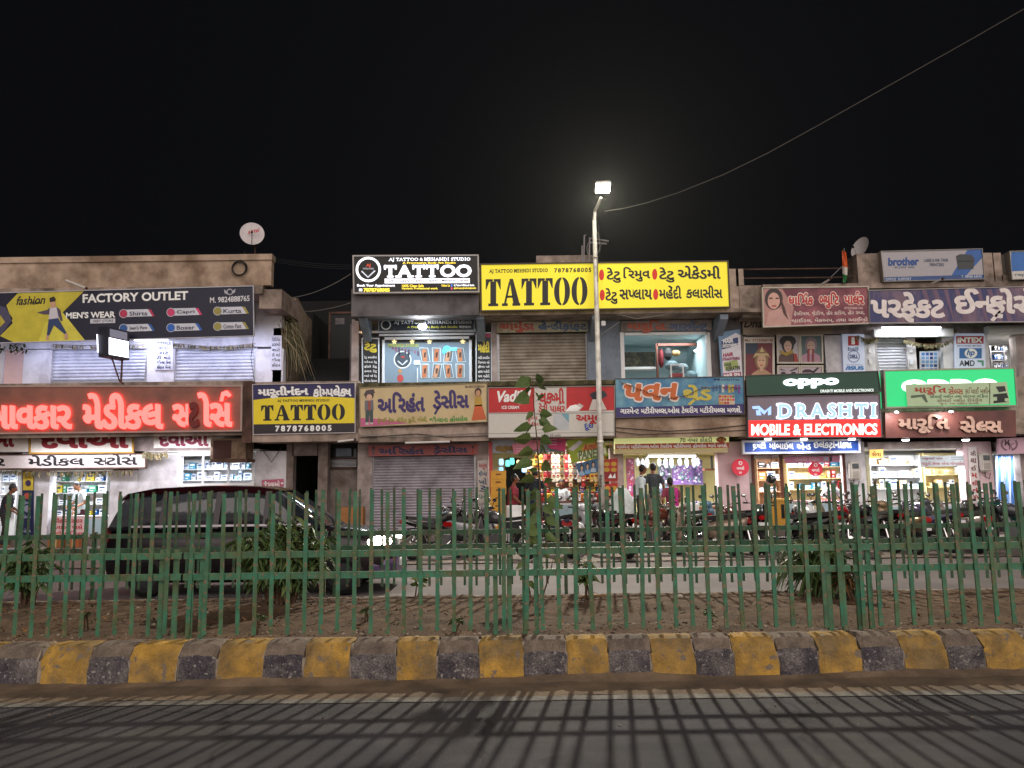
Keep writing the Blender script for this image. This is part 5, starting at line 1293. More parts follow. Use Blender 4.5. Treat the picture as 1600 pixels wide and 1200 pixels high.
for i, (x, y, c, e) in enumerate(((783, 722, 'a8d8f0', .8), (783, 735, '88c0e8', .8), (793, 724, '68d8c8', .6), (800, 721, '58c8b8', .6), (811, 724, 'f0e0a0', .7), (819, 733, 'a0d8f8', .7), (827, 728, 'e8f4ff', .8), (836, 722, 'f0b850', .6))):
    p = at(x, y, YW+1.1); b = MB(); b.bevbox(tuple(p + Vector((-.07, -.03, -.10))), tuple(p + Vector((.07, .03, .10))), mat('pouch_added_glow_%s' % c, c, .4, emit=c, es=e*.6), .02)  # brightness of the pouches is put in as emission
    tag(b.build('milk_pouch', origin=p), 'pouch with added glow hung at the ceiling of the dairy snack shop', 'pouch', 'pouches hung in the dairy shop')
for i in range(22):
    x = 826 + i*6.1; Y = YW+1.25; c = rr.choice(('7a4a8a', 'b88a28', 'a8a078', 'c8c0b0', '8a3030', '3a5a8a', 'c8a030', '9a8a5a')); n = 4
    p = at(x, 716, Y); b = MB()
    for k in range(n):
        z = p.z - .02 - k*.16; w = .062
        b.bevbox((p.x-w, Y-.02, z-.145), (p.x+w, Y+.02, z), paint(c), .012); b.box((p.x-w*.6, Y-.026, z-.11), (p.x+w*.6, Y-.0215, z-.05), paint('d8d0a8' if k % 2 else '4a2a5a'))
    r = thing('packet_strip', 'packet strip in the deeper row at the snack shop back', 'packet strip', tuple(p), 'packet strips in the deeper row'); b.build('packet', r)
r = thing('dark_back_panel', 'near-black panel at the back of the dairy snack shop', 'doorway', tuple(at(802, 760, YW+2.1)))
b = MB(); b.px(790, 716, 822, 850, YW+2.1, YW+2.17, mat('near_black_panel', '0c0b0a', .9)); b.build('opening', r)  # flat near-black panel set before the back wall
# thread shop goods: packet boards, hanging bags, reels
for j, (x0, x1, y0, y1, c, lab) in enumerate(((1050, 1082, 727, 757, '7a5a98', 'board of violet lace packets on the thread shop back wall'), (1082, 1098, 719, 757, '5a4a80', 'narrow board of dark violet packets on the thread shop back wall'), (1029, 1049, 719, 775, '4a5a60', 'board of grey button cards on the thread shop back wall'), (979, 992, 716, 790, '8a4a68', 'column of crimson and violet trimmings at the thread shop side'))):
    Y = YW+1.9; r = thing('packet_board', lab, 'display board', tuple(at((x0+x1)/2, (y0+y1)/2, Y)), 'packet boards in the thread shop')
    b = MB(); b.px(x0, y0, x1, y1, Y, Y+.03, paint(c)); b.build('backing', r)
    s = Sheet(r, Y)
    for k in range(int((x1-x0)*(y1-y0)/14)):
        x, y = rr.uniform(x0+1, x1-4), rr.uniform(y0+1, y1-4); s.rect(x, y, x+rr.uniform(1.5, 3.5), y+rr.uniform(1.5, 3.5), rr.choice(('d8d0e0', 'a888c0', '3a2a58', 'c8c8d0', '8a5ab0', '5aa090') if j < 3 else ('c03858', 'd8b8c8', '7a3a8a', 'a82840')), 1 + k % 3)
    s.done()
for i, (x, y, c) in enumerate(((996, 722, 'd8dce8'), (1004, 724, 'c8d0e0'), (1011, 722, 'e0e4f0'), (1030, 722, 'd8d8a8'), (1040, 723, 'e0e0e8'), (1049, 722, 'c8e0e0'), (1062, 722, 'b8d0f0'), (1073, 723, 'c0d8f8'), (1084, 721, 'd0d0e0'), (1090, 722, 'b8b8d8'))):
    p = at(x, y, YW+1.3); b = MB(); b.ball(p, .1, mat('bag_' + c, c, .35, var=.3, scale=9, col2='4a4a6a', amt=.5), 9, 7, (.62, .3, 1.25 + .5*(i % 3)/2)); b.tube([p+Vector((0,0,.1)), p+Vector((0,0,.3))], .006, M_wirel, 4)
    tag(b.build('plastic_bag', origin=p), 'clear plastic bag of goods hung from the thread shop ceiling', 'bag', 'bags hung in the thread shop')
for i in range(34):
    p = at(1066 + (i % 17)*3.2, 790, YW+.85 + (i//17)*.14); b = MB(); c = rr.choice(('e0e0e8', 'c8d0d8', '6a8ab0', 'd8d8c0', '7a5a98', '3a6a6a', 'd8e8e8')); h = rr.choice((.07, .1, .13)); p.z = at(1092, 791, YW+.7).z
    b.tube([p, p+Vector((0,0,.012)), p+Vector((0,0,.013)), p+Vector((0,0,h)), p+Vector((0,0,h+.001)), p+Vector((0,0,h+.012))], [.036, .036, .028, .028, .036, .036], paint(c), 8)
    tag(b.build('thread_reel', origin=p), 'thread reel standing on the low thread shop counter', 'reel', 'thread reels on the counter')
r = thing('wall_bracket_shelf', 'small corner shelf with an idol on the yellow thread shop wall', 'shelf', tuple(at(1108, 733, YW+1.0)))
b = MB(); b.px(1101, 732, 1119, 735, YW+.9, YW+1.2, M_wood); b.build('shelf_board', r)
b = MB(); b.px(1111, 713, 1114, 732, YW+1.15, YW+1.2, M_black); b.build('strap', r)
# garment room upstairs: shelf, cupboard frame, bundles
r = thing('garment_rack', 'dark wooden frame stacked with bundles in the lit upstairs garment room', 'rack', tuple(at(1055, 560, YW+1.2)))
b = MB()
for q in ((1026, 536, 1029, 602), (1097, 536, 1100, 602), (1026, 536, 1100, 540)): b.px(*q, YW+1.2, YW+1.3, M_wood)
b.build('frame', r)
b = MB(); b.px(976, 573, 1026, 577, YW+1.4, YW+1.9, M_white); b.px(976, 550, 1024, 573, YW+1.9, YW+1.95, mat('dark_stock', '3a3a34', .9, var=.3, scale=8, col2='6a6250', amt=.5)); b.build('shelf_board', r)
for i, (x, y, rx, rz, c) in enumerate(((1050, 571, .22, .15, '5a6a70'), (1066, 574, .2, .12, '7a8a90'), (1044, 553, .13, .2, '2a2a2c'), (1056, 552, .14, .1, 'b08a58'), (1033, 560, .09, .3, '6a1c24'), (1077, 585, .26, .12, '8aa0a8'))):
    p = at(x, y, YW+1.25+i*.03); b = MB(); b.ball(p, 1, mat('bundle_' + c, c, .8, var=.2, scale=8), 9, 6, (rx, .15, rz))
    tag(b.build('cloth_bundle', origin=p), '%s cloth bundle in the upstairs garment room rack' % ('slate', 'pale grey', 'black', 'tan', 'dark red', 'light blue-grey')[i], 'cloth bundle', 'bundles in the garment room')
r = thing('chair', 'small white framed chair by the garment room opening', 'chair', tuple(at(1059, 586, YW+.5)))
b = MB()
for q in ((1048, 569, 1050, 602), (1067, 569, 1069, 602)): b.px(*q, YW+.5, YW+.54, M_white)
b.px(1048, 569, 1069, 571, YW+.499, YW+.541, M_white); b.build('back_frame', r)
b = MB(); b.px(1050, 583, 1067, 588, YW+.5, YW+.9, paint('8a2a30')); b.build('seat', r)
p = at(1085, 548, YW+.7); r = thing('ceiling_fan_lamp', 'bright lamp on the pale wall of the upstairs garment room', 'lamp', tuple(at(1090, 547, YW+1.0)))
b = MB(); b.ball(at(1091, 548, YW+1.0), .05, glow('f0fcff', 10), 8, 6, (2.6, 1, 1)); b.build('bulb', r)
b = MB(); b.tube([at(1091, 545.5, YW+1.0), at(1091, 538, YW+1.0)], .015, M_white, 6); b.build('stem', r)
# fabric rolls at the fabric shop
for i in range(11):
    a, c = at(1557 + i*4, 712, YW+.9), at(1558.5 + i*4, 800, YW+.7); b = MB(); b.tube([a, c], .034, paint(('c8d4f0', '4a78b8', 'a8c0e8', '8a9ac0', '7098d0')[i % 5]), 8)
    tag(b.build('fabric_roll', origin=c), 'pale blue fabric length hanging in the fabric shop', 'fabric', 'fabric lengths in the fabric shop')
# upstairs room shelf
r = thing('display_shelf', 'grey metal shelf in the bright upstairs computer room', 'shelf', tuple(at(1567, 560, YW+.8)))
b = MB()
for y in (548, 562, 576): b.px(1549, y, 1572, y+2, YW+.8, YW+1.1, M_steel)
b.build('shelf_board', r)
for y in (548, 562, 576):
    for k in range(4):
        p = at(1553 + k*5.2, y, YW+.95); product_box(rr.choice(('e8e8f0', 'd8d8d8', '141414', '2a5a9a')), p.x, p.y, p.z+.001, .08, .2, rr.uniform(.08, .17), 'small box on the grey shelf in the upstairs computer room', 'boxes on the computer room shelf')
b = MB(); b.px(1549, 540, 1551, 602, YW+.799, YW+.85, M_steel); b.px(1570, 540, 1572, 602, YW+.799, YW+.85, M_steel); b.build('upright', r)
# ------------------------------------------------------------------ fittings on the facade
r = thing('air_cooler', 'brown rusted window cooler box hanging under the pharmacy slab', 'air cooler', tuple(at(356, 702, YS+.3)))
b = MB(); b.px(329, 685, 384, 720, YS+.3, YS+.9, mat('cooler_metal', '7a6450', .7, var=.2, scale=3, col2='463628', amt=.5)); b.build('casing', r)
b = MB(); b.px(333, 688, 361, 716, YS+.28, YS+.299, mat('cooler_recess', '3a201c', .8)); b.build('grille', r)
b = MB(); b.px(328, 717, 386, 722, YS+.27, YS+.93, M_brown); b.build('tray', r)
def downlight(x, y, Y, label, grp, power):
    p = at(x, y, Y); r = thing('downlight', label, 'lamp', tuple(p), grp)
    b = MB(); b.tube([p, p + Vector((0, 0, -.03))], [.09, .085], G_bulb, 14); b.build('diffuser', r)
    b = MB(); b.tube([p + Vector((0, 0, .04)), p + Vector((0, 0, .001))], [.09, .11], M_white, 14); b.build('trim', r)
    if power: area('downlight_glow', tuple(p + Vector((0, 0, -.05))), .16, .16, power, (.97, .98, 1), (0, 0, 0))
for x, lab in ((1200, 'small round downlight over the start of the blue board'), (1256, 'small round downlight over the middle of the blue board'), (1331, 'small round downlight at the far end of the blue board')):
    downlight(x, 685.5, YS+.25, lab, 'downlights under the red band', 7)
for x, lab in ((1415, 'round downlight under the maroon board, by the amber sign'), (1509, 'round downlight under the maroon board, by the vertical lettering')):
    downlight(x, 687, YS+.3, lab, 'downlights under the maroon board', 9)
for x, y, lab in ((1401, 644, 'small spot lamp on the maroon board above its first letter'), (1486, 643, 'small spot lamp on the maroon board between its two words')):
    p = at(x, y, YS-.35); r = thing('spot_lamp', lab, 'lamp', tuple(p), 'spot lamps on the maroon board')
    b = MB(); b.ball(p, .035, G_bulb, 8, 6, (1.6, 1, .8)); b.build('bulb', r); b = MB(); b.tube([p, p + Vector((0, .27, .03))], .012, M_white, 6); b.build('arm', r)
    area('spot_glow', tuple(p + Vector((0, -.02, -.05))), .1, .1, 5, (1, .95, .9), (math.radians(35), 0, 0))
def meter(x, y, Y, label):
    p = at(x, y, Y); r = thing('electric_meter', label, 'meter box', tuple(p), 'electric meters')
    b = MB(); b.bevbox(tuple(p + Vector((-.16, 0, -.26))), tuple(p + Vector((.16, .14, .26))), mat('meter_grey', 'b8b0a8', .5, var=.08), .04); b.build('casing', r)
    b = MB(); b.box(tuple(p + Vector((-.09, -.012, .05))), tuple(p + Vector((.09, -.001, .19))), mat('meter_window', '3a4042', .2)); b.build('display', r)
    b = MB(); b.box(tuple(p + Vector((-.08, -.012, -.18))), tuple(p + Vector((.08, -.001, -.02))), mat('meter_cover', '989088', .5)); b.build('cover', r)
    b = MB(); b.tube([p + Vector((-.05, .05, -.25)), p + Vector((-.08, .0, -.4)), p + Vector((.03, .0, -.46)), p + Vector((.1, .05, -.3))], .012, M_wire, 6); b.build('cable', r)
meter(1337, 735, YW-.22, 'grey electric meter on the white pillar between phone and machine shop'); meter(1542, 722, YW-.24, 'grey electric meter on the pale pink pillar')
p = at(943, 505, YS+.1); b = MB(); b.bevbox(tuple(p + Vector((-.06, 0, -.07))), tuple(p + Vector((.06, .1, .07))), M_white, .015); tag(b.build('junction_box', origin=p), 'small white junction box under the roof slab behind the lamp post', 'junction box')
for (a_, c_, lab, Y) in (((103, 438), (134, 450), 'short white pipe lamp leaning over the menswear billboard', YS-.16), ((528, 690), (553, 687), 'white stub lamp under the stairwell beam', YS-.05), ((633, 692), (703, 690), 'unlit tube light on the beam above the closed grey shutter', YS-.05), ((1283, 445), (1297, 436), 'white stub lamp at the roof edge over the beauty parlour board', YS-.2), ((1456, 443), (1472, 436), 'white stub lamp at the roof edge below the printer sign', YS-.2)):
    a, c = at(*a_, Y), at(*c_, Y - (.3 if a_[1] < 600 else 0)); r = thing('stub_lamp', lab, 'lamp', tuple((a+c)/2)); b = MB(); b.tube([a, c], .028, mat('tube_unlit', 'd0ccc8', .4), 8); b.build('tube', r)
    b = MB(); b.tube([c, c + (c-a).normalized()*.05], .034, M_brown, 8); b.build('cap', r)
b = MB()
# blue-white tube under the menswear billboard
tube_light(210, 262, 531.5, YW-.3, 'bluish tube light tucked under the menswear billboard', 18, (.66, .70, 1.0), aim=25)
area('tube_glow', tuple(at(110, 536, YW-.75)), 3.4, .08, 24, (.66, .70, 1.0), (math.radians(38), 0, 0))  # added area lamp brightening the shutters, no fixture here
area('tube_glow', tuple(at(350, 530, YW-.75)), 2.4, .08, 24, (.66, .70, 1.0), (math.radians(38), 0, 0))  # second added lamp along the wall, also without a fixture
area('tube_glow', tuple(at(130, 705, YW-.75)), 3.4, .08, 28, (.93, .92, 1.0), (math.radians(30), 0, 0))
area('tube_glow', tuple(at(280, 700, YW-.75)), 1.6, .08, 22, (.93, .92, 1.0), (math.radians(30), 0, 0))
tube_light(1378, 1470, 512, YW-.34, 'white tube light under the long navy board', 15, (.94, .96, 1.0), aim=25)
r = thing('shutter_box', 'white shutter housing over the upstairs corridor beneath the navy board', 'shutter box', tuple(at(1425, 519, YW-.1)))
b = MB(); b.px(1366, 514, 1490, 526, YW-.2, YW-.01, M_white); b.build('housing', r)
r = thing('fascia', 'white lit fascia strip above the bright upstairs computer room', 'fascia', tuple(at(1570, 516, YW-.1)))
b = MB(); b.px(1545, 508, 1690, 520, YW-.25, YW-.01, M_white); b.build('panel', r)
for i, (x, y, c) in enumerate(((1423, 547, 'd8d8e0'), (1424, 566, 'd0d4dc'), (1359, 548, 'e0e0e0'), (1360, 565, 'd8d8d8'))):
    p = at(x, y, YW-.02); b = MB(); b.bevbox(tuple(p + Vector((-.05, -.02, -.07))), tuple(p + Vector((.05, .01, .07))), paint(c), .008); tag(b.build('switch_box', origin=p), 'small white box on the pier ' + ('beside the blue poster, upper one', 'beside the blue poster, lower one', 'beside the stacked logo panel, upper one', 'beside the stacked logo panel, lower one')[i], 'switch box')
# dishes, coil, flag, pipes, aerial
def dish(px, py, Y, R, yaw, tilt, label, logo=None, pole=0.5):
    p = at(px, py, Y); r = thing('satellite_dish', label, 'satellite dish', tuple(p), 'satellite dishes')
    M = Matrix.Translation(p) @ Matrix.Rotation(yaw, 4, 'Z') @ Matrix.Rotation(tilt, 4, 'X')
    bm = MB(); secs = []
    for k in range(6):
        q = k/5; secs.append([M @ Vector((R*q*math.cos(a*math.pi/12), -.22*R*q*q*1.0 + .0, R*q*1.08*math.sin(a*math.pi/12))) for a in range(24)])
    for k in range(5): bm.loft([secs[k], secs[k+1]], mat('dish_grey', 'c8c0c0', .5, var=.08), cap=False)
    bm.build('reflector', r, smooth=True)
    b = MB(); f = M @ Vector((0, -R*1.0, -R*.35)); b.tube([M @ Vector((0, -.2*R, -R*1.02)), f], .012, M_steel, 6); b.ball(f, .035, M_black, 7, 5); b.build('feed_arm', r)
    b = MB(); b.tube([M @ Vector((0, .03, 0)), p + Vector((.05, .12, -R*.6)), p + Vector((.05, .12, -R-pole))], .022, M_brown, 6); b.build('mast', r)
    return r
dish(394, 367, YS+.2, .33, math.radians(18), math.radians(-14), 'round grey satellite dish on the faded pink parapet', pole=.35)
d_ = bpy.data.objects['satellite_dish']
s = Sheet(d_, YS+.07); s.text('airtel', 388, 357, 405, 364, 'b03038', 1, .03, shear=.2, dy=3); s.done()
dish(1346, 388, YS+.5, .30, math.radians(-66), math.radians(-20), 'satellite dish seen edge-on behind the concrete roof post', pole=.3)
c = at(375, 419, YS-.05); b = MB()
for k in range(5): b.ring(tuple(c + Vector((rr.uniform(-.02, .02), -.02*k, rr.uniform(-.02, .02)))), .19 + rr.uniform(-.015, .015), .012, M_wire, 'Y', 26, 5)
b.tube([c + Vector((0, 0, .2)), at(383, 392, YS)], .01, M_wire, 5)
tag(b.build('cable_coil', origin=c), 'coil of black cable hung on the faded pink parapet below the dish', 'cable coil')
r = thing('flag', 'drooping saffron white and green flag on a stick at the roof edge', 'flag', tuple(at(1319, 440, YS)))
b = MB(); b.tube([at(1293, 438, YS), at(1317, 415, YS-.05), at(1319, 388, YS-.05)], .010, M_steel, 6); b.build('stick', r)
b = MB(); secs = []
for i in range(9):
    u = i/8; yy = 391 + 49*u; w = 5 + 3*math.sin(u*2.6)
    secs.append([at(1317.5 - 2 + k*w/5 + 1.2*math.sin(k*1.5+u*2), yy + k*.5, YS-.06 - .04*math.sin(k*1.9 + u*3)) for k in range(6)])
cols = [paint('c8541c')]*4 + [paint('d0c8c0')]*2 + [paint('2a6a38')]*2
for i in range(8): b.loft([secs[i], secs[i+1]], cols[i], closed=False, cap=False)
b.build('cloth', r)
r = thing('roof_pipes', 'white water pipes standing on the roof behind the lamp post', 'pipes', tuple(at(922, 400, YW)))
for q, rad in (([(909.5, 412), (909.5, 384)], .022), ([(912, 412), (913, 368), (915.5, 367)], .024), ([(920, 412), (921.5, 372), (951, 377)], .03), ([(921, 379), (948, 381)], .026)):
    b = MB(); b.tube([at(x, y, YW+.8) for x, y in q], rad, mat('pvc_grey', '8a8484', .6), 8); b.build('pipe', r)
b = MB(); b.tube([at(x, y, YW+.7) for x, y in ((921, 376), (917, 386), (918, 396), (924, 401), (931, 398), (936, 392), (937.5, 384), (936, 372), (934, 362))], .010, M_wirel, 5); b.build('cable', r)
# wires
def wire(pts, r_, m, label, sag=0.0):
    P_ = [at(*q) for q in pts]
    if sag:
        a, c = P_[0], P_[-1]; P_ = [a.lerp(c, i/14) - Vector((0, 0, sag*4*(i/14)*(1-i/14))) for i in range(15)]
    b = MB(); b.tube(P_, r_, m, 5)
    return tag(b.build('wire', origin=P_[0]), label, 'wire')
wire([(436, 466, YW+1), (548, 428, YS)], .010, M_wirel, 'grey wire sagging across the dark alley to the black lit sign', .18)
wire([(450, 486, YW+1.5), (548, 473, YS)], .010, M_wirel, 'lower grey wire across the dark alley', .1)
for i in range(3): wire([(424, 402+i*3, YS+2), (548, 414+i*3, YS+2)], .006, M_wire, ('topmost', 'middle', 'lowest')[i] + ' of the three thin dark wires over the alley', .06)
wire([(562, 684, YS+.0), (650, 678, YS-.01), (700, 683, YS), (760, 681, YS-.01), (880, 690, YS+.1)], .012, M_wire, 'black cable run along the beam over the grey shutter')
wire([(562, 680, YS+.0), (640, 683, YS-.01), (760, 676, YS)], .010, M_wirel, 'grey cable run along the beam over the grey shutter')
wire([(962, 668, YS+.02), (1040, 674, YS-.0), (1110, 670, YS+.02), (1166, 664, YS+.02)], .012, M_wire, 'black cable looped along the concrete below the blue thread board')
wire([(962, 674, YS+.02), (1000, 679, YS-.0), (1090, 676, YS+.02), (1166, 672, YS+.02)], .010, M_wire, 'lower black cable along the concrete below the blue thread board')
wire([(410, 702, YW-.1), (424, 722, YW-.12), (441, 698, YW-.1)], .012, M_wire, 'drooping black cable beside the white painted pillar')
wire([(396, 450, YS-.1), (399, 500, YS-.12), (392, 560, YW-.2), (398, 598, YW-.1)], .009, M_wire, 'thin black cable hanging beside the menswear billboard')
wire([(965, 491, YS), (995, 498, YS-.1), (1048, 490, YS)], .008, M_wirel, 'pale loop of wire under the roof slab')
wire([(936, 505, YS+.05), (930, 516, YS+.05), (940, 522, YS+.1), (968, 503, YS+.1)], .008, M_wirel, 'pale wire from the junction box')
# dry palm fronds and creeper spilling down the alley corner, dried mango leaf strings over doors
def leaf_string(name, x0, x1, y, Y, label, cat, n, L, cols, sag=3, spread_=.4, grp=None):
    b = MB(); pts = [at(x0 + (x1-x0)*i/20, y + sag*math.sin(math.pi*i/20), Y) for i in range(21)]
    b.tube(pts, .006, mat('dry_twine', '6a4a34', .9), 4)
    for i in range(n):
        u = rr.random(); p = pts[int(u*20)].copy() + Vector((rr.uniform(-.05, .05), 0, 0))
        R = Matrix.Translation(p) @ Matrix.Rotation(rr.uniform(-spread_, spread_), 4, 'Y') @ Matrix.Rotation(rr.uniform(-.6, .6), 4, 'Z')
        l = L*rr.uniform(.6, 1.3); w = l*.16
        b.add([R @ Vector(q) for q in ((0,0,0), (w,-.01,-l*.5), (0,.01,-l), (-w,-.01,-l*.5))], [(0,1,2),(0,2,3)], rr.choice(cols))
    return tag(b.build(name, origin=pts[10]), label, cat, grp)
LD = [mat('dry_door_leaf_%d' % i, c, .8, var=.2, scale=15) for i, c in enumerate(('6a6448', '8a8468', '4a4a30', '9a8a6a'))]
leaf_string('leaf_garland', 0, 215, 734, YW-.34, 'dried leaf garland hung along the pharmacy counter opening', 'garland', 130, .16, LD)
leaf_string('leaf_garland', 228, 262, 705, YW-.34, 'bunch of dried leaves hung by the pharmacy pillar', 'garland', 60, .18, LD)
leaf_string('leaf_garland', 82, 232, 538, YW-.08, 'string of small dry leaves across the first white shutter', 'garland', 60, .12, LD, 2)
leaf_string('leaf_garland', 272, 400, 536, YW-.08, 'string of dry leaves across the white shutter by the corner price list', 'garland', 110, .12, LD, 5)
leaf_string('leaf_garland', 1340, 1372, 524, YW-.16, 'green-grey leaf bunch beside the stacked logo panel', 'garland', 70, .15, LD, 5)
leaf_string('leaf_garland', 1415, 1490, 530, YW-.12, 'string of dry leaves over the upstairs corridor opening', 'garland', 90, .13, LD, 8)
leaf_string('leaf_garland', 1478, 1494, 512, YW-.16, 'leaf bunch above the panel with the red bar', 'garland', 40, .14, LD, 4)
b = MB(); base = at(447, 500, YW+.2)
for i in range(150):
    a = at(432 + rr.uniform(0, 26), 494 + rr.uniform(0, 36), YW - .05 + rr.uniform(0, .7)); L = rr.uniform(.4, 1.3)
    d = Vector((rr.uniform(-.15, .75), rr.uniform(-.2, .5), -1)).normalized()
    pts = [a, a + d*L*.5 + Vector((.05, 0, .08)), a + d*L + Vector((-.02, 0, -.15))]
    b.tube(pts, [.010, .007, .003], rr.choice(LD), 4)
tag(b.build('dry_creeper', origin=base), 'mass of dry hanging creeper stems spilling down the alley corner', 'creeper')
b = MB()
for i in range(60):
    p = at(2 + rr.uniform(-25, 40), 538 + rr.uniform(-2, 12), YS-.16 + rr.uniform(0, .3)); flat_leaf(b, p, rr.uniform(.08, .2), .05, rr.uniform(0, 6), rr.uniform(.3, 1.4), rr.choice([mat('green_leaf_a', '2c3a1c', .6), mat('green_leaf_b', '3c4a22', .6)]))
tag(b.build('creeper', origin=at(0, 540, YS)), 'dark green creeper leaves at the outer corner of the menswear billboard', 'creeper')
# ------------------------------------------------------------------ raised step in front of the shops, fences
b = MB(); b.box((-16, 21.0, -.04), (16, YW-.08, .27), M_pave); struct(b.build('pavement'))
M_fg = mat('fence_green', '38755a', .55, var=.28, scale=3.5, col2='54603c', amt=.55, bump=.15, bscale=60, fine=.12)
M_fg2 = mat('fence_green_dull', '28523a', .6, var=.2, scale=2.5, col2='4a4630', amt=.4, bump=.15, bscale=60)
chips(M_fg, 26, (.20, .13, .075), .60, .64); chips(M_fg2, 26, (.15, .09, .05), .58, .64)
rf = random.Random(4)
PITCH = .1412
def picket(b, x, Y, z0, z1, w, d, m, lean):
    b.box((x-w/2, Y-d, z0), (x+w/2, Y-d+.005, z1), m); b.box((x-w/2, Y-d+.005, z0), (x-w/2+.005, Y, z1), m)
    k = len(b.v) - 16
    for i in range(k, len(b.v)): b.v[i] = b.v[i] + Vector((lean*(b.v[i].z - z0), 0, 0))
def fence_panel(name, label, XA, XB, Y, zb, zt, rails, m, w, grp, posts=(), ground=.3):
    r = thing(name, label, 'fence panel', ((XA+XB)/2, Y, ground), grp)
    x = XA + PITCH*.5; k = 0
    while x < XB - .03:
        b = MB(); picket(b, x, Y, zb + rf.uniform(-.01, .01), zt + rf.uniform(-.018, .014), w, w*.45, m, rf.uniform(-.008, .008) if rf.random() < .85 else rf.uniform(-.03, .03)); b.build('picket', r)
        x += PITCH
    for z in rails:
        b = MB(); b.box((XA+.01, Y+.002, z-.027), (XB-.01, Y+.008, z+.027), m); b.box((XA+.01, Y+.008, z+.021), (XB-.01, Y+.035, z+.027), m); b.build('rail', r)
    for px_ in posts:
        b = MB(); b.box((px_-.02, Y+.036, ground-.06), (px_+.02, Y+.066, max(rails)+.05), m); b.build('support_post', r)
    return r
J = [at(p, 870, YF1).x for p in (-238, 285, 808, 1330, 1852)]
for i in range(4):
    A, B = J[i], J[i+1]
    fence_panel('fence_panel', 'tall green picket fence panel ' + ('before the car\'s rear, at the dark shrubs', 'in front of the passing car and the leafy bush', 'in front of the sapling and the lamp post', 'in front of the machine shop motorbikes')[i],
                A, B, YF1, .345, 1.535, (1.0, .822), M_fg, .035, 'road-side green fence panels', (A+.06, A+.16, B-.07, B-.19), .345)
J2 = [-13.9 + i*2.92 for i in range(10)]
names2 = ['by the pharmacy pillar end', 'behind the rear wheel of the car', 'behind the middle of the car', 'behind the car bonnet and bush', 'below the closed grey shutter', 'below the dairy shop', 'below the thread shop', 'below the phone shop', 'below the machine shop']
for i in range(9):
    fence_panel('fence_panel', 'green fence panel across the earth strip, ' + names2[i], J2[i], J2[i+1]-.02, YF2, .375, 1.53, (1.0, .83), M_fg2, .030, 'shop-side green fence panels', (J2[i]+.05, J2[i+1]-.08), .1)

# ------------------------------------------------------------------ street lamp
base = at(957, 850, YLAMP); PX = at(935.5, 600, YLAMP).x
r = thing('street_lamp', 'tall galvanised street lamp with a glowing square head in front of the yellow board', 'street lamp', (PX, YLAMP, 0))
M_pole = mat('pole_galvanised', 'ccc8c0', .5, .1, var=.12, scale=2.5, col2='8a8078', amt=.35)
ztop = at(932, 345, YLAMP).z; zj = at(934, 560, YLAMP).z
b = MB(); b.tube([(PX, YLAMP, 0), (PX, YLAMP, 2.6), (PX, YLAMP, ztop)], [.085, .075, .055], M_pole, 14)
b.tube([(PX, YLAMP, ztop-1.05), (PX, YLAMP, ztop-1.0)], .07, M_pole, 14); b.tube([(PX, YLAMP, 2.55), (PX, YLAMP, 2.62)], .088, M_pole, 14); b.build('pole', r, smooth=True)
H = at(942, 293, YLAMP-.75); PX2 = PX
b = MB(); b.tube([(PX, YLAMP, ztop-.02), (PX+.02, YLAMP-.06, ztop+.25), tuple(H + Vector((-.02, .30, -.16)))], [.05, .042, .038], M_pole, 10); b.build('arm', r)
hb = MB(); M = Matrix.Translation(H) @ Matrix.Rotation(math.radians(-9), 4, 'X') @ Matrix.Rotation(math.radians(-4), 4, 'Z')
hb.bevbox((-.20, -.25, -.02), (.20, .30, .06), M_pole, .02, M); hb.build('lamp_head', r)
lb = MB(); lb.box((-.18, -.23, -.035), (.18, .21, -.021), glow('fffbe8', 55), M); lb.build('diffuser', r)
cb = MB(); cb.tube([at(x, y, YLAMP-.09) for x, y in ((935, 352), (936, 366), (938, 374), (939, 386), (936, 398), (934, 410), (934.5, 440))], .009, M_wire, 5); cb.build('cable', r)
s = Sheet(r, YLAMP-.09)
for i, ch in enumerate('8024'): s.text(ch, 937.2, 742+i*5, 940.4, 746+i*5, K, 1, .02)
s.done('number_plate', 'number')
sp = bpy.data.lights.new('street_lamp_light', 'SPOT'); sp.energy = 6900; sp.color = (1.0, .93, .78); sp.spot_size = math.radians(152); sp.spot_blend = 1.0; sp.shadow_soft_size = .17
so = bpy.data.objects.new('street_lamp_light', sp); so.location = tuple(H + Vector((0, -.06, -.28))); so.rotation_euler = (math.radians(-60), 0, 0)
COL.objects.link(so)
pts = [((945, 330), 20.1), ((975, 325.5), 19.8), ((1010, 317), 19.4), ((1060, 301), 19.0), ((1130, 273), 18.4), ((1200, 239), 17.8), ((1280, 195), 17.1), ((1360, 150), 16.4), ((1440, 105), 15.7), ((1520, 60), 15.0), ((1600, 14), 14.3), ((1680, -34), 13.6)]
b = MB(); b.tube([at(*p, Y) for p, Y in pts], .009, mat('cable_pale', '6a6660', .6), 6); tag(b.build('overhead_wire', origin=at(945, 330, 20.1)), 'long pale overhead wire rising from the street lamp into the dark sky', 'wire')

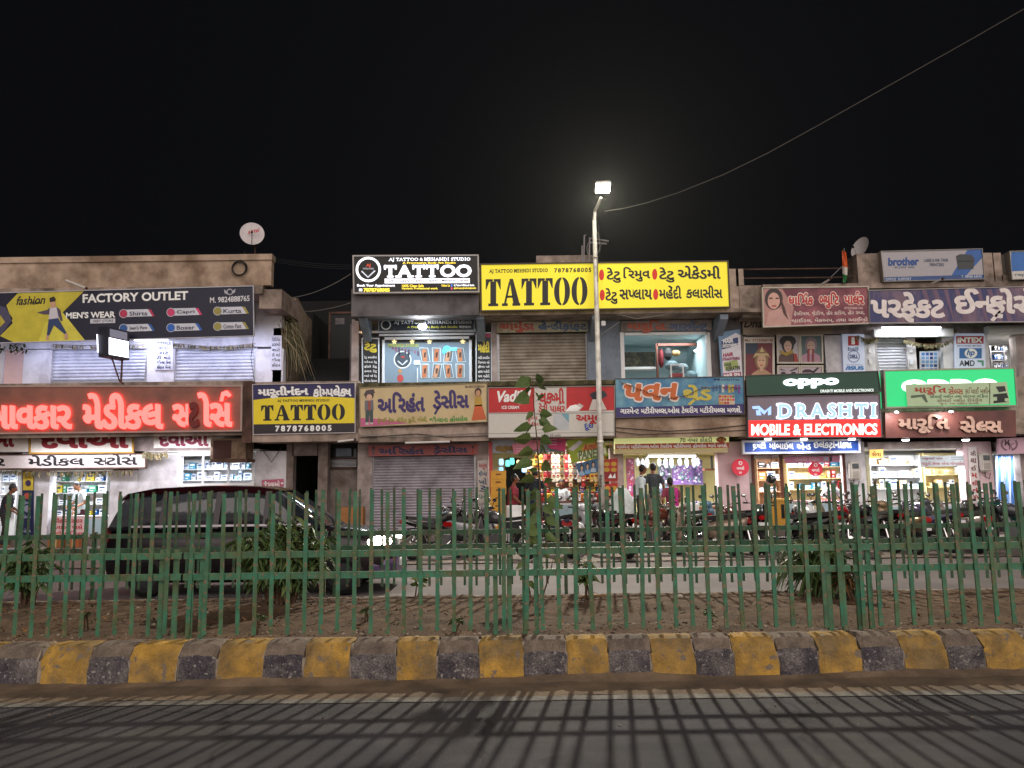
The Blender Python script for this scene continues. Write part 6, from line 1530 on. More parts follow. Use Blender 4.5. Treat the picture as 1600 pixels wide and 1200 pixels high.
# ------------------------------------------------------------------ car
CM = mat('car_paint_dark', '221c20', .25, .35, spec=.6); CG = mat('car_glass', '20262c', .06, spec=.8, alpha=.8); CR = mat('car_roof_neon_tint', '2a0c12', .2, .3, spec=.6); CT = mat('tyre', '151515', .8, var=.2, scale=12)  # red of the roof is the neon reflection put into the paint
cx0 = at(156, 845, 11.35).x; cx1 = at(614, 845, 11.35).x; CL = cx1 - cx0
r = thing('car', 'dark hatchback with neon-tinted roof paint and lit headlamp passing behind the fence', 'car', (cx0, 12.15, 0))
def csec(x, hw, z0, z1, top=.9):
    return [(cx0+x*CL, 12.15+s_*y, z) for s_, y, z in ((-1, hw*.92, z0), (-1, hw, z0+.12), (-1, hw, z0+(z1-z0)*.7), (-1, hw*top, z1), (1, hw*top, z1), (1, hw, z0+(z1-z0)*.7), (1, hw, z0+.12), (1, hw*.92, z0))]
b = MB(); b.loft([csec(0, .62, .42, .92), csec(.02, .76, .28, .98), csec(.10, .81, .22, 1.02), csec(.30, .82, .20, 1.0), csec(.55, .82, .20, .98), csec(.72, .82, .20, .97), csec(.86, .80, .22, .90), csec(.955, .74, .26, .80), csec(1.0, .58, .34, .70)], CM); b.build('body', r, smooth=True)
def gsec(x, hw, z1, z0=.96): return [(cx0+x*CL, 12.15+s_*y, z) for s_, y, z in ((-1, .79, z0), (-1, hw+.05, z0+(z1-z0)*.55), (-1, hw, z1-.05), (-1, hw*.85, z1), (1, hw*.85, z1), (1, hw, z1-.05), (1, hw+.05, z0+(z1-z0)*.55), (1, .79, z0))]
b = MB(); b.loft([gsec(.02, .60, 1.20), gsec(.06, .62, 1.47), gsec(.16, .64, 1.545), gsec(.34, .65, 1.575), gsec(.50, .64, 1.55), gsec(.585, .62, 1.48), gsec(.66, .62, 1.27), gsec(.755, .64, .985)], CG); b.build('window_glass', r, smooth=True)
b = MB(); b.loft([[(cx0+x*CL, 12.15+y, z) for y, z in ((-w-.02, zz-.075), (-w*.9, zz+.012), (w*.9, zz+.012), (w+.02, zz-.075))] for x, w, zz in ((.035, .60, 1.40), (.06, .62, 1.475), (.16, .645, 1.55), (.34, .655, 1.58), (.50, .645, 1.555), (.58, .625, 1.49))], CR, closed=False); b.build('roof', r, smooth=True)
for x0, x1 in ((.20, .215), (.385, .405), (.555, .575)):
    b = MB(); b.loft([[(cx0+x*CL, 12.15-.84+dx, z) for x, dx, z in ((x0, 0, .98), (x1, 0, .98), (x1, .145, 1.50), (x0, .145, 1.50))], [(cx0+x*CL, 12.15-.80+dx, z) for x, dx, z in ((x0, 0, .98), (x1, 0, .98), (x1, .145, 1.50), (x0, .145, 1.50))]], CM); b.build('pillar', r)
b = MB(); b.loft([[(cx0+x*CL, 12.15-.845+.145*(z-.98)/.52, z) for x, z in ((x_, 1.0), (x_, 1.03))] for x_ in (.10, .72)], mat('car_trim', '8a8488', .3, .8), closed=False); b.build('belt_trim', r)
for x in (.165, .83):
    for y in (-.76, .76):
        c = Vector((cx0+x*CL, 12.15+y, .30)); wr = MB(); wr.ring(tuple(c), .22, .08, CT, 'Y', 26, 8); t = wr.build('wheel', r)
        rb = MB(); rb.tube([c + Vector((0, -.05, 0)), c + Vector((0, .05, 0))], .16, mat('rim_dark', '3a3a3c', .5, .5), 16); rb.ring(tuple(c), .155, .02, M_steel, 'Y', 20, 6); o = rb.build('rim', t, origin=Vector(r['_org']))
        o.location = (0, 0, 0)
for y in (-.62, .62):
    b = MB(); c = Vector((cx0+.945*CL, 12.15+y, .74)); b.ball((0, 0, 0), 1, glow('fff6e4', 30.0), 12, 8, (.19, .20, .085), Matrix.Translation(c) @ Matrix.Rotation(math.radians(-12*(1 if y < 0 else -1)), 4, 'Z')); b.build('headlight', r)
    b = MB(); b.bevbox((cx0-.005, 12.15+y*1.08-.09, .78), (cx0+.12, 12.15+y*1.08+.09, 1.0), paint('6a1418'), .02); b.build('tail_light', r)
b = MB(); b.loft([csec(.93, .77, .22, .48, .95), csec(.97, .72, .22, .50, .95), csec(1.005, .58, .24, .52, .95)], mat('car_bumper', '4a3a5a', .4)); b.build('bumper', r)
b = MB(); b.bevbox((cx0+.985*CL, 11.85, .36), (cx0+1.012*CL, 12.45, .47), M_white, .01); b.build('number_plate', r)
b = MB(); b.bevbox((cx0+.575*CL, 11.15, 1.0), (cx0+.61*CL, 11.34, 1.13), CM, .03); b.build('mirror', r)
for x in (.33, .53):
    b = MB(); b.bevbox((cx0+x*CL, 11.305, .86), (cx0+x*CL+.18, 11.335, .89), CM, .008); b.build('door_handle', r)

# ------------------------------------------------------------------ motorbikes and scooters
BB = mat('bike_body', '3a1518', .25, .2, spec=.6); BS = mat('bike_seat', '181616', .7); BE = mat('bike_engine', '6a6a6c', .4, .8, var=.15, scale=20); BK = mat('bike_black', '101012', .4); TL = mat('tail_red', 'a01014', .25)
def bwheel(r, y, R, tw, fwd='wheel'):
    b = MB(); b.ring((0, y, R), R-tw, tw, CT, 'X', 24, 8); t = b.build('wheel', r)
    b = MB(); b.ring((0, y, R), R-tw*2, .014, M_chrome, 'X', 22, 6)
    for k in range(8):
        a = k*math.pi/4; b.tube([(0, y, R), (0, y+(R-tw*2)*math.cos(a), R+(R-tw*2)*math.sin(a))], .006, M_steel, 4)
    b.tube([(-.06, y, R), (.06, y, R)], .035, BE, 8); b.build('rim', t)
def mirrors(r, y, z, sp=.24):
    for s_ in (-1, 1):
        b = MB(); b.tube([(s_*sp, y, z), (s_*(sp+.06), y-.01, z+.14)], .007, BK, 5); b.ball((s_*(sp+.08), y-.01, z+.17), .055, BK, 10, 7, (1.1, .3, .75)); m_ = b.build('mirror', r)
        g = MB(); g.ball((s_*(sp+.08), y-.024, z+.17), .046, M_chrome, 10, 7, (1.1, .12, .75)); g.build('mirror_glass', m_)
def make_bike():
    r = thing('motorbike', 'x', 'motorbike', (0, 0, 0), 'motorbikes parked before the shops')
    bwheel(r, .64, .30, .045); bwheel(r, -.63, .30, .05)
    b = MB(); b.tube([(0, .40, .92), (0, .30, .55), (0, .05, .32), (0, -.25, .34)], .022, BK, 6)
    for s_ in (-.1, .1): b.tube([(0, .38, .86), (s_, -.1, .72), (s_, -.75, .78)], .016, BK, 6); b.tube([(s_, -.25, .34), (s_, -.63, .30)], .018, BK, 6); b.tube([(s_*1.1, -.62, .32), (s_*1.1, -.5, .70)], .028, M_chrome, 8)
    b.build('frame', r)
    b = MB(); secs = []
    for y, w, z0, z1 in ((.36, .07, .78, .90), (.28, .13, .72, .97), (.10, .145, .70, .985), (-.06, .11, .70, .90), (-.14, .06, .70, .80)):
        secs.append([(w*math.cos(a*math.pi/6), y, (z0+z1)/2 + (z1-z0)/2*math.sin(a*math.pi/6)) for a in range(12)])
    b.loft(secs, BB); b.build('fuel_tank', r, smooth=True)
    b = MB(); b.loft([[(-w, y, z), (-w*.8, y, z+.07), (w*.8, y, z+.07), (w, y, z)] for y, w, z in ((-.08, .09, .76), (-.3, .13, .77), (-.55, .13, .80), (-.78, .09, .83))], BS); b.build('seat', r)
    for s_ in (-1, 1):
        b = MB(); b.loft([[(s_*.12, y, z0), (s_*.145, y, (z0+z1)/2), (s_*.12, y, z1)] for y, z0, z1 in ((-.05, .56, .72), (-.3, .55, .75), (-.6, .68, .78), (-.85, .76, .83))], BB, closed=False); b.build('side_panel', r)
    b = MB(); b.bevbox((-.11, -.12, .28), (.11, .2, .50), BE, .03); b.tube([(0, .12, .45), (0, .2, .68)], [.085, .075], BE, 8)
    for k in range(5): b.tube([(0, .13+k*.015, .50+k*.035), (0, .133+k*.015, .508+k*.035)], .105, BE, 8)
    b.build('engine', r)
    b = MB()
    for s_ in (-.085, .085): b.tube([(s_, .64, .30), (s_, .42, .94)], .02, M_chrome, 8)
    b.build('fork', r)
    b = MB(); b.tube([(-.34, .28, 1.04), (-.2, .38, 1.03), (0, .41, .97), (.2, .38, 1.03), (.34, .28, 1.04)], .013, M_chrome, 6)
    for s_ in (-1, 1): b.tube([(s_*.34, .28, 1.04), (s_*.25, .345, 1.035)], .019, BS, 8)
    b.build('handlebar', r)
    b = MB(); b.ball((0, .49, .90), .1, BB, 12, 8, (1, .8, 1.05)); h = b.build('headlight_cowl', r, smooth=True)
    b = MB(); b.ball((0, .535, .89), .078, M_white, 12, 8, (1, .5, 1)); b.build('headlight', h)
    mirrors(r, .36, 1.03)
    for y, a0, a1 in ((.64, 40, 150), (-.63, 20, 150)):
        b = MB(); b.loft([[(sx*.06, y+.335*math.cos(math.radians(a)), .30+.335*math.sin(math.radians(a)) + (.02 if sx == 0 else 0)) for sx in (-1, 0, 1)] for a in range(a0, a1+1, 11)], BB if y > 0 else BK, closed=False); b.build('mudguard', r)
    b = MB(); b.tube([(.13, .15, .36), (.14, 0, .25), (.15, -.35, .28), (.16, -.75, .38)], [.02, .022, .045, .04], M_chrome, 8); b.build('exhaust', r)
    b = MB(); b.bevbox((-.07, -.93, .74), (.07, -.86, .82), TL, .02); b.build('tail_light', r)
    b = MB(); b.bevbox((-.09, -.93, .58), (.09, -.92, .68), M_white, .004); b.build('number_plate', r)
    return r
def make_scooter():
    r = thing('scooter', 'x', 'scooter', (0, 0, 0), 'scooters parked before the shops')
    bwheel(r, .60, .23, .055); bwheel(r, -.60, .23, .055)
    b = MB(); secs = []
    for z, w, y in ((.30, .12, .50), (.45, .20, .46), (.65, .22, .42), (.82, .17, .40), (.94, .10, .40)): secs.append([(-w, y-.03, z), (-w*.6, y+.07, z), (0, y+.12, z), (w*.6, y+.07, z), (w, y-.03, z), (0, y-.01, z)])
    b.loft(secs, BB); b.build('front_apron', r, smooth=True)
    b = MB(); b.bevbox((-.17, -.15, .28), (.17, .48, .34), BK, .02); b.build('floorboard', r)
    b = MB(); secs = []
    for y, w, z0, z1 in ((-.10, .16, .34, .70), (-.25, .20, .36, .74), (-.55, .19, .44, .78), (-.80, .13, .58, .80), (-.90, .07, .66, .78)): secs.append([(w*math.cos(a*math.pi/6)*(1.05), y, (z0+z1)/2+(z1-z0)/2*math.sin(a*math.pi/6)) for a in range(12)])
    b.loft(secs, BB); b.build('rear_body', r, smooth=True)
    b = MB(); b.loft([[(-w, y, z), (-w*.8, y, z+.09), (w*.8, y, z+.09), (w, y, z)] for y, w, z in ((-.05, .10, .72), (-.3, .15, .74), (-.6, .15, .77), (-.84, .1, .79))], BS); b.build('seat', r)
    b = MB(); b.tube([(-.32, .28, 1.0), (-.1, .38, .98), (.1, .38, .98), (.32, .28, 1.0)], .016, BS, 7); b.build('handlebar', r)
    b = MB(); b.ball((0, .42, .98), .11, BB, 12, 8, (1.3, .8, .8)); h = b.build('headlight_cowl', r, smooth=True)
    b = MB(); b.ball((0, .475, .975), .075, M_white, 12, 8, (1.2, .45, .8)); b.build('headlight', h)
    mirrors(r, .36, 1.0, .2)
    b = MB(); b.tube([(0, .60, .23), (.0, .50, .60)], .03, M_chrome, 8); b.build('fork', r)
    b = MB(); b.loft([[(sx*.075, .60+.27*math.cos(math.radians(a)), .23+.27*math.sin(math.radians(a))) for sx in (-1, 0, 1)] for a in range(20, 161, 14)], BB, closed=False); b.build('mudguard', r)
    b = MB(); b.bevbox((-.11, -.95, .66), (.11, -.88, .76), TL, .02); b.build('tail_light', r)
    b = MB(); b.bevbox((-.09, -.94, .50), (.09, -.93, .60), M_white, .004); b.build('number_plate', r)
    b = MB(); b.tube([(.15, -.25, .26), (.17, -.75, .32)], [.04, .045], BE, 8); b.build('exhaust', r)
    return r
mb0, sc0 = make_bike(), make_scooter()
C_ = lambda n, h: mat('bike_' + n, h, .25, .25, spec=.6)
fleet = [('m', 690, 16.4, -62, 'black', '141416', 'black motorbike parked side-on before the closed grey shutter'), ('s', 742, 16.9, -35, 'silver', '9a9aa0', 'silver scooter with tall mirrors before the closed grey shutter'),
         ('m', 780, 16.2, 68, 'grey', '3a3a3e', 'dark grey motorbike beside the yellow crates'), ('m', 868, 16.6, 25, 'blue', '24304a', 'dark blue motorbike behind the sapling'),
         ('s', 905, 16.8, -20, 'white', 'c8c8cc', 'white scooter just beside the lamp post'), ('m', 950, 16.3, 30, 'black2', '18181a', 'black motorbike in front of the white covered sack'),
         ('m', 1020, 16.5, -70, 'rust', '5a2a1c', 'rust brown motorbike lying low before the thread shop'), ('s', 1100, 16.2, 78, 'beige', '9a8878', 'beige scooter parked side-on below the thread shop counter'),
         ('m', 1150, 16.6, 20, 'maroon', '4a1018', 'maroon motorbike at the pillar with the round badge'), ('m', 1190, 16.9, -15, 'dgreen', '2a3a34', 'dark green motorbike before the phone shop door'),
         ('s', 1232, 16.4, 60, 'black3', '141416', 'black scooter behind the drooping roadside plant'), ('m', 1272, 16.7, 18, 'white2', 'b8b8bc', 'white and black motorbike before the phone shop counter'),
         ('m', 1318, 16.3, -25, 'red', '8a1418', 'red motorbike between the phone shop and the meter pillar'), ('m', 1362, 16.8, 15, 'black4', '16161a', 'black motorbike before the amber lit sign'),
         ('s', 1402, 16.4, 10, 'tan', '8a7458', 'tan scooter with a bright red tail lamp before the machine shop'), ('m', 1446, 16.7, 20, 'violet', '4a4460', 'violet-grey motorbike before the machine shop counter'),
         ('s', 1492, 16.5, 12, 'pearl', 'b0a8a0', 'pearl scooter below the vertical lettering panel'), ('m', 1546, 16.6, -40, 'black5', '121214', 'black motorbike before the pale pink pillar'),
         ('m', 1592, 16.4, 60, 'grey2', '4a4a50', 'grey motorbike parked at the fabric shop'),
         ('s', 1128, 17.9, 30, 'sky', '6a8aa0', 'pale blue scooter in the back row beside the round badge pillar'), ('m', 1060, 17.9, 40, 'olive', '3a3c24', 'olive motorbike in the back row below the woman in pink'), ('m', 1255, 18.0, -30, 'wine', '5a1c2c', 'wine red motorbike in the back row at the yellow cabinet'),
         ('m', 1340, 18.0, 35, 'graphite', '2a2a2e', 'graphite motorbike in the back row below the electric meter'), ('s', 1300, 18.1, 20, 'cream', 'b0a890', 'cream scooter in the back row at the phone shop counter'), ('m', 1425, 18.0, -25, 'blue2', '1c3050', 'blue motorbike in the back row at the sewing machine counter'),
         ('s', 1475, 18.1, 25, 'grey3', '6a6a70', 'grey scooter in the back row below the faded red lettering'), ('m', 1520, 17.9, -20, 'black6', '1a1614', 'black motorbike in the back row below the vertical panel'), ('m', 1572, 18.0, 30, 'teal', '1c4a4a', 'teal motorbike in the back row at the fabric shop'),
         ('m', 925, 18.0, 35, 'black7', '151517', 'black motorbike in the back row right behind the lamp post'), ('s', 850, 18.1, -25, 'rose', '8a4a4a', 'dull rose scooter in the back row at the snack counter'), ('m', 720, 18.0, 60, 'plum', '32202c', 'plum motorbike in the back row before the grey shutter')]
first = {'m': True, 's': True}
for k, px_, Y, ang, cn, hx, lab in fleet:
    src = mb0 if k == 'm' else sc0
    x = at(px_, 840, Y).x; cm = C_(cn, hx)
    o = dup(src, (x, Y, .02), math.radians(ang), lab, {'bike_body': cm})
for src in (mb0, sc0):
    for c in list(src.children_recursive): bpy.data.objects.remove(c)
    bpy.data.objects.remove(src)

# ------------------------------------------------------------------ people
SK = [mat('skin_%d' % i, c, .55) for i, c in enumerate(('8a5a40', '7a4c34', '9a6a4c'))]
HR = mat('hair_black', '120e0e', .5)
def remesh(ob, vox):
    m_ = ob.modifiers.new('r', 'REMESH'); m_.mode = 'VOXEL'; m_.voxel_size = vox; m_.use_smooth_shade = True
    s_ = ob.modifiers.new('s', 'SMOOTH'); s_.iterations = 4; s_.factor = .5
    dg = bpy.context.evaluated_depsgraph_get(); me = bpy.data.meshes.new_from_object(ob.evaluated_get(dg))
    ob.modifiers.clear(); mats = [m for m in ob.data.materials]; ob.data = me
    if not me.materials:
        for m in mats: me.materials.append(m)
def person(label, loc, face, shirt, legs, sk=0, h=1.68, bend=0.0, hands=None, head_turn=0.0, look=0.0, skirt=None, hair_long=False, sleeve=.55, step=.06, drape=None):
    """face: heading in degrees (0 looks away from the camera).  bend leans the trunk; hands = two wrist points (x, y, z)."""
    k = h/1.68; r = thing('person', label, 'person', tuple(loc), None, math.radians(face) or 1e-6)
    V = Vector; m = SK[sk]
    hip = V((0, 0, .92)); bd = math.radians(bend); up = V((0, math.sin(bd), math.cos(bd))); fw = V((0, math.cos(bd), -math.sin(bd)))
    waist = hip + up*.14; chest = hip + up*.34; neck0 = hip + up*.50; neck1 = hip + up*.60 + fw*.02
    lk = bd*.5 + math.radians(look); hu = V((0, math.sin(lk), math.cos(lk))); hf = V((math.sin(math.radians(head_turn)), math.cos(math.radians(head_turn))*math.cos(lk), -math.sin(lk)*1.0)).normalized()
    head = neck1 + hu*.11 + hf*.02
    sh = [hip + up*.475 + V((s_*.18, 0, 0)) for s_ in (-1, 1)]
    hands = hands or ((-.27, .06, .78), (.27, .04, .78))
    b = MB()
    def T(pts, rr_, mm=m, bb=b): bb.tube(pts, rr_, mm, 10)
    T([hip - up*.08, hip, waist, chest, hip + up*.46, neck0], [.10, .135, .12, .135, .12, .06])
    T([sh[0], neck0 - up*.02, sh[1]], [.06, .075, .06]); T([neck0 - up*.03, neck1 + hu*.05], [.055, .05])
    b.ball(tuple(head), .1, m, 14, 10, (.78, .95, 1.18)); side = hu.cross(hf).normalized()
    b.ball(tuple(head + hf*.035 - hu*.075), .055, m, 8, 6, (1, 1, .8)); T([head + hf*.08 + hu*.015, head + hf*.118 - hu*.025], [.012, .018])
    for s_ in (-1, 1): b.ball(tuple(head + side*s_*.078 - hf*.005), .026, m, 7, 5, (.5, .8, 1.2))
    elb = []; 
    for i, s_ in enumerate((-1, 1)):
        w = V(hands[i]); d = w - sh[i]; L = .56; dist = min(d.length, L-.01); mid = sh[i] + d*.5
        off = math.sqrt(max(0, (L/2)**2 - (dist/2)**2)); back = (V((s_*.5, -.6, -.6)) - d.normalized()*V((s_*.5, -.6, -.6)).dot(d.normalized())).normalized()
        e = mid + back*off; w = sh[i] + d.normalized()*dist; elb.append((e, w))
        T([sh[i], sh[i].lerp(e, .5), e, e.lerp(w, .4), w], [.052, .047, .038, .037, .025])
        hd = (w - e).normalized(); pw = hd.cross(V((0, 0, 1))); pw = pw.normalized() if pw.length > .1 else V((0, 1, 0))
        T([w, w + hd*.045, w + hd*.09], [.026, .036, .034])
        for f in range(4):
            q = w + hd*.085 + pw*(-.027 + f*.018); cu = V((-s_*.012, .012, -.012)); T([q, q + hd*.035 + cu, q + hd*(.05+.01*(f in (1, 2))) + cu*2.6], [.0095, .009, .0075])
        q = w + hd*.03 + pw*.034; T([q, q + hd*.03 + pw*.022, q + hd*.055 + pw*.02], [.012, .011, .009])
    feet = [V((-.10, -step, .06)), V((.10, step, .06))]; knees = [V((-.105, -step*.4 + .03, .50)), V((.105, step*.6 + .03, .50))]
    for i, s_ in enumerate((-1, 1)):
        T([hip + V((s_*.09, 0, -.04)), knees[i], knees[i].lerp(feet[i], .35), feet[i] + V((0, 0, .03))], [.085, .058, .055, .036])
        T([feet[i] + V((0, -.05, -.02)), feet[i] + V((0, .06, -.022)), feet[i] + V((0, .16, -.035))], [.034, .038, .026])
    o = b.build('body', r); o.scale = (k, k, k); remesh(o, .0095)
    # clothes follow the body
    def cloth(name, fn, mm, vox=.014):
        cb = MB(); fn(cb, mm); c = cb.build(name, r); c.scale = (k, k, k); remesh(c, vox); return c
    def f_shirt(bb, mm):
        T([hip - up*.10, hip, waist, chest, hip + up*.455, neck0 - up*.015], [.155, .158, .148, .155, .138, .075], mm, bb)
        T([sh[0], neck0 - up*.03, sh[1]], [.078, .088, .078], mm, bb)
        for i in range(2):
            e, w = elb[i]
            T([sh[i], sh[i].lerp(e, .5), sh[i].lerp(e, .5 + sleeve*.5) if sleeve < 1 else e] + ([e.lerp(w, .5), e.lerp(w, .92)] if sleeve >= 1 else []), [.07, .066, .062] + ([.054, .044] if sleeve >= 1 else []), mm, bb)
    cloth('shirt' if not skirt else 'blouse', f_shirt, shirt)
    if skirt:
        cb = MB(); n = 28; secs = []
        for z, rad in ((.04, .30), (.3, .27), (.6, .22), (.85, .185), (1.0, .16)): secs.append([V((rad*(1 + .06*math.sin(a*7))*math.cos(2*math.pi*a/n), rad*.85*(1 + .06*math.sin(a*7))*math.sin(2*math.pi*a/n), z)) for a in range(n)])
        cb.loft(secs, skirt); c = cb.build('skirt', r, smooth=True); c.scale = (k, k, k)
        if drape:
            cb = MB(); cb.loft([[p + V((x, 0, 0)) for x in (-.10, -.05, 0, .05, .10)] for p in (V((.06, -.10, 1.45)), V((.03, -.19, 1.3)), V((.02, -.20, 1.1)), V((.06, -.24, .85)), V((.12, -.28, .55)), V((.15, -.30, .30)))], drape, closed=False)
            c = cb.build('sari_drape', r, smooth=True); c.scale = (k, k, k)
            so_ = c.modifiers.new('t', 'SOLIDIFY'); so_.thickness = .012
    else:
        def f_leg(bb, mm):
            T([hip - up*.02, hip + up*.06], [.148, .150], mm, bb)
            for i, s_ in enumerate((-1, 1)): T([hip + V((s_*.085, 0, 0)), knees[i], feet[i] + V((0, 0, .02))], [.105, .08, .066], mm, bb)
        cloth('trousers', f_leg, legs)
    hb = MB(); hb.ball(tuple(head + hu*.022 - hf*.022), .108, HR, 14, 10, (.82, .92, 1.12))
    if hair_long: hb.ball(tuple(head - hf*.10 - hu*.05), .06, HR, 10, 8, (1, 1, 1.2))
    hm = hb.build('hair', r, smooth=True); hm.scale = (k, k, k)
    # keep the face clear of hair
    bm = bmesh.new(); bm.from_mesh(hm.data); bmesh.ops.bisect_plane(bm, geom=bm.verts[:]+bm.edges[:]+bm.faces[:], plane_co=head + hf*.045 + hu*.045, plane_no=(hf - hu*.75).normalized(), clear_outer=True); bm.to_mesh(hm.data); bm.free()
    for s_ in (-1, 1):
        eb = MB(); eb.ball(tuple(head + hf*.087 + side*s_*.032 + hu*.02), .011, BK, 7, 5); e = eb.build('eye', r); e.scale = (k, k, k)
    mbb = MB(); mbb.ball(tuple(head + hf*.094 - hu*.058), .018, mat('lips', '5a2a26', .5), 8, 5, (1.2, .5, .35)); e = mbb.build('mouth', r); e.scale = (k, k, k)
    return r
def cl(n, h): return mat('cloth_' + n, h, .85, var=.12, scale=12, bump=.2, bscale=30)
def gp(px_, Y, z=.27): p = at(px_, 800, Y); return (p.x, Y, z)
CHK = mat('cloth_striped', '2c3034', .85, col2='6a7074', scale=26, amt=.4, stretch=(6, 6, .3))
PRT = mat('cloth_print', '8a7a50', .85, col2='a03868', scale=14, amt=.5)
person('man in a dusty rose shirt standing beside the yellow crates, seen from the side', gp(801, 21.15, .05), -90, cl('rose', '8a3040'), cl('char', '2a2628'), 1, 1.66, 4, ((-.22, .22, .95), (.2, .26, .95)))
person('man in a dark shirt bending over the snack shop counter with his back turned', gp(834, 21.2), -12, cl('ink', '1a2028'), cl('navy', '1c2844'), 0, 1.64, 24, ((-.20, .48, .98), (.22, .46, .98)), 0, 10)
person('man in a white shirt at the thread shop looking towards the shelves', gp(1000, 21.25), -98, cl('white', 'c8d4d8'), cl('slate', '3a3e40'), 1, 1.66, 6, ((-.24, .20, .88), (.26, .18, .84)), -20, 6, sleeve=1.0)
person('man in a striped shirt and beige trousers seen from behind at the thread shop', gp(1023, 21.3), -8, CHK, cl('beige', '8a8474'), 0, 1.70, 3, ((-.24, .16, .9), (.25, .2, .92)), 0, 4)
person('woman in a pink sari with a printed skirt at the thread shop', gp(1050, 20.5, .02), 8, cl('rosepink', '8a3a50'), None, 2, 1.56, 3, ((-.2, .2, .95), (.2, .22, .95)), 0, 10, skirt=PRT, hair_long=True, drape=cl('pink', 'b02a78'))
person('pharmacist in a white shirt looking down behind the pharmacy counter', gp(127, 22.6, .02), 150, cl('white', 'c8d4d8'), cl('maroon', '4a2028'), 2, 1.68, 8, ((-.18, .30, 1.0), (.2, .32, 1.0)), 0, 22)
person('man in dark clothes waiting at the outer end of the pharmacy counter', gp(8, 20.9, .02), -70, cl('soot', '24242c'), cl('char', '2a2628'), 1, 1.62, 8, ((-.2, .3, .95), (.2, .3, .95)), 0, 15)
person('shopkeeper in a white shirt sitting low behind the snack shop counter', gp(878, 22.5, -.05), 175, cl('white', 'c8d4d8'), cl('char', '2a2628'), 1, 1.62, 4, ((-.2, .28, .95), (.2, .28, .95)), 0, 12)
person('person in a white shirt leaning down over the phone shop counter', gp(1293, 22.75, .0), 185, cl('white', 'c8d4d8'), cl('char', '2a2628'), 0, 1.62, 42, ((-.2, .5, .98), (.2, .5, .98)), 0, 20)

# ------------------------------------------------------------------ goods on the pavement
YC = mat('crate_yellow', 'c8922a', .5, var=.08, scale=6)
p = at(779, 800, 20.75); z = .02
for i in range(9):
    r = thing('crate', 'yellow plastic milk crate in the tall stack by the dairy shop, ' + ('at the ground', 'second from the ground', 'third from the ground', 'fourth from the ground', 'in the middle', 'fourth from the top', 'third from the top', 'second from the top', 'topmost')[i], 'crate', (p.x, 20.75, z), 'yellow crates stacked at the dairy shop')
    b = MB(); dx = rr.uniform(-.012, .012); w = .20
    for q in (((-w, -w, .012), (w, -w+.015, .20)), ((-w, w-.015, .012), (w, w, .20)), ((-w, -w+.015, .012), (-w+.015, w-.015, .20)), ((w-.015, -w+.015, .012), (w, w-.015, .20)), ((-w, -w, 0), (w, w, .012)), ((-w-.008, -w-.008, .185), (w+.008, -w-.0001, .205))):
        b.box((p.x+dx+q[0][0], 20.75+q[0][1], z+q[0][2]), (p.x+dx+q[1][0], 20.75+q[1][1], z+q[1][2]), YC)
    b.build('shell', r)
    b = MB(); b.box((p.x+dx-.07, 20.75-w-.006, z+.09), (p.x+dx+.07, 20.75-w-.001, z+.13), mat('crate_print', '7a4a1c', .6)); b.build('handle_slot', r)
    z += .207
def carton(px_, py, Y, w, d, h, label, c='9a6a40'):
    p = at(px_, py, Y); z = max(.02, p.z - h/2); r = thing('carton', label, 'carton', (p.x, Y, z))
    b = MB(); b.bevbox((p.x-w/2, Y-d/2, z), (p.x+w/2, Y+d/2, z+h), mat('cardboard_' + c, c, .85, var=.1, scale=4), .006); b.build('box', r)
    b = MB(); b.box((p.x-.025, Y-d/2-.003, z+.01), (p.x+.025, Y-d/2-.0005, z+h), paint('b8a070')); b.build('tape', r)
    return z + h
carton(548, 812, 20.9, .72, .35, .66, 'large brown carton standing at the dark stairwell bay')
carton(92, 862, 20.7, .42, .35, .34, 'brown carton on the pavement below the red lettering panel', '8a5a30'); carton(118, 866, 20.65, .34, .32, .30, 'smaller brown carton beside the pharmacy panel', '9a5a34')
r = thing('cabinet', 'tall yellow wooden cabinet at the phone shop doorway', 'cabinet', tuple(at(1217, 800, YW-.2)))
b = MB(); b.px(1204, 782, 1231, 846, YW-.25, YW+.2, mat('cabinet_yellow', 'b8862a', .5, var=.1)); b.build('body', r); b = MB(); b.px(1221, 788, 1226, 810, YW-.262, YW-.251, M_blackp); b.build('door_slot', r); b = MB(); b.px(1202, 779, 1233, 782, YW-.28, YW+.22, mat('cabinet_top', 'c89a48', .5)); b.build('top', r)
for i in range(3):
    p = at(803 + i*3.4, 800, 20.5 - i*.12); r = thing('plastic_chair', 'white plastic chair stacked by the yellow crates, ' + ('against the crates', 'middle of the stack', 'outer end of the stack')[i], 'chair', (p.x, p.y, .02), 'white plastic chairs')
    b = MB(); b.loft([[(p.x-.2, p.y+yy, zz), (p.x, p.y+yy+.03, zz+.01), (p.x+.2, p.y+yy, zz)] for yy, zz in ((.12, .42), (.18, .62), (.235, .80), (.25, .96))], M_white, closed=False); o = b.build('backrest', r); o.modifiers.new('t', 'SOLIDIFY').thickness = .02
    b = MB(); b.bevbox((p.x-.21, p.y-.25, .40), (p.x+.21, p.y+.13, .43), M_white, .01); b.build('seat', r)
    for sx in (-.18, .18):
        for sy in (-.22, .14): b = MB(); b.tube([(p.x+sx, p.y+sy, .40), (p.x+sx*1.15, p.y+sy*1.15, .02)], .018, M_white, 6); b.build('leg', r)
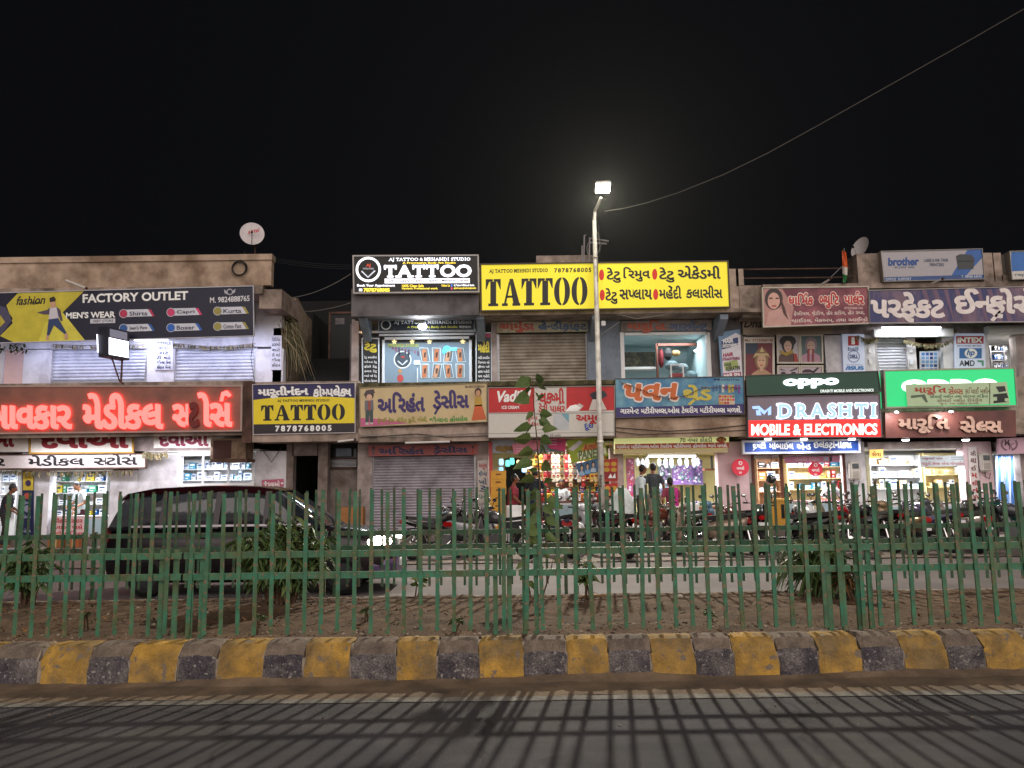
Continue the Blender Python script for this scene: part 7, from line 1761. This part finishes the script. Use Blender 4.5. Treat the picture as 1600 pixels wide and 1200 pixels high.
def sack(px_, py, Y, rx, ry, rz, c, label, name='sack', cat='sack'):
    p = at(px_, py, Y); bm = bmesh.new(); bmesh.ops.create_icosphere(bm, subdivisions=4, radius=1)
    for v in bm.verts:
        n_ = mnoise.noise(v.co*1.8 + p)*.14 + mnoise.noise(v.co*5 + p)*.05; q = v.co*(1+n_); v.co = Vector((q.x*rx, q.y*ry, max(-.9, q.z)*rz)) + Vector((p.x, Y, rz*.9+.02))
    b = MB(); b.bm(bm, mat('sack_'+c, c, .7, var=.12, scale=5, bump=.2, bscale=20)); tag(b.build(name, smooth=True, origin=(p.x, Y, .02)), label, cat)
sack(972, 800, 19.6, .34, .3, .75, 'b8c0c0', 'big white cloth-covered bundle standing by the thread shop entrance'); sack(985, 822, 19.2, .45, .35, .32, '9a8c7c', 'beige sack slumped at the foot of the white bundle')
r = thing('white_board', 'white panel leaning upright before the thread shop counter', 'panel', tuple(at(1080, 808, 20.0)))
b = MB(); b.px(1071, 788, 1093, 836, 20.0, 20.04, M_white); b.build('sheet', r); b = MB(); b.px(1076, 798, 1080, 818, 19.985, 19.999, paint('8a3030')); b.build('print', r)
p = at(1205, 749, YW-.35); r = thing('helmet', 'black glossy helmet hung at the phone shop doorway', 'helmet', tuple(p))
b = MB(); b.ball(tuple(p), .14, mat('helmet_black', '0c0c0e', .12, spec=.8), 16, 12, (1, 1.1, .95)); b.build('shell', r, smooth=True); b = MB(); b.loft([[tuple(p + Vector((-.10+.02*k, -.14-.05*(k % 2), -.02))), tuple(p + Vector((-.22, -.05, -.05)))] for k in range(2)], M_blackp, closed=False); b.build('visor', r)
b = MB(); b.tube([p + Vector((0, 0, .12)), at(1205, 711, YW-.02)], .006, M_wire, 4); b.build('strap', r)
b = MB(); p = at(1160, 850, 20.9)

# ------------------------------------------------------------------ plants between the fences
LG = [mat('leaf_%d' % i, c, .5, var=.2, scale=10, spec=.35) for i, c in enumerate(((.07, .115, .035), (.09, .14, .04), (.055, .09, .03), (.12, .165, .05)))]
M_stem = mat('stem_brown', (.10, .06, .035), .9, var=.3, scale=15)
rp = random.Random(9)
def blade(b, p, d, L, Wd, m, droop=.3, fold=.15, heart=False, roll=None):
    """A leaf as a folded blade: two halves in three lengths, drooping towards the tip."""
    d = d.normalized(); side = d.cross(Vector((0, 0, 1)))
    side = side.normalized() if side.length > 1e-3 else Vector((1, 0, 0)); nrm = side.cross(d)
    ro = rp.uniform(-1.2, 1.2) if roll is None else roll
    side, nrm = side*math.cos(ro) + nrm*math.sin(ro), nrm*math.cos(ro) - side*math.sin(ro)
    prof = ((0, .12), (.2, 1.0), (.5, .85), (.8, .4), (1, 0)) if heart else ((0, .1), (.25, .8), (.55, 1.0), (.8, .55), (1, 0))
    vs = []
    for u, w in prof:
        c = p + d*L*u - Vector((0, 0, droop*L*u*u)); vs += [c + side*Wd*.5*w + nrm*fold*Wd*w, c, c - side*Wd*.5*w + nrm*fold*Wd*w]
    fs = []
    for i in range(4): fs += [(3*i, 3*i+1, 3*i+4, 3*i+3), (3*i+1, 3*i+2, 3*i+5, 3*i+4)]
    b.add(vs, fs, m)
def bush(name, label, cat, px0, px1, pytop, Y, n_st, n_lf, L, Wd, cols, droop=.5, zb=.33, spread=1.0, dens_low=.3):
    X0, X1 = at(px0, 900, Y).x, at(px1, 900, Y).x; zt = at((px0+px1)/2, pytop, Y).z; cx = (X0+X1)/2; hw = (X1-X0)/2
    r = thing(name, label, cat, (cx, Y, zb)); st = MB(); fo = MB()
    for i in range(n_st):
        a = rp.uniform(0, 6.28); rad = math.sqrt(rp.random()); tip = Vector((cx + hw*.82*rad*math.cos(a), Y + hw*.5*rad*math.sin(a)*spread, zb + (zt-zb)*(rp.uniform(.55, 1.0)*(1 - .35*rad*rad))))
        root = Vector((cx + rp.uniform(-.12, .12)*hw*2, Y + rp.uniform(-.08, .08), zb-.03)); mid = root.lerp(tip, .55) + Vector((rp.uniform(-.05, .05), rp.uniform(-.05, .05), .08))
        pts = [root, root.lerp(mid, .5), mid, tip]; st.tube(pts, [.009, .008, .006, .003], M_stem, 5)
        for k in range(n_lf):
            u = dens_low + (1-dens_low)*rp.random()**.8; q = pts[1].lerp(pts[2], u/.6) if u < .6 else pts[2].lerp(pts[3], (u-.6)/.4)
            aa = rp.uniform(0, 6.28); d = Vector((math.cos(aa), math.sin(aa)*.9, rp.uniform(-.35, .5))); l = L*rp.uniform(.6, 1.25)
            blade(fo, q, d, l, Wd*l/L, rp.choice(cols), droop*rp.uniform(.5, 1.5))
    st.build('stem', r); fo.build('foliage', r)
    return r
bush('bush', 'dense leafy green bush in the earth strip in front of the car bonnet', 'bush', 338, 535, 792, 8.5, 80, 44, .13, .042, LG, .7, spread=.9, dens_low=.12)
bush('bush', 'low dark leafy bush by the fence near the pharmacy pillar', 'bush', -10, 100, 832, 8.7, 22, 34, .14, .045, [LG[2], LG[0]], .5, dens_low=.15)
bush('bush', 'drooping long-leaved plant in the earth strip before the phone shop', 'bush', 1222, 1342, 816, 8.6, 16, 26, .30, .035, [LG[0], LG[1], LG[2]], .9, dens_low=.2)
bush('bush', 'dry low bush in the earth strip at the machine shop end', 'bush', 1300, 1352, 868, 8.2, 7, 16, .16, .03, [LG[2], M_lf[0]], .6)
bush('small_plant', 'small young plant with whorled leaves beside the sapling', 'plant', 895, 938, 855, 8.6, 4, 20, .13, .05, [LG[1], LG[3]], .4, dens_low=.2)
bush('small_plant', 'little bright green weed at the edge of the far road', 'plant', 641, 664, 893, 9.05, 3, 12, .11, .04, [LG[3], LG[1]], .2, dens_low=.2)
for i, (x0, x1, yt, Y) in enumerate(((562, 590, 946, 7.4), (396, 412, 958, 6.95), (700, 722, 968, 6.9), (1100, 1120, 962, 7.3), (120, 150, 952, 7.2))):
    bush('weed', 'low weed tuft at the foot of the road-side fence, ' + ('below the bush', 'near the car door', 'before the sapling', 'under the thread shop', 'under the neon sign')[i], 'weed', x0, x1, yt, Y, 3, 9, .07, .02, [LG[2], LG[0], M_lf[3]], .3)
# the sapling with big heart-shaped leaves
r = thing('sapling', 'tall thin sapling with big heart-shaped leaves rising past the dairy board', 'sapling', tuple(at(838, 935, 8.9)))
tk = MB(); Ys = 8.85
tp = [(838, 940), (836, 905), (842, 860), (846, 800), (843, 750), (840, 700), (836, 655), (833, 620), (832, 592)]
tk.tube([at(x, y, Ys) for x, y in tp], [.017, .015, .013, .011, .010, .008, .006, .005, .003], M_stem, 7)
tk.tube([at(830, 938, Ys+.03), at(824, 905, Ys+.03), at(822, 872, Ys+.02), at(828, 835, Ys)], [.012, .010, .008, .004], M_stem, 6); tk.tube([at(846, 938, Ys-.02), at(858, 900, Ys), at(866, 868, Ys+.02)], [.011, .009, .004], M_stem, 6)
tk.build('trunk', r)
fo = MB()
lv = [(833, 592, 808, 600, 1), (832, 594, 848, 590, 1), (834, 606, 818, 612, 0), (834, 610, 842, 622, 0), (835, 618, 806, 624, 1), (836, 628, 850, 616, 0), (836, 640, 824, 652, 0), (837, 648, 860, 646, 1), (838, 655, 852, 660, 1), (838, 665, 806, 670, 1), (839, 672, 868, 668, 1),
      (839, 688, 806, 684, 1), (840, 692, 852, 706, 0), (841, 702, 812, 708, 1), (841, 712, 849, 702, 0), (842, 718, 806, 728, 1), (843, 745, 815, 750, 0), (844, 756, 862, 748, 0), (845, 772, 824, 782, 1), (845, 778, 876, 790, 1), (846, 786, 862, 800, 1), (846, 800, 830, 815, 1), (847, 806, 870, 818, 1), (822, 875, 810, 885, 0), (826, 850, 838, 858, 0), (862, 880, 878, 872, 0), (846, 832, 866, 842, 1), (834, 600, 852, 606, 0), (833, 598, 822, 590, 0), (837, 660, 822, 676, 1), (839, 682, 860, 690, 1), (842, 724, 860, 730, 1), (843, 738, 828, 732, 0), (845, 765, 834, 768, 0), (846, 792, 818, 798, 1), (846, 812, 858, 826, 1), (845, 840, 826, 846, 1), (842, 858, 856, 868, 0), (838, 880, 848, 890, 0), (864, 890, 874, 898, 0), (826, 892, 814, 902, 0), (845, 824, 824, 832, 1), (824, 905, 832, 915, 0)]
for x0, y0, x1, y1, big in lv:
    a = at(x0, y0, Ys); t = at(x1, y1, Ys - rp.uniform(-.12, .2)); L = (t-a).length
    fo.tube([a, a.lerp(t, .32)], .0025, M_stem, 4); s0 = a.lerp(t, .28); d = t - s0; L = max(d.length*1.2, .16 if big else .12)
    blade(fo, s0, d, L, L*(.72 if big else .6), rp.choice((LG[1], LG[1], LG[3], LG[3])), .12, .10, True, rp.choice((-1, 1))*rp.uniform(.75, 1.35))
fo.build('foliage', r)
# litter: a stick and pale scraps on the soil
b = MB(); b.tube([at(903, 934, 8.65), at(925, 931, 8.7), at(946, 930, 8.75)], .012, mat('stick', '8a6a48', .9), 6); tag(b.build('stick', origin=at(925, 931, 8.7)), 'pale dry stick lying on the soil near the small plant', 'stick')
for x, y, c, lab in ((1062, 926, 'c8c0b0', 'pale stone on the soil below the thread shop'), (908, 927, 'b8b0a0', 'white scrap on the soil beside the small plant'), (85, 996, '9a8468', 'tan stone at the kerb edge below the neon sign'), (326, 993, '7a6a5a', 'grey-brown stone at the kerb edge below the car')):
    q = atz(x, y, .36); b = MB(); pebble(b, q.x, q.y, soil_z(q.x, q.y)+.01, .035, mat('stone_'+c, c, .8, var=.1)); tag(b.build('stone', origin=q), lab, 'stone')

# ------------------------------------------------------------------ a thin haze added for the halo round the street lamp
b = MB(); b.box((-22, -4, -1.0), (22, 36, 13), mat('air', 'ffffff')); hz = struct(b.build('halo_haze'), 'stuff')
hm_ = bpy.data.materials.new('halo_haze_air'); hm_.use_nodes = True; nt = hm_.node_tree
for n_ in list(nt.nodes):
    if n_.type != 'OUTPUT_MATERIAL': nt.nodes.remove(n_)
pv = nt.nodes.new('ShaderNodeVolumePrincipled'); pv.inputs['Color'].default_value = (.9, .92, .85, 1); pv.inputs['Density'].default_value = .00008; pv.inputs['Anisotropy'].default_value = .75
nt.links.new(pv.outputs['Volume'], nt.nodes['Material Output'].inputs['Volume'])
hz.data.materials.clear(); hz.data.materials.append(hm_)
